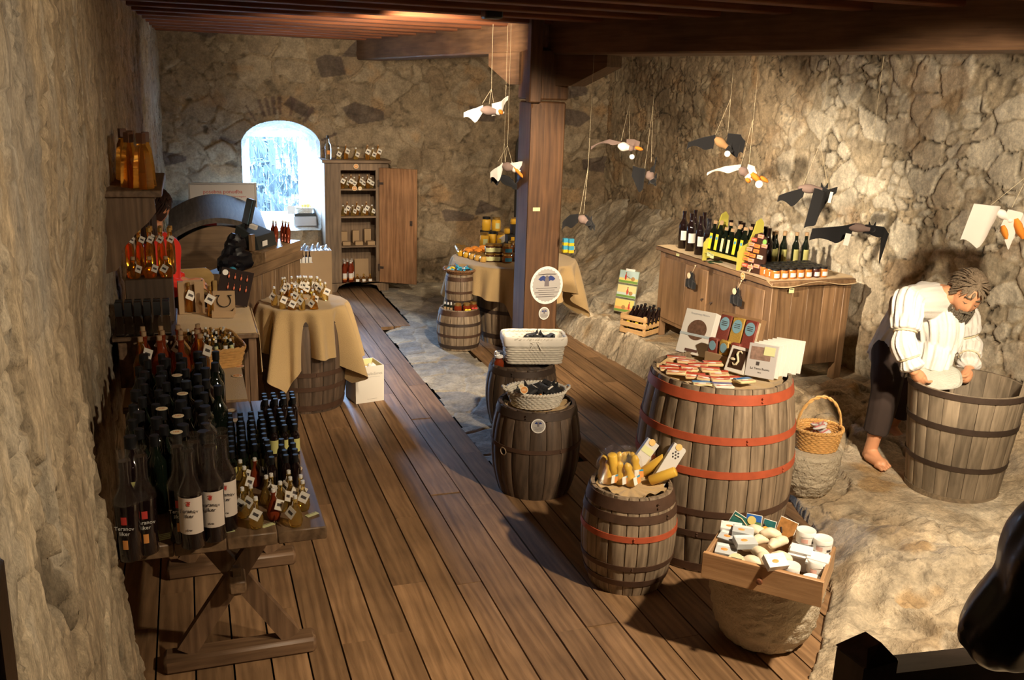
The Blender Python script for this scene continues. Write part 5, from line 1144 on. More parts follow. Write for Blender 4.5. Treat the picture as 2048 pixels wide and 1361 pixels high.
for k, mt in enumerate(mats_):
    m = MB(); m.ball((0, 0, 0), (.016, .009, .008), n=8, k=6); m.add([(-.015, 0, 0), (-.028, -.008, .004), (-.028, .008, -.002)], [(0, 1, 2), (2, 1, 0)]); m.add([(.015, 0, 0), (.028, .008, .004), (.028, -.008, -.002)], [(0, 1, 2), (2, 1, 0)]); o = m.build('wrapped_sweet', mt); o.location = (0, 0, -5); SW.append(o)
R_ = random.Random(2)
for k in range(42):
    a = R_.uniform(0, 6.28); q = .115*math.sqrt(R_.random()); c_ = [0, 0, 1, 2, 0][k % 5]
    place(SW[c_], (USM.x+q*math.cos(a), USM.y+q*math.sin(a), UH+.018+.032*(1-(q/.12)**2)*R_.random()+.012), 0, ['blue-wrapped sweet in the round brown tray', 'yellow-wrapped sweet in the round brown tray', 'pale-wrapped sweet in the round brown tray'][c_], 'sweet', 'wrapped sweets in the round tray', rot=(R_.uniform(-.5, .5), R_.uniform(-.5, .5), R_.uniform(0, 6)), scale=1.15)
# ---- swing-top jars beside the rectangular basket
J_SW = bottle('swing_top_jar', [(.028, 0), (.032, .004), (.032, .055), (.022, .07), (.020, .08), (.024, .084)], G_RED, 16, cap=(.026, .085, .098), capmat=M_CAPW)
c2 = MB(); c2.tube([(-.026, 0, .06), (-.03, 0, .09), (0, 0, .102), (.03, 0, .09), (.026, 0, .06)], .0016, 5); c2.build('wire_bail', plain('steel_wire', (.5, .5, .5), .3, metal=.9), J_SW)
bz2 = .3905
for i, (dx, dy) in enumerate(((-.165, -.02), (-.135, .075))): place(J_SW, (BK2.x+dx, BK2.y+dy, bz2), 0, 'swing-top jar left of the rectangular basket, %s' % ['front', 'rear'][i], 'jar')
for i, (dx, dy) in enumerate(((-.17, .035), (-.08, .145), (-.03, .16))): place(B_T4, (BK2.x+dx, BK2.y+dy, bz2), 0, 'tiny white-capped bottle behind the swing-top jars', 'bottle', 'tiny bottles behind the swing-top jars')
# ---- round sign on the post, small one below, tickets
def roundsign(px, py, Y, rx, rz, label, big):
    q = PY(px, py, Y); r0 = empty('round_sign', q); tag(r0, label, 'sign'); m = MB(); m.lathe([(1, 0), (1, .003)], 48, 0, RX(PI/2) @ S(rx, rz, 1)); m.build('card', plain('sign_white', (.80, .78, .74), .4, coat=.2), r0)
    m = MB(); m.lathe([(.86, .003), (.86, .0034)], 96, 0, RX(PI/2) @ S(rx, rz, 1), rfun=lambda a, z: 1+.03*math.sin(26*a)); m.build('grey_field', plain('sign_grey', (.42, .40, .38), .4), r0)
    k = rx/.095; m = MB(); pl_ = [(0, .030), (.022, .040), (.036, .034), (.050, .020), (.036, .010), (.022, .014), (.012, .006)]
    for s in (-1, 1): m.add([(s*x*k, -.0042, (z+.015)*k) for x, z in pl_], [tuple(range(7)) if s > 0 else tuple(range(6, -1, -1))])
    m.build('bat_wings', plain('navy_print', (.03, .05, .18), .5), r0)
    m = MB(); m.add([(x*k, -.0046, z*k) for x, z in ((-.014, -.005), (.014, -.005), (.012, .03), (.006, .055), (-.006, .055), (-.012, .03))], [(0, 1, 2, 3, 4, 5)]); m.build('bat_body', plain('print_grey', (.16, .14, .15), .6), r0)
    m = MB(); m.tube([(-.05*k, -.004, .060*k), (0, -.004, .063*k), (.05*k, -.004, .061*k)], .0018*k, 5)
    for j, w_ in enumerate((.062, .048, .068, .045, .064)): m.box((-w_*k, -.0042, (-.016-.012*j)*k), (w_*k, -.0036, (-.0135-.012*j)*k))
    m.build('printed_lines', M_INK, r0); return r0
roundsign(1093, 571, PYF-.004, .128, .142, 'large round white sign with a hanging bat picture on the wooden post', 1)
roundsign(1088, 627, PYF-.004, .042, .048, 'small round bat sign below the large one on the wooden post', 0)
q = PY(1073, 419, PYF-.007); m = MB(); m.box((-.027, 0, -.013), (.027, .002, .013)); tag(m.build('ticket', M_NOTE, loc=q), 'small yellow ticket stuck on the wooden post above eye level', 'ticket')
# disc on the dark barrel
a_ = viewang(DRK)+.05; r0 = roundsign(1066, 837, 1, .038, .038, 'small round bat sign on the front of the dark barrel', 0); qq = .226; r0.location = DRK+Vector((math.cos(a_)*qq, math.sin(a_)*qq, .435)); r0.rotation_euler = (-.10, 0, a_+PI/2)
place(D_OR, DRK+Vector((-.115, -.105, .60)), 0, 'yellow price disc on the rim of the oval white basket', 'price disc', rot=(PI/2-.3, 0, -.4), scale=.8)
# ================================================================== cupboard top, ledge, barrel tops, drawer
CM = Matrix.Translation(CB) @ RZ(ca)
def onc(px, py, dz=0): z = CB.z+CH+.001+dz; p = P(px, py, z); return p
cr_ = ca
# burlap runner hanging over the corner
m = MB(); m.sheet(lambda u, v: (-.035-.0+ (u*(CW+.05)) , -.02+v*.72 if v > .06 else -.036, .0035+.003*math.sin(14*u+5*v)**2 if v > .06 else -.012-.03*(.5+.5*math.sin(9*u))), 40, 30, thick=.002)
rn_ = tag(m.build('burlap_runner', M_BURLAP, loc=CM @ Vector((0, 0, CH+.004)), rot=(0, 0, ca), angle=80), 'burlap runner spread under the jam jars on the cupboard', 'cloth')
m = MB(); m.sheet(lambda u, v: (-.036+v*.30, .70+u*.80, .0035+.003*math.sin(22*u+5*v)**2), 40, 12, thick=.002); tag(m.build('burlap_runner', M_BURLAP, loc=CM @ Vector((0, 0, CH+.001)), rot=(0, 0, ca), angle=80), 'burlap strip along the front edge of the cupboard under the wine bottles', 'cloth')
B_WINE = bottle('wine_bottle', wineprof(.036, .30, .0145), G_BLACKW, 22, label=(.07, .145, M_WHITE, 1.1), extra=[('neck_foil', 0, 0, .01, M_BLACK)])
B_WINEP = bottle('wine_bottle', wineprof(.036, .30, .0145), G_BLACKW, 22, label=(.04, .15, M_PALE, 1.1), wrap=True)
B_WINEN = bottle('wine_bottle', wineprof(.036, .30, .0145), G_BLACKW, 20)
for i, (x, y, b_) in enumerate(((1364, 497, 0), (1379, 503, 0), (1397, 510, 0), (1413, 516, 1), (1386, 494, 2), (1404, 500, 2))):
    place((B_WINE, B_WINEP, B_WINEN)[b_], onc(x, y, .004), .1, ['wine bottle with white label at the far left of the cupboard', 'second white-labelled wine bottle on the cupboard', 'third white-labelled wine bottle on the cupboard', 'wrapped wine bottle with pink label beside the yellow rack', 'dark wine bottle behind the white-labelled ones, left', 'dark wine bottle behind the wrapped one'][i], 'bottle', 'wine bottles at the left of the cupboard')
# yellow-green rack with leaning oil bottles
M_RACK = plain('rack_mustard', (.50, .45, .08), .5, vary=.08)
p0 = onc(1406, 521, .0075); p1 = onc(1476, 541, .0075); rv_ = Vector((p1.x-p0.x, p1.y-p0.y)); rw = rv_.length; ra = math.atan2(rv_.y, rv_.x)
ork = empty('oil_rack', p0, ra); tag(ork, 'mustard-yellow wooden rack of leaning oil bottles on the cupboard', 'rack')
prf = [(-.01, 0), (.02, 0), (.025, .02), (.16, .02), (.165, 0), (.19, 0), (.19, .33), (.165, .36), (.13, .34), (.10, .25), (.075, .19), (.02, .165), (-.01, .13)]
for x in (0, rw-.012):
    m = MB(); n = len(prf); v = [(x, y, z) for y, z in prf]+[(x+.012, y, z) for y, z in prf]; m.add(v, [tuple(range(n)), tuple(range(2*n-1, n-1, -1))]+[(i, n+i, n+(i+1) % n, (i+1) % n) for i in range(n)]); m.build('side_panel', M_RACK, ork, smooth=False)
m = MB(); m.box((.012, .0, .06), (rw-.012, .17, .07)); m.build('shelf', M_RACK, ork); m = MB(); m.box((.012, -.004, .058), (rw-.012, .006, .085)); m.build('front_lip', M_RACK, ork)
B_OIL = bottle('oil_bottle', [(.021, 0), (.023, .003), (.023, .15), (.012, .18), (.011, .205)], G_DARK, 4, cap=(.013, .205, .228), capmat=M_CORK)
for o in B_OIL.children: o.rotation_euler = (0, 0, PI/4)
m = MB(); m.box((-.0155, -.0172, .02), (.0155, -.0166, .135), 0); m.build('yellow_label', M_YEL, B_OIL); m = MB(); m.box((-.011, -.0178, .095), (.011, -.0172, .115)); m.build('blue_print', M_LBLUE, B_OIL)
B_OIL2 = bottle('oil_bottle', [(.021, 0), (.023, .003), (.023, .13), (.012, .155), (.011, .175)], G_DARK, 4, cap=(.013, .175, .198), capmat=M_CORK)
for o in B_OIL2.children: o.rotation_euler = (0, 0, PI/4)
m = MB(); m.box((-.0135, -.0172, .02), (.0135, -.0166, .115), 0); m.build('cream_label', plain('cream_label', (.80, .68, .42), .6), B_OIL2)
RM = Matrix.Translation(p0) @ RZ(ra)
for i in range(6):
    pr_ = B_OIL2 if i in (2, 3) else B_OIL; loc = RM @ Vector((.030+i*(rw-.06)/5, .035, .0715)); place(pr_, loc, 0, ['square oil bottle with yellow label in the mustard rack, number %s from the left', 'square oil bottle with cream label in the mustard rack, number %s from the left'][1 if i in (2, 3) else 0] % ['one', 'two', 'three', 'four', 'five', 'six'][i], 'bottle', 'oil bottles in the mustard rack', rot=(-.12, 0, ra))
for i in range(4): loc = RM @ Vector((.04+i*(rw-.08)/3, .10, .0715)); place(B_OIL, loc, 0, 'oil bottle in the back row of the mustard rack', 'bottle', 'back row in the mustard rack', rot=(-.05, 0, ra))
for i in range(7): loc = RM @ Vector((-.01+i*(rw+.02)/6, .235+.03*(i % 2), -.0065)); place(B_WINEN, loc, 0, 'dark wine bottle standing behind the mustard rack', 'bottle', 'wine bottles behind the mustard rack')
for x, y, sc, l in ((1430, 497, .8, 'small ticket on the shelf of the mustard rack'), (1437, 503, 1.0, 'square pale ticket hanging from the mustard rack')): q = RM @ Vector((.075 if sc < 1 else .11, -.0065, .058 if sc < 1 else .05)); place(C_SM, q, 0, l, 'ticket', rot=(PI/2, 0, ra), scale=(1, 1.6, 1))
m = MB(); m.lathe([(.06, 0), (.06, .004)], 24, 0, S(1, .8, 1)); tag(m.build('green_booklet', plain('dark_green_card', (.03, .07, .03), .5), loc=RM @ Vector((.08, .05, -.003))), 'dark green booklets lying under the mustard rack', 'booklet')
# chocolate board
q0 = onc(1483, 541, .0075); cbd = empty('chocolate_display', q0, ra+.1); tag(cbd, 'brown board of small red and pink chocolate bars leaning on the cupboard', 'display board')
m = MB(); pl_ = [(0, 0), (.185, 0), (.20, .10), (.175, .24), (.115, .285), (.06, .265), (.03, .17)]; m.add([(x, 0, z) for x, z in pl_]+[(x, .012, z) for x, z in pl_], [tuple(range(7)), tuple(range(13, 6, -1))]+[(i, 7+i, 7+(i+1) % 7, (i+1) % 7) for i in range(7)]); m.build('board', plain('chocolate_brown', (.045, .018, .010), .5), cbd, smooth=False)
reds = [plain('bar_red', (.60, .10, .06), .5), plain('bar_pink', (.72, .32, .26), .5), plain('bar_orange', (.75, .25, .05), .5), plain('bar_white', (.75, .72, .68), .5)]
bars = [(.10, .245, 1), (.045, .215, 0), (.03, .18, 1), (.085, .175, 2), (.15, .185, 1), (.02, .145, 1), (.085, .14, 2), (.005, .11, 2), (.06, .105, 2), (.13, .105, 3), (.005, .075, 2), (.055, .07, 1), (.005, .03, 0), (.06, .025, 1), (.115, .04, 1)]
for x, z, k in bars: m = MB(); m.box((x, -.014, z), (x+.048, -.002, z+.026), 0, bev=.002); m.box((x+.006, -.0146, z+.009), (x+.042, -.0138, z+.017), 1); m.build('chocolate_bar', [reds[k], reds[(k+1) % 3]], cbd)
m = MB(); m.lathe([(.018, 0), (.018, .003)], 20, 0, T(.165, -.002, .225) @ RX(PI/2)); m.build('green_badge', plain('badge_green', (.25, .50, .12), .5), cbd); cbd.rotation_euler = (-.14, 0, ra+.1)
B_OL3 = bottle('oil_bottle', [(.019, 0), (.021, .003), (.021, .13), (.010, .16), (.009, .19)], G_DARK, 14, cap=(.0115, .188, .208), capmat=M_CORK, label=(.03, .11, M_OLIVE, 1.0))
CMI = lambda x, y: CM @ Vector((x, y, CH+.0075))
for i, (x, y) in enumerate(((.20, .66), (.24, .62), (.235, .72))): place(B_OL3, CMI(x, y), 0, 'dark cork-topped bottle behind the chocolate bar board', 'bottle', 'bottles behind the chocolate board', scale=1.25)
for i, (x, y) in enumerate(((.27, .50), (.29, .43), (.34, .47), (.36, .40), (.40, .45), (.45, .38), (.52, .36))): place(B_OL3, CMI(x, y), 0, 'dark oil bottle with olive label behind the jam jars', 'bottle', 'olive-labelled bottles behind the jam jars')
# jam jars
J_J = bottle('jam_jar', [(.025, 0), (.027, .003), (.027, .045), (.024, .052)], G_JAM, 14, cap=(.0255, .050, .062), capmat=M_BLACK, label=(.010, .034, M_WHITE, .8))
J_D = bottle('jam_jar', [(.025, 0), (.027, .003), (.027, .045), (.024, .052)], G_JAMD, 14, cap=(.0255, .050, .062), capmat=M_BLACK, label=(.010, .034, M_WHITE, .8))
for r_ in range(4):
    for c_ in range(7): place(J_D if (c_ > 3 and (r_+c_) % 2) else J_J, CMI(.045+c_*.066+r_*.008, .05+r_*.070), .1, scale=1.2, label= ['amber jam jar with white label and black lid on the cupboard corner', 'dark jam jar with white label and black lid on the cupboard corner'][1 if (c_ > 3 and (r_+c_) % 2) else 0], cat='jar', group='jam jars on the cupboard')
ws = empty('jar_stand', CMI(.075, .395), ra); tag(ws, 'small wooden stand with little corked jars beside the jam jars', 'stand')
m = MB(); m.box((-.06, -.02, .055), (.06, .02, .085), bev=.003); m.box((-.06, -.02, 0), (.06, .02, .015), bev=.003); m.box((-.06, .01, .015), (.06, .02, .055)); m.build('rail', M_KRAFT, ws)
for k in range(3): m = MB(); x = -.038+k*.038; m.lathe([(.011, .0155), (.012, .02), (.012, .045), (.007, .05), (.007, .055)], 12, 0, T(x, -.032, 0)); m.build('little_jar', M_CAPW, ws)
place(D_SM, CMI(.02, .30)+Vector((0, 0, .03)), 0, 'cream round price tag leaning before the jam jars', 'price disc', rot=(PI/2-.2, 0, ra-.4), scale=1.6)
m = MB()
for k in range(8): m.ball((.02*math.cos(k*1.1), .02*math.sin(k*1.7), .012+.018*(k % 3)), .013, fn=lambda q, d: q*(1+.3*math.sin(9*d.x+7*d.z)), n=10, k=7)
tag(m.build('posy', M_LINEN, loc=CMI(.045, .335)), 'small bunch of white dried flowers beside the chocolate board', 'dried flowers', kind=None)
q = CM @ Vector((-.033, .30, CH-.017)); place(D_OR, q, 0, 'orange price disc stuck on the front edge of the cupboard top', 'price disc', rot=(PI/2, 0, ca-PI/2), scale=1.0)
q = CM @ Vector((-.0325, 1.18, CH-.017)); place(C_SM, q, 0, 'small cream ticket on the front edge of the cupboard top', 'ticket', rot=(PI/2, 0, ca-PI/2), scale=1.0)
q = CM @ Vector((.13, -.034, CH-.06)); place(C_SM, q, 0, 'small cream ticket under the cloth on the cupboard side', 'ticket', rot=(PI/2, 0, ca), scale=(.9, 1.6, 1))
# black toy bats hanging on the cupboard doors
M_FELT = plain('black_felt', (.008, .008, .010), .95, sheen=.15); M_PINK = plain('pinkish_grey_felt', (.22, .155, .135), .9); M_WFELT = plain('white_felt', (.80, .77, .72), .9, vary=.05); M_OFELT = plain('orange_felt', (.80, .27, .03), .85)
for k, (px, py, l) in enumerate(((1385, 565, 'black plush toy with a round white tag hanging on the left cupboard door'), (1471, 598, 'black plush toy with a round white tag hanging between the cupboard doors'))):
    q = P(px, py, .74); y_ = (CM.inverted() @ PX(px, py, 3.60)); loc = CM @ Vector((-.045, y_.y, y_.z)); tb_ = empty('plush_toy', loc, ca-PI/2); tag(tb_, l, 'toy', 'plush toys on the cupboard doors')
    m = MB(); m.ball((0, 0, 0), (.035, .022, .045), fn=lambda q_, d: q_*(1+.08*math.sin(7*d.x)*math.cos(5*d.z))); m.ball((0, -.004, .052), (.022, .02, .024)); m.build('body', M_FELT, tb_)
    for s in (-1, 1):
        m = MB(); m.sheet(lambda u, v: (s*(.02+.055*u), -.002-.012*math.sin(u*3), .03-.075*v*(1-.35*u)-.02*u), 8, 8, thick=.004); m.build('wing', M_FELT, tb_); m = MB(); m.lathe([(.008, 0), (.001, .022)], 8, 0, T(s*.013, 0, .066)); m.build('ear', M_FELT, tb_)
    m = MB(); m.lathe([(.023, 0), (.023, .002)], 20, 0, T(.004, -.026, .055) @ RX(PI/2)); m.build('round_tag', M_CREAM, tb_); m = MB(); m.tube([(0, 0, .07), (.004, .012, .10), (0, .026, .125)], .0014, 4); m.ball((0, .026, .127), .006); m.build('cord', M_STRING, tb_)
# ---- wooden crate and picture boards on the ledge
cz_ = .213
c0, c1, c2_ = P(1240, 664, cz_), P(1288, 675, cz_), P(1322, 668, cz_)
W_CR = wood('crate_pine', (.48, .27, .11), (.72, .47, .22), 'X', 1, .5, .2, dark=.1)
v1 = Vector((c1.x-c0.x, c1.y-c0.y)); v2 = Vector((c2_.x-c1.x, c2_.y-c1.y)); cw_ = v1.length; cd_ = .24; cra = math.atan2(v1.y, v1.x)
crt = empty('crate', c0, cra); tag(crt, 'pale pine crate of dark bottles on the rock ledge beside the cupboard', 'crate')
for z in (.005, .062, .118):
    for a, b in (((0, -.008, z), (cw_, 0, z+.04)), ((0, cd_, z), (cw_, cd_+.008, z+.04)), ((-.008, 0, z), (0, cd_, z+.04)), ((cw_, 0, z), (cw_+.008, cd_, z+.04))): m = MB(); m.box(a, b, bev=.002); m.build('slat', W_CR, crt)
for x in (0, cw_-.02):
    for y in (0, cd_-.02): m = MB(); m.box((x, y, 0), (x+.02, y+.02, .165), bev=.002); m.build('corner_post', W_CR, crt)
m = MB(); m.box((.021, .005, .0), (cw_-.021, cd_-.005, .008)); m.build('bottom', W_CR, crt)
B_CR = bottle('oil_bottle', [(.022, 0), (.024, .003), (.024, .14), (.012, .17), (.0105, .20)], G_BLACKW, 14, cap=(.012, .198, .212), capmat=M_BLACK, label=(.03, .09, M_YEL, .6))
XM = Matrix.Translation(c0) @ RZ(cra)
for j in range(4):
    for i in range(3): q = XM @ Vector((.035+i*(cw_-.07)/2, .035+j*(cd_-.07)/3, .022)); place(B_CR, q, 0, 'dark bottle lying tilted in the pale pine crate', 'bottle', 'bottles in the pine crate', rot=(.0, .28, cra+.2))
q = P(1232, 632, cz_+.01); pb_ = empty('picture_board', (P(1228, 625, cz_).x, P(1228, 625, cz_).y+.02, cz_), cra+.1); tag(pb_, 'tall board of three painted rural scenes leaning behind the pine crate', 'picture')
cols = [((.75, .62, .22), (.45, .60, .60)), ((.55, .66, .62), (.70, .62, .30)), ((.72, .35, .12), (.80, .60, .18))]
for k in range(3):
    z0 = .27-.13*k; m = MB(); m.box((0, 0, z0), (.20, .008, z0+.122), 0, bev=.002); m.box((.006, -.0015, z0+.006), (.194, 0, z0+.05), 1); m.box((.006, -.0015, z0+.05), (.194, 0, z0+.116), 2)
    m.box((.006, -.0022, z0+.008), (.194, -.0008, z0+.028), 3); m.ball((.07+.04*k, -.002, z0+.06), (.010, .002, .028), 4); m.ball((.07+.04*k, -.002, z0+.095), (.007, .002, .008), 5); m.tube([(.07+.04*k, -.003, z0+.07), (.12+.02*k, -.003, z0+.05)], .003, 5, 5); m.ball((.145-.05*(k == 2), -.002, z0+.048), (.02, .002, .018), 6)
    m.build('painted_panel', [plain('panel_edge', (.25, .30, .22), .5), plain('paint_a%d' % k, cols[k][0], .5), plain('paint_b%d' % k, cols[k][1], .5), plain('paint_green', (.16, .30, .06), .5), M_REDINK, plain('paint_skin', (.35, .18, .10), .6), plain('paint_brown', (.40, .22, .08), .6)], pb_)
m = MB(); m.box((.06, -.002, .385), (.15, .010, .405)); m.build('white_header', M_WHITE, pb_); pb_.rotation_euler = (-.22, 0, cra+.1)
# ---- big barrel top: book, boxes, booklets, soap packets
bz = BIGH-.033+.020
def onb(px, py, z=bz): return P(px, py, z)
def leanbox(name, px, py, w_, h_, t_, rz, lean, mats, label, cat, z=bz, art=None):
    p = P(px, py, z); r0 = empty(name, (p.x, p.y, z+.003), rz); r0.rotation_euler = (-lean, 0, rz); tag(r0, label, cat); m = MB(); m.box((0, 0, 0), (w_, t_, h_), 0, bev=.0015); m.build('cover', mats, r0); return r0
M_GREYC = plain('grey_cover', (.52, .50, .50), .5); M_PHOTO = plain('brown_photo', (.16, .09, .06), .4, vary=.8, vscale=60)
yw = -1.0
bk_ = leanbox('book', 1350, 703, .17, .225, .05, yw-.05, .38, [M_WHITE], 'large white book with a round photo window standing on the big barrel', 'book')
m = MB(); m.lathe([(.052, 0), (.052, .001)], 40, 0, T(.088, -.0005, .125) @ RX(PI/2)); m.build('round_photo', M_PHOTO, bk_); m = MB(); m.box((.0, -.002, .092), (.17, -.0012, .104)); m.build('pale_band', plain('band_blue', (.50, .58, .62), .5), bk_); m = MB(); m.box((.05, -.001, .012), (.12, 0, .026)); m.build('dark_line', plain('brown_line', (.12, .06, .05), .5), bk_)
text('Preserving Nature', .014, plain('faint_print', (.55, .56, .58), .6), bk_, T(.085, -.001, .205) @ RX(PI/2))
bx2 = leanbox('packet_box', 1424, 705, .225, .21, .05, yw-.12, .30, [plain('brown_carton', (.34, .20, .10), .7)], 'brown display box holding three packets with pale blue labels on the big barrel', 'box')
M_BLUEL = plain('pale_blue_label', (.24, .45, .58), .5); M_GRAIN = [plain('red_brown_grain', (.22, .05, .035), .6, vary=.7, vscale=220), plain('yellow_grain', (.48, .30, .06), .6, vary=.6, vscale=220), plain('dark_red_grain', (.25, .05, .035), .6, vary=.7, vscale=220)]
for k in range(3):
    x = .006+k*.072; m = MB(); m.box((x, -.014, .05), (x+.066, .0, .195), 0, bev=.004); o = m.build('packet', [M_GRAIN[k]], bx2)
    m = MB(); m.lathe([(1, 0), (1, .0015)], 28, 0, T(x+.033, -.0145, .15) @ RX(PI/2) @ S(.026, .034, 1)); m.build('oval_label', M_BLUEL, o); m = MB()
    for j in range(3): m.box((x+.017, -.0168, .142+.009*j), (x+.049, -.0158, .145+.009*j))
    m.build('lettering', M_INK, o)
m = MB(); m.box((.205, -.004, .05), (.225, 0, .19)); m.build('edge_strip', M_CREAM, bx2)
sb2 = leanbox('packet_box', 1408, 722, .19, .045, .06, yw-.12, .0, [M_KRAFT], 'small kraft tray of three little packets in front of the packet box', 'box')
for k in range(3):
    x = .008+k*.062; m = MB(); m.box((x, .01, .01), (x+.050, .035, .115), 0, bev=.004); o = m.build('packet', [M_GRAIN[(0, 1, 2)[k]]], sb2); m = MB(); m.lathe([(1, 0), (1, .0015)], 24, 0, T(x+.025, .0095, .08) @ RX(PI/2) @ S(.018, .024, 1)); m.build('oval_label', M_BLUEL, o)
sc_ = leanbox('boxed_brooch', 1447, 741, .105, .125, .022, yw-.15, .45, [M_WHITE], 'white box with a dark window and a pale letter S charm', 'box')
m = MB(); m.box((.014, -.0015, .018), (.092, 0, .110)); m.build('dark_window', plain('dark_brown_card', (.05, .025, .015), .4), sc_)
m = MB(); m.tube([(.070, -.006, .095), (.060, -.006, .103), (.048, -.006, .098), (.046, -.006, .085), (.055, -.006, .070), (.062, -.006, .055), (.056, -.006, .038), (.044, -.006, .034), (.036, -.006, .042)], [.003, .004, .005, .0055, .0055, .0055, .005, .004, .003], 8); m.ball((.030, -.005, .06), (.014, .003, .007)); m.build('letter_charm', plain('ivory_charm', (.78, .68, .48), .4), sc_)
for k in range(7):
    r0 = leanbox('booklet', 1488+k*9, 752-k*2.0, .135, .155, .006, yw+.15, .30, [M_GREYC if k == 0 else M_WHITE], ['grey booklet with a photo and handwritten title, frontmost of the row', 'white booklet behind the grey one in the row on the big barrel'][0 if k == 0 else 1], 'booklet')
    if k: r0['group'] = 'row of white booklets on the big barrel'
    if k == 0:
        m = MB(); m.box((.012, -.001, .08), (.105, 0, .14), 0); m.box((.045, -.0012, .055), (.060, -.0002, .072), 1); m.build('photo', [plain('market_photo', (.28, .18, .14), .5, vary=.9, vscale=50), M_INK], r0)
        text('La Terra Buona', .014, M_INK, r0, T(.066, -.001, .040) @ RX(PI/2)); text('1972', .009, M_INK, r0, T(.066, -.001, .022) @ RX(PI/2))
        m = MB(); m.box((.072, -.0025, .105), (.122, -.0012, .145)); m.build('sticky_note', M_NOTE, r0)
jb = bottle('small_bottle', [(.018, 0), (.022, .004), (.022, .05), (.010, .07), (.010, .08)], G_BLACKW, 14, cap=(.015, .078, .10), capmat=M_YEL)
place(jb, onb(1500, 706), 0, 'small dark jar with yellow-black lid behind the booklets on the big barrel', 'jar')
SP = []
for nm, c1_, c2x in (('soap_red', (.55, .06, .03), (.75, .55, .30)), ('soap_blue', (.02, .18, .50), (.70, .62, .35)), ('soap_blue2', (.03, .07, .30), (.75, .72, .62))):
    m = MB(); m.box((-.045, -.03, 0), (.045, .03, .014), 1, bev=.004); m.box((-.045, .004, .0142), (.045, .026, .0155), 0); m.ball((-.005, -.010, .0135), (.020, .011, .003), 2, n=10, k=6); m.box((-.038, -.027, .0142), (.03, -.022, .015), 3)
    o = m.build('soap_packet', [plain(nm, c1_, .35, coat=.4), plain(nm+'_base', c2x, .4, coat=.3), M_WHITE, M_REDINK]); o.location = (0, 0, -5); SP.append(o)
ptx = [(1350, 735, 0, -.5), (1372, 728, 0, -.5), (1395, 738, 0, -.45), (1420, 748, 0, -.35), (1365, 745, 0, -.6), (1390, 757, 0, -.5), (1414, 764, 0, -.7), (1440, 768, 0, -.3), (1462, 762, 0, -.2), (1437, 752, 0, -.4), (1338, 744, 0, -.4), (1352, 752, 0, -.6), (1405, 771, 1, -.35), (1445, 776, 2, -.2), (1488, 768, 1, .15), (1425, 735, 0, -.3), (1352, 720, 0, -.5), (1380, 742, 0, -.4)]
for i, (x, y, k, a) in enumerate(ptx):
    p = onb(x, y, bz+.003); place(SP[k], (p.x, p.y, bz+.002+.004*(i % 4)), a, ['red and cream soap packet in the heap on the big barrel', 'bright blue packet at the front of the big barrel top, %s' % ('left' if x < 1450 else 'right'), 'dark blue packet at the front middle of the big barrel top'][k], 'packet', 'soap packets heaped on the big barrel' if k == 0 else None, rot=(rnd(-.08, .08), rnd(-.08, .08), a))
m = MB(); m.box((-.028, -.0008, -.05), (.028, .0008, .05)); a_ = viewang(BIG)-1.05; tag(m.build('ticket', M_NOTE, loc=BIG+Vector((math.cos(a_)*.348, math.sin(a_)*.348, .70)), rot=(-.13, 0, a_+PI/2)), 'tall pale ticket on the left shoulder of the large red-hooped barrel', 'ticket')
# ---- keg of beeswax candles
kz = .465-.03+.012
M_WAX = plain('beeswax', (.80, .52, .10), .45); M_WAXD = plain('dark_beeswax', (.72, .44, .06), .4, coat=.3); M_WAXP = plain('pale_beeswax', (.68, .45, .18), .55)
p = P(1288, 938, kz); m = MB(); m.lathe([(.026, 0), (.026, .075), (.025, .082), (.021, .088), (.004, .090)], 28, 0); o = m.build('pillar_candle', M_WAXP, loc=(p.x, p.y, kz)); tag(o, 'thick round beeswax pillar candle standing in the candle keg', 'candle')
m = MB(); m.tube([(0, 0, .088), (.001, .001, .098)], .0015, 5); m.build('wick', M_STRING, o); m = MB(); m.lathe([(.0266, .058), (.0266, .060)], 28, 0, cap0=False, cap1=False); m.build('thread', M_CREAM, o)
def rolled(name): m = MB(); m.lathe([(.016, 0), (.0185, .003), (.0185, .105), (.016, .108)], 20, 0, rfun=lambda a, z: 1+.05*abs(math.sin(8*a))); o = m.build(name, M_WAXD, angle=60); o.location = (0, 0, -5); return o
RC = rolled('rolled_candle')
for (x, y, rx_, ry_, l) in ((1300, 962, .25, 1.05, 'grooved yellow rolled candle in front, pointing right, in the candle keg'), (1285, 945, .2, .85, 'grooved rolled candle beside the pillar candle'), (1228, 958, .15, -.15, 'rolled candle standing at the back left of the candle keg')):
    p = P(x, y, kz+.02); place(RC, (p.x, p.y, kz+.02), 0, l, 'candle', rot=(rx_, ry_, -.3), scale=1.15)
FG = MB(); FG.lathe([(.014, 0), (.020, .012), (.018, .035), (.012, .055), (.015, .065), (.010, .078), (.003, .084)], 16, 0, rfun=lambda a, z: 1+.08*math.sin(3*a+60*z)); FG = FG.build('figure_candle', M_WAXD); FG.location = (0, 0, -5)
m = MB(); m.lathe([(.022, -.001), (.026, .03), (.020, .075), (.004, .092), (.014, .105)], 14, 0, cap0=False, cap1=False, rfun=lambda a, z: 1+.14*math.sin(5*a+30*z)); m.build('cellophane_bag', M_CELLO, FG, angle=25)
m = MB(); m.box((-.016, -.034, .012), (.016, -.0325, .040), 0); m.box((.0, -.0350, .012), (.016, -.0338, .034), 1); m.box((.002, -.0350, .034), (.016, -.0338, .040), 2); m.build('label_card', [M_WHITE, M_ORANGE, M_LBLUE], FG)
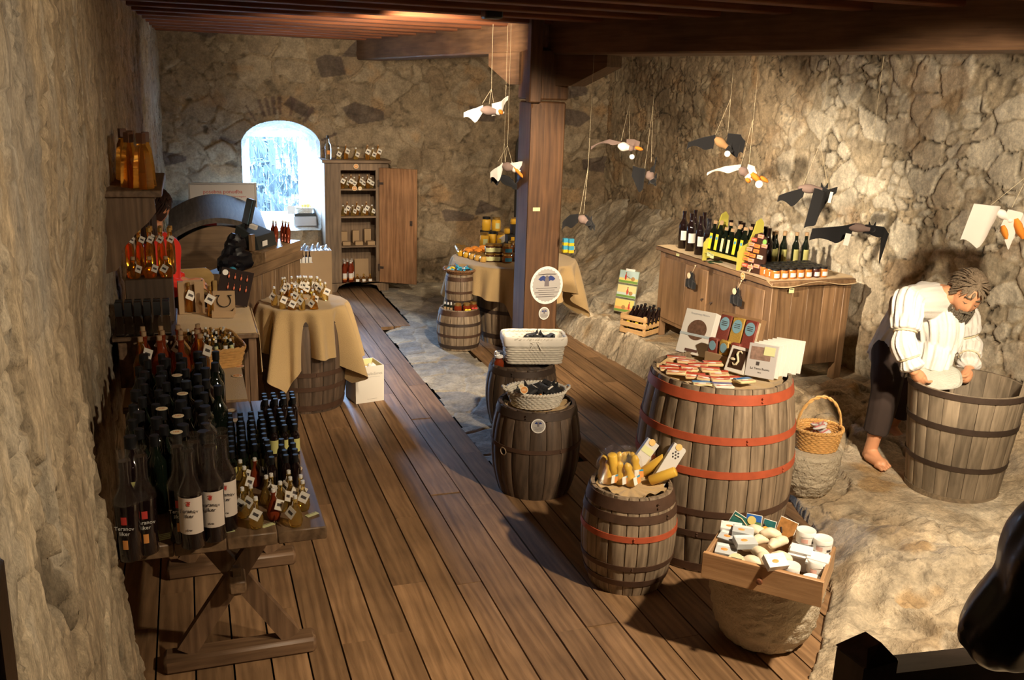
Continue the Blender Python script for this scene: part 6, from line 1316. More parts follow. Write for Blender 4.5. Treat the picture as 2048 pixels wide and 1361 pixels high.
for i, (x, y) in enumerate(((1195, 952), (1207, 935), (1213, 968), (1222, 925), (1229, 947), (1240, 968), (1246, 950), (1262, 972), (1256, 938), (1238, 930), (1272, 958), (1206, 962))):
    p = P(x, y, kz); d = Vector((p.x-SML.x, p.y-SML.y)); d = d.normalized()*min(d.length, .125); place(FG, (SML.x+d.x, SML.y+d.y, kz+.002), 0, 'cellophane-bagged beeswax figure candle in the candle keg', 'candle', 'bagged figure candles in the keg', rot=(rnd(-.2, .1), rnd(-.2, .2), rnd(-.7, .7)), scale=1.3)
M_LBOX = plain('light_grey_card', (.62, .60, .56), .6)
def candlebox(px, py, w_, h_, ry, label, holes, lab):
    p = P(px, py, kz+.02); r0 = empty('candle_box', (p.x-.03, p.y-.05, kz+.01), 0); r0.rotation_euler = (-.25, ry, -.35); tag(r0, label, 'box'); m = MB(); m.box((-w_/2, 0, 0), (w_/2, .03, h_), bev=.0015); m.build('carton', M_LBOX, r0)
    m = MB(); m.lathe([(.015, 0), (.015, .0025)], 22, 0, T(-.006, -.001, h_-.008) @ RX(PI/2)); m.build('price_disc', plain('tan_disc', (.78, .50, .18), .6), r0)
    if holes:
        m = MB()
        for k in range(7): a = k*PI/3; q_ = 0 if k == 6 else .014; m.lathe([(.0042, 0), (.0042, .001)], 12, 0, T(q_*math.cos(a), -.0006, h_-.045+q_*math.sin(a)) @ RX(PI/2))
        m.build('round_holes', M_INK, r0)
    if lab: m = MB(); m.box((-w_/2+.002, -.0015, h_-.065), (w_/2-.004, 0, h_-.035)); m.build('note', M_NOTE, r0)
candlebox(1264, 935, .06, .18, .62, 'grey candle carton with a yellow note leaning out of the keg, left', False, True); candlebox(1292, 925, .055, .175, .62, 'grey candle carton right behind the one with the note', False, False); candlebox(1318, 952, .065, .19, .55, 'grey candle carton with seven round holes leaning right', True, False)
# ---- drawer contents
DM = Matrix.Translation(drw.location) @ RZ(dang); dz0 = .0155; dup_ = .018
M_TIN = plain('white_tin', (.82, .80, .76), .3, coat=.3); M_SOAP = plain('ivory_soap', (.80, .68, .50), .5); M_PSOAP = plain('white_soap_box', (.80, .80, .80), .45); M_GSOAP = plain('grey_soap_box', (.50, .54, .56), .45)
TIN = MB(); TIN.lathe([(.030, 0), (.031, .002), (.031, .026), (.0325, .027), (.0325, .040), (.031, .042), (.029, .041)], 36, 0); TIN = TIN.build('round_tin', M_TIN); TIN.location = (0, 0, -5)
m = MB(); arc(m, .0316, .006, .020, FR-.35, FR+.35); m.build('pink_label', plain('pale_pink', (.75, .45, .38), .5), TIN); m = MB(); arc(m, .0317, .004, .012, FR+.8, FR+1.3); m.build('barcode', M_INK, TIN)
hs = .044
for i, (x, y, z, s) in enumerate(((dw-.11, .255, .105, 1.05), (dw-.045, .25, .09, 1.05), (dw-.045, .165, .035, 1.1), (dw-.125, .075, .0, .95), (dw-.125, .075, .042, .95), (dw-.05, .095, .0, .95), (dw-.05, .04, .0, .95))):
    place(TIN, DM @ Vector((x, y, dz0+z)), dang+rnd(-.3, .3), 'round white tin in the wooden drawer, %s' % ['back row left, standing highest', 'back row right', 'under the white box at the right', 'lower one of the front stack', 'upper one of the front stack', 'right side, middle', 'right front corner'][i], 'tin', 'white tins in the drawer', scale=s*1.1)
m = MB(); m.box((dw-.16, .20, dz0), (dw-.016, .29, dz0+.088), bev=.002); tag(m.build('white_box', M_PSOAP, loc=drw.location, rot=(0, 0, dang)), 'white carton at the back right of the drawer under two tins', 'box')
WBX = MB(); WBX.box((-.040, -.022, 0), (.040, .022, .012), bev=.001); WBX.box((-.0405, -.0225, .004), (.0405, .0225, .005), 1); WBX = WBX.build('flat_box', [M_PSOAP, M_GREYC]); WBX.location = (0, 0, -5)
for i, (x, y, z, a) in enumerate(((dw-.11, .20, .095, .0), (dw-.045, .19, .085, -.05), (dw-.045, .175, .075, -.05), (dw-.115, .195, .080, 0))): place(WBX, DM @ Vector((x, y-.015, dz0+z)), 0, 'flat white box with a dark line laid over the tins, %s' % ['upper left', 'upper right', 'lower right', 'lower left'][i], 'box', rot=(.35, 0, dang+a))
SO = MB(); SO.ball((0, 0, .02), (.036, .018, .017), fn=lambda q, d: q*(1+.08*math.sin(4*d.x+3*d.z)), n=18, k=10); SO = SO.build('soap_bar', M_SOAP); SO.location = (0, 0, -5)
for i, (x, y, z, a, b) in enumerate(((.15, .21, .06, .9, .1), (.12, .15, .05, .7, .2), (.17, .13, .045, -.3, .1), (.20, .17, .075, 1.4, .3), (.155, .075, .03, .2, .0), (.19, .10, .04, -.8, .2), (.13, .24, .08, 0, .1), (.18, .235, .085, .5, .2), (.22, .215, .07, 1.2, .1), (.20, .045, .02, .4, .1), (.23, .08, .03, 1.0, .1), (.24, .13, .05, .3, .2))): place(SO, DM @ Vector((x*dw/.40, y, dz0+z+.008)), 0, scale=1.2, label= 'ivory soap in the heap in the middle of the drawer', cat='soap', group='ivory soaps heaped in the drawer', rot=(b, b*.7, dang+a))
BS = MB(); BS.box((-.034, -.024, 0), (.034, .024, .022), 0, bev=.001); BS.box((-.030, .008, .0222), (.030, .020, .0228), 1); BS.ball((-.006, -.004, .022), (.012, .007, .0018), 2, n=8, k=4); BSg = BS.build('soap_box', [M_GSOAP, M_PSOAP, M_ORANGE]); BSg.location = (0, 0, -5); BS.m = list(BS.m); BSw = BS.build('soap_box', [M_PSOAP, M_PINK if 0 else M_PSOAP, M_ORANGE]); BSw.location = (0, 0, -5)
for i, (x, y, z, a, pr_, rx_) in enumerate(((.045, .045, .0, .0, BSw, .5), (.055, .10, .035, .1, BSg, .3), (.05, .16, .06, -.1, BSg, .2), (.09, .19, .085, .15, BSg, .1), (.11, .13, .075, .6, BSg, .2), (.04, .22, .075, .2, BSw, .1), (.155, .040, .005, -.1, BSw, .6), (.235, .015, .085, .75, BSw, .5), (.11, .06, .02, -.2, BSw, .2))):
    place(pr_, DM @ Vector((x*dw/.40, y+.01, dz0+z+.012)), scale=1.2, rot=(rx_, 0, dang+a), cat='box', label='%s soap box with orange print in the drawer, %s' % ('white' if pr_ is BSw else 'grey', ['left front corner', 'left side, second', 'left side, third', 'back left, lying high', 'slanted beside the soaps', 'rear left corner', 'front middle', 'tilted over the front edge', 'under the yellow ticket'][i]))
m = MB(); m.lathe([(.034, 0), (.034, .0015)], 28, 0); m.box((-.02, -.003, .0016), (.02, .002, .0022), 1); m.box((-.02, .008, .0016), (.02, .016, .0022), 1); tag(m.build('round_ticket', [plain('pale_yellow_card', (.80, .78, .50), .6), M_INK], loc=DM @ Vector((.105*dw/.40, .035, dz0+.06)), rot=(.95, 0, dang)), 'pale yellow round ticket at the front of the drawer', 'ticket')
for i, (px, py, w_, h_, a, c_, l) in enumerate(((1437, 1030, .115, .075, .45, (.03, .14, .12), 'dark green picture card with a pale curved line at the back left of the drawer'), (1465, 1022, .062, .10, .0, (.14, .26, .10), 'upright picture card with blue sky and green hill and a price disc'), (1494, 1022, .05, .09, .08, (.02, .16, .17), 'dark teal picture card behind the orange one'), (1525, 1030, .072, .11, .22, (.42, .20, .06), 'orange and grey picture card at the back of the drawer'))):
    q = DM @ Vector((.06+i*.055, .285+.004*i, .04+(.02 if i else .03))); r0 = empty('picture_card', q); r0.rotation_euler = (-.25, a, dang+.1-.05*i); tag(r0, l, 'card'); m = MB(); m.box((-w_/2, 0, 0), (w_/2, .004, h_), 0, bev=.0008); m.box((-w_/2+.002, -.0008, .002), (w_/2-.002, 0, h_-.002), 1); m.build('card', [M_WHITE, plain('art_%d' % i, c_, .35, vary=.85, vscale=45, coat=.3)], r0)
    m = MB()
    if i == 0: m.tube([(-.05, -.002, .06), (-.02, -.002, .062), (.01, -.002, .05), (.02, -.002, .02), (.04, -.002, .004)], .0022, 5); m.build('pale_branch', M_CREAM, r0)
    elif i == 1: m.box((-w_/2+.002, -.0014, h_*.72), (w_/2-.002, -.0006, h_-.002)); m.build('blue_sky', plain('sky_print', (.03, .15, .55), .4), r0); m = MB(); m.lathe([(.017, 0), (.017, .002)], 20, 0, T(-.008, -.002, h_*.75) @ RX(PI/2)); m.build('price_disc', plain('yellow_disc', (.80, .66, .22), .5), r0)
    else: m.tube([(-.02, -.002, .07), (-.01, -.002, .05), (-.022, -.002, .03)], .003, 5); m.build('dark_stroke', M_INK, r0)
m = MB(); m.lathe([(.018, 0), (.022, .01), (.022, .018), (.018, .02)], 20, 0); tag(m.build('round_soap', M_ORF, loc=DM @ Vector((.15*dw/.4, .255, dz0+.10)), rot=(1.0, 0, .3)), 'round orange soap ring standing at the back of the drawer', 'soap')
# ---- contents of the handled basket, and the baskets of toy bats
PK = MB(); PK.ball((0, 0, .012), (.045, .022, .010), 0, fn=lambda q, d: q*(1+.15*math.sin(5*d.x)), n=14, k=8); PK.box((-.04, -.004, .018), (.03, .004, .0235), 1); PK = PK.build('soap_pouch', [plain('clear_pouch', (.72, .70, .68), .15, coat=.6), plain('pink_print', (.62, .20, .20), .5)]); PK.location = (0, 0, -5)
for k in range(9): place(PK, (HB.x+rnd(-.055, .055), HB.y+rnd(-.05, .05), HB.z+.075+.012*(k//2)), 0, 'clear pouch with pink print lying in the handled wicker basket', 'pouch', 'pouches in the handled basket', rot=(rnd(-.3, .3), rnd(-.4, .4), rnd(-1, 1)))
place(PK, Vector(P(1597, 884, ST2.z+.262)), 0, 'small pink and white pouch on the pale stone beside the basket', 'pouch', rot=(0, 0, .2), scale=.6)
TB = empty('toy_bat', (0, 0, -5)); m = MB(); m.ball((0, 0, .02), (.045, .025, .02), fn=lambda q, d: q*(1+.1*math.sin(5*d.x+4*d.y))); m.ball((.045, 0, .03), (.018, .017, .016)); m.build('body', M_FELT, TB)
for s in (-1, 1): m = MB(); m.sheet(lambda u, v: (-.03+.075*v+.02*u, s*(.015+.06*u), .035-.03*u+.006*math.sin(8*v)), 8, 8, thick=.004); m.build('wing', M_FELT, TB); m = MB(); m.lathe([(.009, 0), (.001, .028)], 8, 0, T(.045, s*.011, .042)); m.build('ear', M_FELT, TB)
m = MB(); m.ball((.055, 0, .022), (.010, .008, .006)); m.build('orange_nose', M_OFELT, TB); m = MB(); m.box((-.02, -.005, .041), (.025, .004, .0425)); m.build('white_care_label', M_WFELT, TB)
for k, (dx, dy, dz, a) in enumerate(((-.06, .01, .055, .4), (.0, -.02, .06, 1.8), (.05, .02, .06, -.7), (.01, .035, .085, 2.9), (-.03, -.02, .09, -1.2), (.065, -.015, .08, .6))):
    place(TB, (OV.x+dx, OV.y+dy, OVZ+dz-.02), 0, 'black plush toy bat heaped in the oval white basket', 'toy', 'plush bats in the oval basket', rot=(rnd(-.5, .5), rnd(-.4, .4), a))
for k in range(4): q = Matrix.Translation(SQ) @ RZ(sqr) @ Vector((-.03+.045*k, .0, .118+.012*(k % 2))); place(TB, q, 0, 'black plush toy bat lying in the linen-lined rectangular basket', 'toy', 'plush bats in the rectangular basket', rot=(.2*k, .1, 1.1*k))
place(D_SM, OV+Vector((-.105, -.055, OVZ-OV.z+.125)), 0, 'round cream disc at the rim of the oval white basket', 'price disc', rot=(.9, 0, -.5), scale=.8)
# ================================================================== the back corner: counter, vaulted chest, sill goods
def FRM(o, ang): return Matrix.Translation(o) @ RZ(ang)
W_CN = wood('counter_wood', (.09, .05, .025), (.30, .19, .10), 'X', 1, .5, .25, dark=.12); W_CNZ = wood('counter_panel_wood', (.08, .045, .022), (.27, .17, .09), 'Z', 1, .5, .25, dark=.15)
KZ = .82
ka, kb = P(462, 550, KZ), P(600, 500, KZ); kd = Vector((kb.x-ka.x, kb.y-ka.y)); kl = kd.length; kang = math.atan2(kd.y, kd.x)
ct = empty('shop_counter', (ka.x, ka.y, 0), kang); tag(ct, 'slanting brown wooden shop counter below the window with a shallow open tray', 'counter')
kd_ = .34
m = MB()
for k in range(5): m.box((kl*k/5+.001, .0, .0), (kl*(k+1)/5-.001, .02, KZ-.07), c=rnd(0, 1), bev=.002)
m.box((.002, .02, 0), (.02, kd_, KZ-.07)); m.box((kl-.02, .02, 0), (kl, kd_, KZ-.07)); m.build('front_panels', W_CNZ, ct)
m = MB(); m.box((-.02, -.015, KZ-.07), (kl+.01, kd_, KZ-.05)); m.build('tray_floor', W_CN, ct)
m = MB(); m.box((-.025, -.02, KZ-.07), (kl+.01, .0, KZ), bev=.003); m.box((-.025, .0, KZ-.05), (-.005, kd_, KZ)); m.build('tray_lip', W_CN, ct)
u0 = kl*.47
m = MB(); m.box((u0, .002, KZ-.049), (kl+.02, .02, KZ+.075), bev=.002); m.box((u0, .02, KZ+.055), (kl+.02, kd_, KZ+.075), bev=.003); m.box((u0, .02, KZ-.049), (u0+.015, kd_, KZ+.055)); m.build('raised_till_box', W_CN, ct)
m = MB(); m.box((u0-.012, .10, KZ+.075), (u0+.035, .13, KZ+.20), bev=.003); m.build('upright_board', W_CNZ, ct)
KM = FRM((ka.x, ka.y, 0), kang); kt = KZ+.0755
M_DKP = plain('charcoal_plastic', (.03, .035, .035), .4)
rg = empty('cash_register', KM @ Vector((u0+.05, .08, kt)), kang); tag(rg, 'charcoal till with a small white label standing on the counter', 'cash register')
m = MB(); m.add([(0, 0, 0), (.30, 0, 0), (.30, .22, 0), (0, .22, 0), (0, .02, .10), (.30, .02, .10), (.26, .20, .17), (.04, .20, .17)], [(0, 3, 2, 1), (0, 1, 5, 4), (1, 2, 6, 5), (2, 3, 7, 6), (3, 0, 4, 7), (4, 5, 6, 7)]); m.build('casing', M_DKP, rg, smooth=False)
m = MB(); m.box((.06, -.002, .02), (.14, 0, .06)); m.build('white_label', M_WHITE, rg); m = MB(); m.box((.02, .05, .125), (.06, .10, .155), 0, RX(.3) @ T(0, .03, .005)); m.build('paper_slip', M_WHITE, rg)
mo = empty('monitor', KM @ Vector((u0+.14, .22, kt+.150)), kang); tag(mo, 'thin dark screen seen edge-on, tilted back in front of the window', 'monitor')
m = MB(); m.box((-.012, -.06, .02), (.012, .10, .22), bev=.004); o = m.build('panel', M_DKP, mo); o.rotation_euler = (0, .25, -kang+.25); m = MB(); m.box((-.0155, -.05, .03), (-.0125, .09, .21)); m.build('screen', plain('screen_glass', (.10, .22, .28), .1, coat=.5), o); m = MB(); m.box((-.01, .005, 0), (.05, .035, .03)); m.build('foot', M_DKP, mo)
B_RT = bottle('red_bottle', [(.016, 0), (.018, .003), (.018, .12), (.008, .15), (.007, .18)], G_RED, 12, cap=(.009, .178, .195), capmat=M_CAPW)
for i in range(5): place(B_RT, KM @ Vector((kl-.13+.022*(i % 3), .04+.035*i, kt+.002)), 0, 'slim red-brown bottle leaning at the window end of the counter', 'bottle', 'red-brown bottles at the counter end', rot=(.1, -.45, kang+.3))
bg_ = MB(); nz = lambda q, d: q*(1+.16*math.sin(5*d.x+3*d.z)+.10*math.sin(9*d.y+7*d.z))
bg_.ball((0, 0, .09), (.15, .11, .10), fn=nz, n=26, k=16); bg_.ball((.05, .02, .20), (.09, .07, .07), fn=nz, n=20, k=12); bg_.ball((-.09, -.02, .05), (.10, .08, .06), fn=nz, n=20, k=12)
tag(bg_.build('black_bag', plain('black_nylon', (.008, .008, .012), .45), loc=KM @ Vector((u0-.17, .16, KZ-.055)), rot=(0, 0, kang)), 'soft black bag dumped in the open tray of the counter', 'bag')
pbm = MB(); pbm.lathe([(.025, 0), (.03, .01), (.03, .16), (.013, .20), (.012, .215)], 16, 0); o = pbm.build('water_bottle', G_CLEAR, loc=KM @ Vector((.06, .06, KZ-.018)), rot=(0, PI/2-.1, kang+.15)); tag(o, 'plastic bottle with blue label and red cap lying in the counter tray', 'bottle')
m = MB(); m.lathe([(.0306, .03), (.0306, .11)], 18, 0, cap0=False, cap1=False); m.build('blue_label', plain('sky_label', (.06, .35, .55), .4), o); m = MB(); m.lathe([(.014, .21), (.014, .235)], 14, 0); m.build('red_cap', M_REDINK, o)
# vaulted chest against the back wall
hX0, hX1 = -.15, .60; Y0c, Y1c = 8.35, 9.25
chs = empty('vaulted_chest', ((hX0+hX1)/2, Y0c, 0)); tag(chs, 'large weathered wooden chest with a vaulted lid in the back left corner', 'chest')
w2_ = (hX1-hX0)/2; zsp, zcr = .80, .945
W_CHS = wood('weathered_grey_wood', (.05, .04, .033), (.13, .105, .085), 'Y', 1, .9, .3, dark=.1); W_CHX = wood('chest_front_wood', (.09, .05, .025), (.27, .17, .09), 'X', 1, .6, .25, dark=.15)
m = MB(); m.sheet(lambda u, v: ((u*2-1)*w2_*1.03, -.03+v*(Y1c-Y0c+.05), zsp+(zcr-zsp)*(1-abs(u*2-1)**1.9)+.10*v), 40, 20, thick=-.045); m.build('vaulted_lid', W_CHS, chs, angle=60)
m = MB(); n = 25; top = [((k/(n-1)*2-1)*w2_*.97, zsp+(zcr-zsp)*(1-abs(k/(n-1)*2-1)**1.9)-.03) for k in range(n)]; pr = [(-w2_*.97, 0)]+top+[(w2_*.97, 0)]; pr = pr[::-1]
m.add([(x, .0, z) for x, z in pr]+[(x, .03, z) for x, z in pr], [tuple(range(len(pr)))[::-1], tuple(range(len(pr), 2*len(pr)))]+[(i, (i+1) % len(pr), len(pr)+(i+1) % len(pr), len(pr)+i) for i in range(len(pr))]); m.build('front_board', W_CHX, chs, smooth=False)
m = MB(); m.box((-w2_*.97, .03, 0), (-w2_*.93, .85, zsp-.03)); m.box((w2_*.93, .03, 0), (w2_*.97, .85, zsp-.03)); m.box((-w2_*.97, .82, 0), (w2_*.97, .85, zsp)); m.build('side_boards', W_CHS, chs)
m = MB(); m.ball((.05, -.006, .66), (.016, .008, .014)); m.build('knob', plain('white_porcelain', (.6, .58, .52), .3), chs)
# white framed sign
sa, sb_ = PY(375, 366, 9.55), PY(513, 363, 9.55); sw = sb_.x-sa.x
sg = empty('framed_sign', (sa.x, 9.55, .60), 0); tag(sg, 'white aluminium-framed sign with red printed words beside the window', 'sign'); sh_ = sa.z-.60
m = MB()
for a, b in (((0, 0, 0), (.018, .02, sh_)), ((sw-.018, 0, 0), (sw, .02, sh_)), ((.018, 0, 0), (sw-.018, .02, .018)), ((.018, 0, sh_-.018), (sw-.018, .02, sh_))): m.box(a, b, bev=.003)
m.build('frame', plain('aluminium', (.55, .53, .50), .35, metal=.7), sg); m = MB(); m.box((.018, .008, .018), (sw-.018, .014, sh_-.018)); m.build('white_panel', plain('sign_board_white', (.78, .73, .68), .5), sg)
text('posebna ponudba', .052, plain('sign_red', (.60, .06, .04), .5), sg, T(sw*.5, .007, sh_-.088) @ RX(PI/2)); text('special offer - offerta speciale | besondere Angebot', .021, MATS['sign_red'], sg, T(sw*.5, .007, sh_-.135) @ RX(PI/2))
m = MB(); m.box((.03, .004, .05), (.25, .007, sh_-.19)); m.build('red_block', MATS['sign_red'], sg); sg.rotation_euler = (-.03, 0, 0)
# things on the window sill
def onsill(px, py): p = PY(px, py, 10.15); return Vector((p.x, 10.15, WB+.0))
sz = WB+.012; sx = PY(610, 440, 10.15).x
m = MB(); m.box((-.12, -.08, 0), (.12, .09, .10), bev=.004); tag(m.build('grey_box', plain('grey_carton', (.40, .40, .40), .6), loc=(sx, 10.20, sz+.02)), 'grey carton at the bottom of the pile on the window sill', 'box')
m = MB(); m.box((-.11, -.07, 0), (.11, .08, .03), bev=.003); tag(m.build('dark_folder', M_DKP, loc=(sx, 10.20, sz+.121)), 'dark flat box between the grey carton and the little basket on the sill', 'box')
basket('small_basket', (sx, 10.20, sz+.152), 0, .055, .07, .055, 1.3, M_WICK, 'small white wicker basket in the pile on the window sill', p=4, rows=5, stakes=16)
m = MB(); m.box((-.05, -.04, 0), (.05, .04, .045), bev=.003)
for k in range(6): m.box((-.045+k*.016, -.042, .006), (-.038+k*.016, -.0395, .04), 1)
tag(m.build('yellow_box', [M_YEL, M_WHITE], loc=(sx+.01, 10.20, sz+.20), rot=(0, 0, .1)), 'yellow striped packet on top of the pile on the window sill', 'packet')
m = MB(); m.box((-.04, 0, 0), (.04, .004, .09)); tag(m.build('white_card', M_WHITE, loc=(sx-.14, 10.16, sz+.14), rot=(-.1, 0, 0)), 'white card leaning beside the little basket on the window sill', 'card')
# carton with plastic at the foot of the wardrobe, label pack
p = PY(648, 570, 9.45); cb2 = empty('carton', (PY(628, 540, 9.35).x, 9.30, 0)); tag(cb2, 'tall brown cardboard carton with crumpled plastic, left of the wardrobe', 'carton'); czt = PY(628, 497, 9.30).z
openbox('c', .30, .30, czt, M_KRAFT, .005).build('box', M_KRAFT, cb2)
m = MB(); m.sheet(lambda u, v: ((u-.5)*.30, (v-.5)*.30, czt-.015+.03*math.sin(13*u+2*v)*math.sin(11*v)+.02*math.sin(29*u)), 30, 30, thick=.001); m.build('plastic_sheet', plain('crumpled_plastic', (.55, .55, .55), .15, trans=.5), cb2, angle=25)
p = PY(605, 545, 9.05); lb = empty('bottle_pack', (PY(606, 540, 8.9).x, 8.9, 0)); tag(lb, 'brown carton holding white-labelled bottles in front of the tall carton', 'carton'); lz = PY(606, 520, 8.9).z
openbox('c', .17, .12, lz-.02, M_KRAFT).build('box', M_KRAFT, lb)
for k in range(5):
    m = MB(); x = -.064+k*.032; m.lathe([(.013, lz-.12), (.013, lz+.02), (.006, lz+.05), (.006, lz+.08)], 12, 0, T(x, 0, 0)); o = m.build('bottle', G_BLACKW, lb); m = MB(); m.box((x-.013, -.064, lz-.02), (x+.013, -.0605, lz+.035)); m.build('white_label', M_WHITE, lb)
# little white plug with cables on the left wall
q = Vector((-.20, 8.6, PY(323, 422, 8.6).z)); q.x = PY(323, 422, 8.6).x; pg = empty('power_adaptor', q); tag(pg, 'small white power adaptor hanging with its cables near the vaulted chest', 'adaptor')
m = MB(); m.box((-.02, -.015, -.04), (.02, .015, .04), bev=.005); m.build('block', plain('adaptor_white', (.55, .50, .42), .5), pg)
for k in range(3): m = MB(); m.tube([(-.01+.012*k, 0, -.04), (-.005+.02*k, .01, -.20), (.0+.035*k, .0, -.45), (.02+.05*k, 0, -.62)], .0025, 5); m.build('cable', plain('cable_beige', (.50, .44, .34), .6), pg)
m = MB(); m.tube([(-.012, 0, .04), (0, 0, .08), (.012, 0, .04)], .0025, 5); m.build('hanger', MATS['cable_beige'], pg)
# the ceiling spotlight can
lc = PY(984, 22, 5.6); lm = empty('ceiling_spotlight', lc); tag(lm, 'black box-shaped ceiling spotlight fixed beside the wooden beam', 'spotlight')
m = MB(); m.box((-.055, -.055, -.045), (.055, .055, .045), bev=.01); m.build('housing', M_BLACK, lm); m = MB(); m.box((-.015, .0, .045), (.015, .03, 2.565-lc.z)); m.build('bracket', M_BLACK, lm)
# trees outside the window
M_TRK = plain('tree_bark', (.006, .008, .008), .9, vary=.3); M_LEAF = plain('spruce_green', (.0022, .006, .0062), .9, vary=.3); R_ = random.Random(4)
for i in range(7):
    x = .2+i*.55+R_.uniform(-.2, .2); y = 15+R_.uniform(-1.5, 3); tr = empty('tree', (x, y, -2)); tag(tr, 'pale tree trunk with hanging twigs seen outside through the window', 'tree', 'trees outside the window')
    m = MB(); m.tube([(0, 0, 0), (.05, 0, 2), (.0, 0, 4.1)], [.10, .08, .04], 10); m.build('trunk', M_TRK, tr); m = MB()
    for k in range(150):
        z = R_.uniform(.8, 3.6); a = R_.uniform(0, 6.28); l = R_.uniform(.3, .9); dx, dy = math.cos(a)*l, math.sin(a)*l; m.tube([(0, 0, z), (dx*.6, dy*.6, z+.05), (dx, dy, z-.35)], [.012, .008, .003], 3, caps=False)
        for q_ in range(5): t = R_.uniform(.2, 1); w_ = R_.uniform(.01, .035); h_ = R_.uniform(.1, .3); m.add([(dx*t-w_, dy*t, z-.1*t), (dx*t+w_, dy*t+.02, z-.1*t-.03), (dx*t+w_*.4, dy*t, z-.1*t-h_)], [(0, 1, 2)])
    o = m.build('foliage', M_LEAF, tr, smooth=False); o['kind'] = 'stuff'
gm = MB(); gm.box((-12, 10.9, -2.1), (14, 30, -2.0)); tag(gm.build('ground_outside', plain('outside_ground', (.012, .015, .014), .9), None), kind='structure')
# ================================================================== plush bats hanging on strings
ci = [0]
def felt(m, pts, nx, mi=0): pass
def bat(px, py, Y, wl, wr, body, wm, bm, label, orange=None, tagp=None, ap=None, extra=None, name='hanging_bat', thin=False):
    """wl, wr: wing polylines in pixel offsets from the body centre; built at distance Y facing the room"""
    o = PY(px, py, Y); dist = PROJ(o)[2]; k = dist/F_PX; r0 = empty(name, o, -YAW); tag(r0, label, 'toy bat')
    X = lambda dx, dy, d=0.0: Vector((dx*k, d, -dy*k))
    m = MB(); b0, b1 = body; a = X(*b0); b = X(*b1); n = 10; g_ = k/.0024; pts = [a.lerp(b, t/(n-1)) for t in range(n)]; rad = [.008, .016, .023, .027, .028, .026, .022, .018, .017, .008]
    m.tube(pts, [q*.8*g_ for q in rad], 14); m.build('body', bm, r0); m = MB(); m.ball(b, (.017*g_, .019*g_, .016*g_)); m.tube([b, b+(b-a).normalized()*.028*g_], [.012*g_, .004*g_], 8); m.build('head', wm, r0)
    for s, w_ in ((-1, wl), (1, wr)):
        if not w_: continue
        P_ = [X(dx*1.08, dy, dd) for dx, dy, dd, ch in w_]; C_ = [ch*k*1.25 for *_, ch in w_]; N = 14; L = len(P_)-1
        def cen(u):
            t = u*L; i = min(int(t), L-1); f = t-i; f = f*f*(3-2*f)*.35+f*.65; return P_[i].lerp(P_[i+1], f), C_[i]+(C_[i+1]-C_[i])*f
        def fn(u, v):
            c, ch = cen(u); droop = Vector((.10*ch*math.sin(5*u), .45*ch*(v-.5), -ch*v)); sc = .012*math.sin(9*u+1)*v; return c+droop+Vector((0, 0, sc))
        m = MB(); m.sheet(fn, N, 8, thick=.005); m.build('wing', wm, r0, angle=70)
    for s in (-1, 1): m = MB(); m.tube([b+Vector((s*.010, 0, .012))*g_, b+Vector((s*.016, 0, .036))*g_], [.008*g_, .002], 8); m.build('ear', wm, r0)
    if orange:
        for (dx, dy, ex, ey, r) in orange: m = MB(); a = X(dx, dy, -.012); b_ = X(ex, ey, -.02); m.tube([a, a.lerp(b_, .3), a.lerp(b_, .7), b_], [r*k*.6, r*k, r*k*.95, r*k*.35], 12, flat=.55); m.build('orange_foot', M_OFELT, r0)
    if tagp:
        dx, dy, w_, h_, rd = tagp; m = MB(); c = X(dx, dy, -.045)
        if rd: m.lathe([(w_*k/2, 0), (w_*k/2, .002)], 20, 0, T(c) @ RX(PI/2))
        else: m.box((-w_*k/2, 0, -h_*k/2), (w_*k/2, .001, h_*k/2), 0, T(c) @ RY(.15))
        m.build('white_tag', M_WHITE, r0)
    zt = (2.367 if px > 1100 else 2.565)-o.z; apx = ap[0] if ap else (0, -60); A = X(*apx); m = MB()
    for (dx, dy) in (ap[1] if ap else [(-15, -5), (0, -5), (15, -5)]): m.tube([A, X(dx, dy)], .0009, 4)
    m.tube([A, Vector((A.x, A.y, min(zt, ap[2]*1.0) if ap and len(ap) > 2 else zt))], .0009, 4); m.build('string', M_STRING, r0)
    return r0
bat(975, 213, 6.6, [(-8, -2, 0, 14), (-25, 5, 0, 20), (-43, 14, 0, 6)], [(8, -6, 0, 22), (25, -12, 0, 18), (38, -22, 0, 5)], ((-14, 6), (22, 10)), M_WFELT, M_PINK, 'white plush bat with orange foot hanging left of the post, highest of all', orange=[(24, 6, 30, 14, 7)], ap=((7, -34), [(-10, -6), (3, -4), (12, -8)]))
bat(1010, 330, 6.5, [(-4, -4, 0, 14), (-14, 4, 0, 22), (-26, 16, .02, 8)], [(10, -4, 0, 12), (26, -8, 0, 10), (40, -8, 0, 4)], ((-6, 0), (20, 8)), M_WFELT, M_PINK, 'white plush bat with long orange beak left of the wooden post', orange=[(18, 4, 40, 26, 6)], ap=((4, -38), [(-14, -6), (0, -4), (14, -4)]))
bat(1005, 348, 6.6, [(-2, 0, 0, 10), (-12, 4, 0, 14), (-20, 10, 0, 6)], [(6, 2, 0, 12), (14, 6, 0, 12), (22, 12, 0, 6)], ((-6, 4), (26, 24)), M_FELT, M_FELT, 'black plush bat hanging just below the white one left of the post', ap=((2, -60), [(-6, -3), (6, -3)]))
bat(1163, 436, 6.0, [(-6, -8, 0, 18), (-22, -6, 0, 20), (-33, 10, 0, 12)], [(6, -8, 0, 16), (18, 2, 0, 16), (27, 14, 0, 8)], ((-6, -2), (14, 10)), M_FELT, M_PINK, 'small black plush bat right beside the wooden post', ap=((8, -100), [(-4, -8), (4, -8)]))
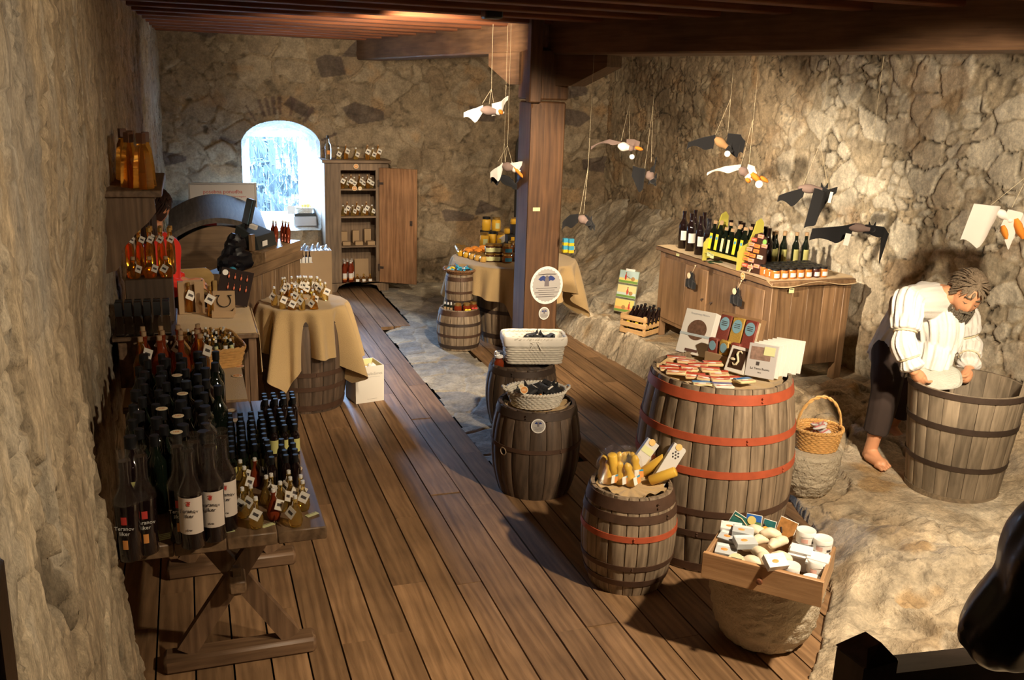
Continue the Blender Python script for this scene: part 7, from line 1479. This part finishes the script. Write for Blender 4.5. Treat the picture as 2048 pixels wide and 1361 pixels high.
bat(1250, 288, 5.9, [(-6, -2, 0, 6), (-30, -8, 0, 5), (-62, 8, 0, 3)], [(2, -10, 0, 18), (16, -10, 0, 14), (28, -6, 0, 10)], ((-14, 4), (12, 8)), M_PINK, M_WFELT, 'grey and white plush bat with a thin trailing wing before the stone wall', orange=[(20, 6, 36, 10, 7)], tagp=(14, 24, 10, 10, True), ap=((4, -80), [(-8, -6), (8, -6)]))
bat(1293, 345, 6.0, [(-4, -6, 0, 34), (-14, -8, 0, 36), (-24, -12, .02, 16)], [(6, -10, 0, 30), (12, -22, 0, 26), (18, -32, 0, 20)], ((2, -2), (14, 16)), M_FELT, M_PINK, 'black plush bat seen edge-on with folded wings', ap=((4, -130), [(-4, -8), (8, -20)]))
bat(1440, 280, 5.5, [(-10, -10, 0, 26), (-32, -4, 0, 16), (-58, 8, 0, 8)], [(12, -14, 0, 30), (34, -12, 0, 34), (48, 0, 0, 18)], ((-12, -4), (18, 16)), M_FELT, plain('tan_felt', (.38, .22, .10), .9), 'large black plush bat with a tan belly, highest on the right', tagp=(14, 26, 12, 12, True), ap=((14, -80), [(-10, -10), (14, -14)]))
bat(1487, 340, 5.3, [(-6, -10, 0, 12), (-34, -6, 0, 8), (-66, 8, 0, 3)], [(6, -12, 0, 18), (18, -8, 0, 18), (26, 4, 0, 12)], ((-8, -4), (10, 12)), M_WFELT, M_PINK, 'white plush bat with three orange feet below the large black one', orange=[(16, 6, 34, 22, 11), (34, 12, 50, 22, 8), (6, 16, 14, 24, 8)], tagp=(30, 26, 15, 15, True), ap=((10, -100), [(-6, -8), (10, -10)]))
bat(1618, 378, 4.9, [(-8, -4, 0, 20), (-30, 4, 0, 24), (-54, 16, 0, 8)], [(4, -4, 0, 70), (20, 4, 0, 50), (52, -6, 0, 8)], ((-22, -2), (30, 2)), M_FELT, M_PINK, 'black plush bat with one wing drooping straight down', tagp=(40, 14, 6, 22, False), ap=((12, -90), [(-12, -8), (36, -10)]))
bat(1718, 452, 4.5, [(-10, -4, 0, 20), (-40, 2, 0, 26), (-82, 10, .03, 18)], [(10, -4, 0, 18), (44, 0, 0, 14), (58, 12, 0, 50)], ((-24, 2), (26, 6)), M_FELT, M_PINK, 'widest black plush bat with spread wings and a white paper tag', tagp=(-26, 26, 11, 24, False), ap=((6, -62), [(-20, -4), (0, -4), (24, -2)]), extra=1)
bat(2000, 425, 3.7, [(-4, -12, 0, 30), (-28, -14, 0, 70), (-48, -16, .02, 60)], [(8, -8, 0, 40), (30, -2, 0, 60), (52, 6, 0, 30)], ((-8, -4), (22, 14)), M_WFELT, M_WFELT, 'bright white plush bat with orange feet at the right edge', orange=[(8, 26, 18, 52, 9), (30, 10, 50, 50, 14)], ap=((44, -76), [(-20, -14), (22, -10), (46, -4)]))
# ================================================================== people
M_SKIN = plain('skin', (.62, .30, .16), .5, vary=.08, vscale=12); M_HAIR = plain('grey_brown_hair', (.20, .15, .10), .75, bump=.8, bscale=120, vary=.45, vscale=60); M_BEARD = plain('dark_beard', (.13, .11, .08), .8, bump=.9, bscale=120, vary=.4, vscale=60)
M_SHIRT = plain('white_cotton', (.70, .68, .64), .9, bump=.25, bscale=150, sheen=.2); M_TROU = plain('dark_trousers', (.035, .022, .018), .9, vary=.2)
def remesh(o, vox, smooth=4, fac=.5):
    r = o.modifiers.new('union', 'REMESH'); r.mode = 'VOXEL'; r.voxel_size = vox; r.use_smooth_shade = True
    s = o.modifiers.new('soften', 'SMOOTH'); s.factor = fac; s.iterations = smooth; return o
def limb(m, pts, rs, n=16, sub=4):
    """tapered round-ended chain through the joints"""
    pts = [Vector(p) for p in pts]; Q = []; R = []
    for i in range(len(pts)-1):
        for k in range(sub):
            t = k/sub; p0 = pts[max(i-1, 0)]; p1 = pts[i]; p2 = pts[i+1]; p3 = pts[min(i+2, len(pts)-1)]
            Q.append(.5*((2*p1)+(-p0+p2)*t+(2*p0-5*p1+4*p2-p3)*t*t+(-p0+3*p1-3*p2+p3)*t**3)); R.append(rs[i]+(rs[i+1]-rs[i])*t)
    Q.append(pts[-1]); R.append(rs[-1]); m.tube(Q, R, n); m.ball(pts[0], rs[0]*.98, n=n, k=8); m.ball(pts[-1], rs[-1]*.98, n=n, k=8)
def head(m, M):
    """face looks along local -Y, up is +Z, origin at head centre"""
    g = lambda d, c, w: math.exp(-((d-Vector(c).normalized()).length/w)**2)
    def fn(q, d):
        r = 1.0; r += .10*g(d, (0, -1, -.12), .16)+.10*g(d, (0, -1, -.30), .15)      # nose
        r -= .055*g(d, (.32, -.9, .06), .16)+.055*g(d, (-.32, -.9, .06), .16)          # eye sockets
        r += .030*g(d, (.30, -.9, .24), .18)+.030*g(d, (-.30, -.9, .24), .18)          # brow
        r += .045*g(d, (0, -.75, -.66), .26)                                            # chin
        r -= .025*g(d, (0, -.9, -.44), .07)                                              # mouth line
        r += .03*g(d, (0, -.9, -.37), .08)+.03*g(d, (0, -.88, -.50), .08)
        r += .03*g(d, (.6, -.7, -.15), .25)+.03*g(d, (-.6, -.7, -.15), .25)
        r -= .10*g(d, (.8, -.3, -.7), .4)+.10*g(d, (-.8, -.3, -.7), .4)
        return q*r
    m.ball((0, 0, 0), (.076, .096, .116), 0, M, n=56, k=40, fn=fn)
    for s in (-1, 1): m.ball((s*.078, .008, -.012), (.010, .020, .032), 0, M @ T(0, 0, 0), n=10, k=8)
def hand(m, wrist, d, palmn, side, s=1.0, curl=.5):
    """palm box plus five bent fingers; d points from wrist to knuckles, palmn out of the palm, side is where the thumb leaves"""
    d = d.normalized(); nrm = (palmn-d*palmn.dot(d)).normalized(); sd = d.cross(nrm)*side
    limb(m, [wrist, wrist+d*.045*s, wrist+d*.085*s], [.024*s, .034*s, .033*s], 12); 
    for k, (off, L) in enumerate(((-.028, .062), (-.009, .072), (.010, .068), (.028, .054))):
        b = wrist+d*.085*s+sd*off*s; a1 = curl*(.55+.1*k); d1 = (d*math.cos(a1)+nrm*math.sin(a1)); d2 = (d*math.cos(a1*2)+nrm*math.sin(a1*2)); d3 = (d*math.cos(a1*2.7)+nrm*math.sin(a1*2.7))
        p1 = b+d1*L*.45*s; p2 = p1+d2*L*.33*s; limb(m, [b-d*.02*s, b, p1, p2, p2+d3*L*.25*s], [.0095*s, .0095*s, .0085*s, .008*s, .007*s], 10, 3)
    b = wrist+d*.025*s+sd*.028*s*-1; dt_ = (d*.62-sd*.70+nrm*.35).normalized(); limb(m, [b, b+dt_*.035*s, b+dt_*.06*s+nrm*.008*s, b+(dt_+nrm*.4).normalized()*.085*s], [.014*s, .0115*s, .0095*s, .008*s], 10, 3)
# ---- the gold panner: an old man bending over the tub
man = empty('person', (3.60, 4.02, .12)); tag(man, 'grey-haired bearded man in a white peasant shirt bending barefoot over the wooden tub', 'person')
O = Vector((3.60, 4.02, .12)); J = lambda px, py, Y: PY(px, py, Y)-O
ank, kne, hipL = J(1747, 880, 4.04), J(1770, 790, 4.02), J(1782, 700, 4.22)
hipC = J(1800, 698, 4.27); hipR = hipC+(hipC-hipL); ankR = Vector((.42, .32, .10)); kneR = (ankR+hipR)/2+Vector((.03, -.05, .02))
neck = J(1888, 592, 3.88); chest = J(1856, 625, 4.02); belly = J(1822, 665, 4.16); headc = J(1932, 590, 3.80)
shL, shR = J(1815, 606, 3.82), J(1925, 632, 4.00); elL, elR = J(1808, 690, 3.74), J(1938, 690, 3.96); wrL, wrR = J(1828, 742, 3.68), J(1938, 738, 3.84)
m = MB()
limb(m, [hipC, belly, chest, neck-(neck-chest)*.25], [.135, .130, .145, .09], 20); limb(m, [neck-(neck-chest)*.3, neck, headc-(headc-neck)*.35], [.062, .056, .055], 16)
limb(m, [shL, (shL+elL)/2, elL, wrL], [.050, .046, .040, .028]); limb(m, [shR, (shR+elR)/2, elR, wrR], [.050, .046, .040, .028]); limb(m, [shL, chest+(neck-chest)*.35, shR], [.052, .07, .052])
limb(m, [hipL, kne, ank], [.085, .058, .037]); limb(m, [hipR, kneR, ankR], [.085, .058, .037])
# bare foot
ft = Vector((-.12, -1, 0)).normalized(); sx_ = Vector((1, -.12, 0)).normalized()
def foot(a):
    base = Vector((a.x, a.y, .028)); limb(m, [a, Vector((a.x, a.y, .05))-ft*.02, base-ft*.045], [.037, .036, .026]); limb(m, [Vector((a.x, a.y, .055)), base+ft*.05+Vector((0, 0, .008)), base+ft*.115], [.036, .032, .024]); limb(m, [base-sx_*.02, base+ft*.11-sx_*.022], [.024, .022]); limb(m, [base+sx_*.02, base+ft*.10+sx_*.022], [.024, .020])
    for k in range(5): o_ = (k-2)*.0195; L = (.055, .052, .048, .042, .034)[k]; b = base+ft*(.118-.008*abs(k-1))+sx_*o_+Vector((0, 0, -.010)); limb(m, [b, b+ft*L*.6+Vector((0, 0, .004)), b+ft*L], [.0115 if k == 0 else .0085]*2+[.010 if k == 0 else .0075], 8, 2)
foot(ank); foot(ankR)
# head turned down to the right
fd = (J(1953, 640, 3.62)-headc).normalized(); upv = (Vector((-.15, .05, 1))); upv = (J(1965, 556, 3.70)-headc).normalized(); upv = (upv-fd*upv.dot(fd)).normalized(); rx_ = upv.cross(fd)*-1; rx_ = (-fd).cross(upv)*-1
xx = upv.cross(fd); xx = fd.cross(upv); HM = Matrix((( xx.x, -fd.x, upv.x, headc.x), (xx.y, -fd.y, upv.y, headc.y), (xx.z, -fd.z, upv.z, headc.z), (0, 0, 0, 1)))
head(m, HM)
hand(m, wrR, (J(1928, 762, 3.78)-wrR), Vector((-1, -.1, -.1)), -1, 1.0, .45); hand(m, wrL, (J(1850, 770, 3.70)-wrL), Vector((1, .2, -.2)), 1, 1.0, .35)
body = m.build('body', M_SKIN, man); remesh(body, .004, 2)
# hair: cap of strands swept back to the nape
def hairshell(seed, r, zlo, back, name, mat, M, lean=0):
    R_ = random.Random(seed); m = MB()
    for k in range(420):
        a = R_.uniform(-PI, PI); t = R_.uniform(.02, 1.0); th = t*1.45; d = Vector((math.sin(th)*math.cos(a), math.sin(th)*math.sin(a), math.cos(th)))
        if d.y < -.42 and d.z < .55: continue
        p = Vector((d.x*.080, d.y*.101, d.z*.121)); tl = R_.uniform(.045, .075)*(1.25 if d.y > 0 else .7); tang = Vector((d.x*.7, d.y*.7+.8, -1.0+.0)); tang = (tang-d*tang.dot(d)).normalized()
        pts = [p+tang*tl*s+d*(.002+.008*math.sin(s*PI)+.002*s) for s in (0, .33, .66, 1)]; m.tube(pts, [.006, .0085, .007, .0015], 5, 0, M, caps=False, flat=.6)
    def fn(q, d): return q*(1.0 if not (d.y < -.35 and d.z < .60) else .90)
    m.ball((0, .004, .008), (.082, .102, .118), 0, M, n=32, k=22, fn=fn); return m.build(name, mat, man, angle=80)
hairshell(3, 1, 0, 1, 'hair', M_HAIR, HM)
m = MB(); R_ = random.Random(6)
for k in range(260):
    a = R_.uniform(-1.35, 1.35); zz = R_.uniform(-.115, -.045); yy = -.088*math.cos(a)*(1 if zz > -.08 else .92); xx_ = .070*math.sin(a)
    if abs(a) < .45 and -.068 < zz < -.052: continue
    if zz > -.06 and abs(a) > .5 and abs(a) < .9 and zz > -.055: continue
    L = R_.uniform(.025, .055); m.tube([(xx_, yy, zz), (xx_*1.08, yy-.010, zz-L*.5), (xx_*.95, yy-.008, zz-L)], [.004, .005, .001], 5, 0, HM, caps=False)
m.ball((0, -.042, -.100), (.054, .042, .032), 0, HM, n=20, k=12); m.tube([(-.03, -.095, -.055), (0, -.104, -.045), (.03, -.095, -.055)], [.004, .007, .004], 8, 0, HM); m.build('beard', M_BEARD, man, angle=80)
for s in (-1, 1):
    m = MB(); m.tube([(s*.012, -.094, .030), (s*.03, -.092, .036), (s*.047, -.078, .030)], [.003, .0045, .002], 6, 0, HM); m.build('eyebrow', M_BEARD, man); m = MB(); m.tube([(s*.016, -.0905, .004), (s*.029, -.090, .001), (s*.042, -.080, .004)], [.001, .0028, .001], 6, 0, HM); m.build('closed_eyelid', M_BEARD, man)
# shirt: gathered cotton with puffed, tied sleeves
m = MB()
def cloth_tube(pts, rs, folds, amp, n=64, sub=8, ph=0, flat=1.0):
    pts = [Vector(p) for p in pts]; Q = []; R = []
    for i in range(len(pts)-1):
        for k in range(sub):
            t = k/sub; p0 = pts[max(i-1, 0)]; p1 = pts[i]; p2 = pts[i+1]; p3 = pts[min(i+2, len(pts)-1)]
            Q.append(.5*((2*p1)+(-p0+p2)*t+(2*p0-5*p1+4*p2-p3)*t*t+(-p0+3*p1-3*p2+p3)*t**3)); tt = t*t*(3-2*t); R.append(rs[i]+(rs[i+1]-rs[i])*tt)
    Q.append(pts[-1]); R.append(rs[-1]); v = []; f = []; N = None
    for i, p in enumerate(Q):
        t = (Q[min(i+1, len(Q)-1)]-Q[max(i-1, 0)]).normalized()
        if N is None: a = Vector((1, 0, 0)) if abs(t.x) < .8 else Vector((0, 1, 0)); N = (a-t*a.dot(t)).normalized()
        else: N = (N-t*N.dot(t)).normalized()
        B = t.cross(N)
        for k in range(n):
            a = 2*PI*k/n; w_ = 1+amp*math.sin(folds*a+ph+1.5*math.sin(i*.25))*.7+amp*.5*math.sin(folds*1.7*a+i*.12); v.append(p+N*math.cos(a)*R[i]*w_*flat+B*math.sin(a)*R[i]*w_)
    for i in range(len(Q)-1):
        for k in range(n): k2 = (k+1) % n; f.append((i*n+k, i*n+k2, (i+1)*n+k2, (i+1)*n+k))
    f.append(tuple(range(n-1, -1, -1))); f.append(tuple((len(Q)-1)*n+k for k in range(n))); m.add(v, f)
hem = hipC+(hipC-belly)*.35+Vector((0, 0, -.02))
cloth_tube([hem, hipC, belly, chest, neck-(neck-chest)*.0], [.165, .158, .165, .178, .072], 17, .055, ph=1)
cloth_tube([shL, shL.lerp(chest+(neck-chest)*.62, .6), chest+(neck-chest)*.62, shR.lerp(chest+(neck-chest)*.62, .6), shR], [.080, .095, .098, .090, .075], 12, .03, ph=3)
cloth_tube([belly+Vector((.03, -.10, .0)), J(1870, 700, 3.86), J(1862, 738, 3.84)], [.10, .095, .085], 11, .11, ph=2)
cloth_tube([chest, J(1880, 650, 3.88), J(1878, 700, 3.86)], [.13, .12, .10], 12, .09, ph=2)
def sleeve(a, b, c, e, ph):
    mid = a.lerp(b, .55); cloth_tube([a+(chest-a)*.25, a, a.lerp(b, .35), a.lerp(b, .62), a.lerp(b, .70), b, b.lerp(c, .45), b.lerp(c, .52), b.lerp(c, .85), c], [.085, .082, .080, .072, .048, .068, .062, .044, .062, .036], 13, .10, ph=ph, sub=6)
sleeve(shL, elL, wrL, 0, .5); sleeve(shR, elR, wrR, 0, 2.2)
sh_o = m.build('shirt', M_SHIRT, man); remesh(sh_o, .005, 1)
for a, b, t, r in ((shL, elL, .70, .052), (elL, wrL, .52, .048), (shR, elR, .70, .052), (elR, wrR, .52, .048)):
    c = a.lerp(b, t); d = (b-a).normalized(); N = d.orthogonal().normalized(); B = d.cross(N); m = MB(); m.tube([c+N*math.cos(k*PI/8)*(r+.006)+B*math.sin(k*PI/8)*(r+.006) for k in range(17)], .0035, 6, caps=False); m.build('sleeve_tie', M_STRING, man)
m = MB(); cloth_tube([hipC+Vector((0, 0, .03)), hipC, hipL.lerp(kne, .35)], [.13, .135, .10], 6, .02); cloth_tube([hipL, hipL.lerp(kne, .5), kne, ank+(kne-ank)*.18], [.105, .092, .078, .068], 7, .03); cloth_tube([hipR, hipR.lerp(kneR, .5), kneR, ankR+(kneR-ankR)*.18], [.105, .092, .078, .068], 7, .03)
remesh(m.build('trousers', M_TROU, man), .007, 2)
# the grey pan he holds
pc = J(1873, 752, 3.74)+O; pn_ = empty('gold_pan', pc); tag(pn_, 'grey oval pan held by the bending man over the tub', 'pan'); m = MB()
m.lathe([(.02, -.03), (.09, -.028), (.125, .0), (.13, .004), (.122, .006), (.088, -.018), (.0, -.020)], 40, 0, cap0=True, rfun=lambda a, z: 1+.03*math.sin(5*a)); o = m.build('shallow_bowl', plain('grey_worn_metal', (.42, .43, .38), .5, metal=.2, vary=.35, vscale=30, bump=.3), pn_); m = MB(); m.lathe([(0, .004), (.118, .003)], 36, 0, rfun=lambda a, z: 1+.03*math.sin(5*a)); m.build('wet_sand', plain('pale_sand', (.46, .47, .42), .6, bump=.6, bscale=80, vary=.3), pn_); pn_.rotation_euler = (.34, -.10, -.34)
# ---- woman in red behind the wall shelf
po2 = Vector((PY(290, 425, 6.2).x+.05, 6.2, PY(290, 425, 6.2).z-1.06)); wn = empty('person', po2, PI/2); wn.scale = (.9, .9, .9); tag(wn, 'dark-haired person in a bright red top sitting behind the wall shelf', 'person')
m = MB(); limb(m, [(0, 0, .50), (0, .0, .72), (0, -.01, .92)], [.14, .12, .13], 20); limb(m, [(-.15, 0, .95), (0, 0, .99), (.15, 0, .95)], [.05, .075, .05]); limb(m, [(0, 0, 1.0), (0, -.01, 1.10)], [.05, .045]); limb(m, [(.15, 0, .94), (.18, -.04, .72), (.10, -.20, .66)], [.045, .036, .026]); limb(m, [(-.15, 0, .94), (-.18, -.04, .72), (-.10, -.20, .66)], [.045, .036, .026])
hand(m, Vector((.10, -.20, .66)), Vector((-.3, -1, 0)), Vector((0, 0, -1)), 1); hand(m, Vector((-.10, -.20, .66)), Vector((.3, -1, 0)), Vector((0, 0, -1)), -1)
for s in (-1, 1): limb(m, [(s*.08, 0, .50), (s*.10, -.30, .48), (s*.10, -.32, .17)], [.075, .05, .035]); limb(m, [(s*.10, -.30, .14), (s*.10, -.42, .13)], [.035, .025])
HM2 = T(0, -.02, 1.215) @ RZ(.9) @ RX(.2); head(m, HM2); remesh(m.build('body', M_SKIN, wn), .006, 2)
man_ = man; man = wn; hairshell(9, 1, 0, 1, 'hair', plain('dark_brown_hair', (.035, .015, .010), .6, vary=.3), HM2)
m = MB(); R_ = random.Random(1)
for k in range(90): a = R_.uniform(-.4, PI+.4); m.tube([(.075*math.cos(a), .02+.09*math.sin(a), 1.24), (.095*math.cos(a), .03+.11*math.sin(a), 1.12), (.11*math.cos(a), .02+.11*math.sin(a), R_.uniform(.92, 1.0))], [.010, .010, .003], 5, caps=False)
m.build('long_hair', MATS['dark_brown_hair'], wn, angle=80)
M_REDC = plain('red_top', (.72, .03, .015), .7); m = MB(); cloth_tube([Vector((0, 0, .48)), Vector((0, 0, .72)), Vector((0, -.01, .93)), Vector((0, 0, 1.03))], [.165, .150, .155, .07], 9, .03); cloth_tube([Vector((.10, 0, .95)), Vector((.16, 0, .93)), Vector((.185, -.04, .74)), Vector((.13, -.16, .68))], [.06, .062, .052, .042], 7, .04); cloth_tube([Vector((-.10, 0, .95)), Vector((-.16, 0, .93)), Vector((-.185, -.04, .74)), Vector((-.13, -.16, .68))], [.06, .062, .052, .042], 7, .04); remesh(m.build('red_top', M_REDC, wn), .007, 2)
m = MB(); cloth_tube([Vector((0, 0, .56)), Vector((0, -.02, .48))], [.15, .14], 6, .02)
for s in (-1, 1): cloth_tube([Vector((s*.08, 0, .50)), Vector((s*.10, -.30, .49)), Vector((s*.10, -.33, .20))], [.095, .07, .05], 7, .03)
remesh(m.build('trousers', M_TROU, wn), .008, 2); man = man_
stl = empty('stool', (po2.x, po2.y, 0)); tag(stl, 'low wooden stool under the seated person in red', 'stool'); m = MB(); m.lathe([(.10, .30), (.105, .315), (.10, .325)], 28, 0); m.build('seat', W_CNZ, stl)
for k in range(3): m = MB(); a = k*2.1; m.tube([(.12*math.cos(a), .12*math.sin(a), 0), (.09*math.cos(a),   .09*math.sin(a), .305)], .014, 8); m.build('leg', W_CNZ, stl)
# ---- visitor in a black coat leaning on the stair rail, right foreground
vo = Vector((2.02, .98, .471)); vis = empty('person', vo); tag(vis, 'person in a glossy black coat leaning on the rail at the right edge', 'person')
V_ = lambda px, py, Y: PY(px, py, Y)-vo
el = V_(1992, 1268, 1.42); s1 = V_(2150, 1075, 1.30); w1 = V_(2170, 1290, 1.52)
m = MB(); hp_ = Vector((0, -.10, .86)); cst = Vector((.03, .10, 1.16)); limb(m, [hp_, (hp_+cst)/2, cst], [.14, .13, .15], 20); nk = cst+Vector((.02, .08, .20)); limb(m, [cst, nk, nk+Vector((.0, .04, .08))], [.09, .055, .05]); limb(m, [s1, el, w1], [.05, .04, .028]); s2 = cst+Vector((.24, -.02, .07)); e2_ = s2+Vector((.06, .20, -.22)); w2v = e2_+Vector((-.10, .20, .0)); limb(m, [s1, cst+Vector((0, 0, .02)), s2], [.05, .08, .05]); limb(m, [s2, e2_, w2v], [.05, .04, .028])
hand(m, w1, Vector((1, .1, -.05)), Vector((0, 0, -1)), 1); hand(m, w2v, Vector((-.6, .6, -.05)), Vector((0, 0, -1)), -1)
for s in (-1, 1): limb(m, [hp_+Vector((s*.09, 0, 0)), Vector((s*.10, -.06, .45)), Vector((s*.10, -.10, .07))], [.09, .06, .045]); limb(m, [Vector((s*.10, -.12, .045)), Vector((s*.10, .06, .04))], [.045, .035])
HM3 = T(nk+Vector((.0, .07, .19))) @ RZ(PI-.1) @ RX(.3); head(m, HM3); remesh(m.build('body', M_SKIN, vis), .007, 2)
man = vis; hairshell(4, 1, 0, 1, 'hair', MATS['dark_brown_hair'], HM3); man = man_
M_COAT = plain('black_coat', (.006, .005, .006), .38, coat=.15); m = MB(); cloth_tube([hp_+Vector((0, 0, -.25)), hp_, (hp_+cst)/2, cst, nk-Vector((0, 0, .04))], [.20, .185, .175, .19, .085], 9, .03); cloth_tube([cst, cst.lerp(s1, .5), s1, s1.lerp(el, .5), el, el.lerp(w1, .5), w1], [.16, .135, .115, .088, .080, .066, .052], 7, .05, sub=8); cloth_tube([cst, cst.lerp(s2, .5), s2, e2_, w2v], [.15, .12, .10, .075, .05], 7, .05); remesh(m.build('coat', M_COAT, vis), .009, 3)
m = MB()
for s in (-1, 1): cloth_tube([hp_+Vector((s*.08, 0, .02)), Vector((s*.10, -.06, .45)), Vector((s*.10, -.10, .06))], [.115, .085, .07], 6, .03); m.box((s*.10-.05, -.17, .0), (s*.10+.05, .12, .07), bev=.02)
remesh(m.build('trousers', M_TROU, vis), .009, 2)
# stair rail with its square newel
W_RAIL = wood('dark_rail', (.012, .008, .007), (.055, .035, .03), 'X', 1, .35, .15)
ra0, ra1 = PY(1735, 1335, 1.55), PY(2048, 1300, 1.60); rdz = (ra1-ra0); rl = Vector((rdz.x, rdz.y)).length; rr0 = empty('stair_rail', (ra0.x, ra0.y, 0), math.atan2(rdz.y, rdz.x)); tag(rr0, 'dark wooden stair rail with a square end post in the right foreground', 'railing')
sl = rdz.z/rl
m = MB(); m.add([(x, y, z+sl*x) for x in (.0, 1.3) for y in (-.035, .035) for z in (ra0.z-.075, ra0.z)], [(0, 1, 3, 2), (4, 6, 7, 5), (0, 4, 5, 1), (2, 3, 7, 6), (1, 5, 7, 3), (0, 2, 6, 4)]); m.build('handrail', W_RAIL, rr0, smooth=False)
nz_ = PY(1720, 1292, 1.55).z
m = MB(); m.box((-.06, -.05, 0), (.045, .05, nz_-.02), bev=.006); m.add([(-.06, -.05, nz_-.02), (.035, -.05, nz_-.02), (.035, .05, nz_-.02), (-.06, .05, nz_-.02), (-.03, -.02, nz_+.006), (.01, -.02, nz_+.012), (.01, .03, nz_+.012), (-.03, .03, nz_+.006)], [(0, 1, 5, 4), (1, 2, 6, 5), (2, 3, 7, 6), (3, 0, 4, 7), (4, 5, 6, 7)]); m.build('newel_post', wood('dark_newel', (.012, .008, .007), (.055, .035, .03), 'Z', 1, .3, .15), rr0, smooth=False)
m = MB(); m.box((1.2, -.03, 0), (1.26, .03, ra0.z+sl*1.2-.07), bev=.004); m.build('far_post', MATS['dark_newel'], rr0)
# dark stair post at the left edge of the frame
xq = PY(34, 1361, 1.25).x; m = MB(); m.box((xq-.06, 1.18, 0), (xq, 1.27, PY(10, 1110, 1.25).z), bev=.012); tag(m.build('stair_post', W_RAIL), 'dark red-brown wooden post cut by the lower left edge of the frame', 'post')
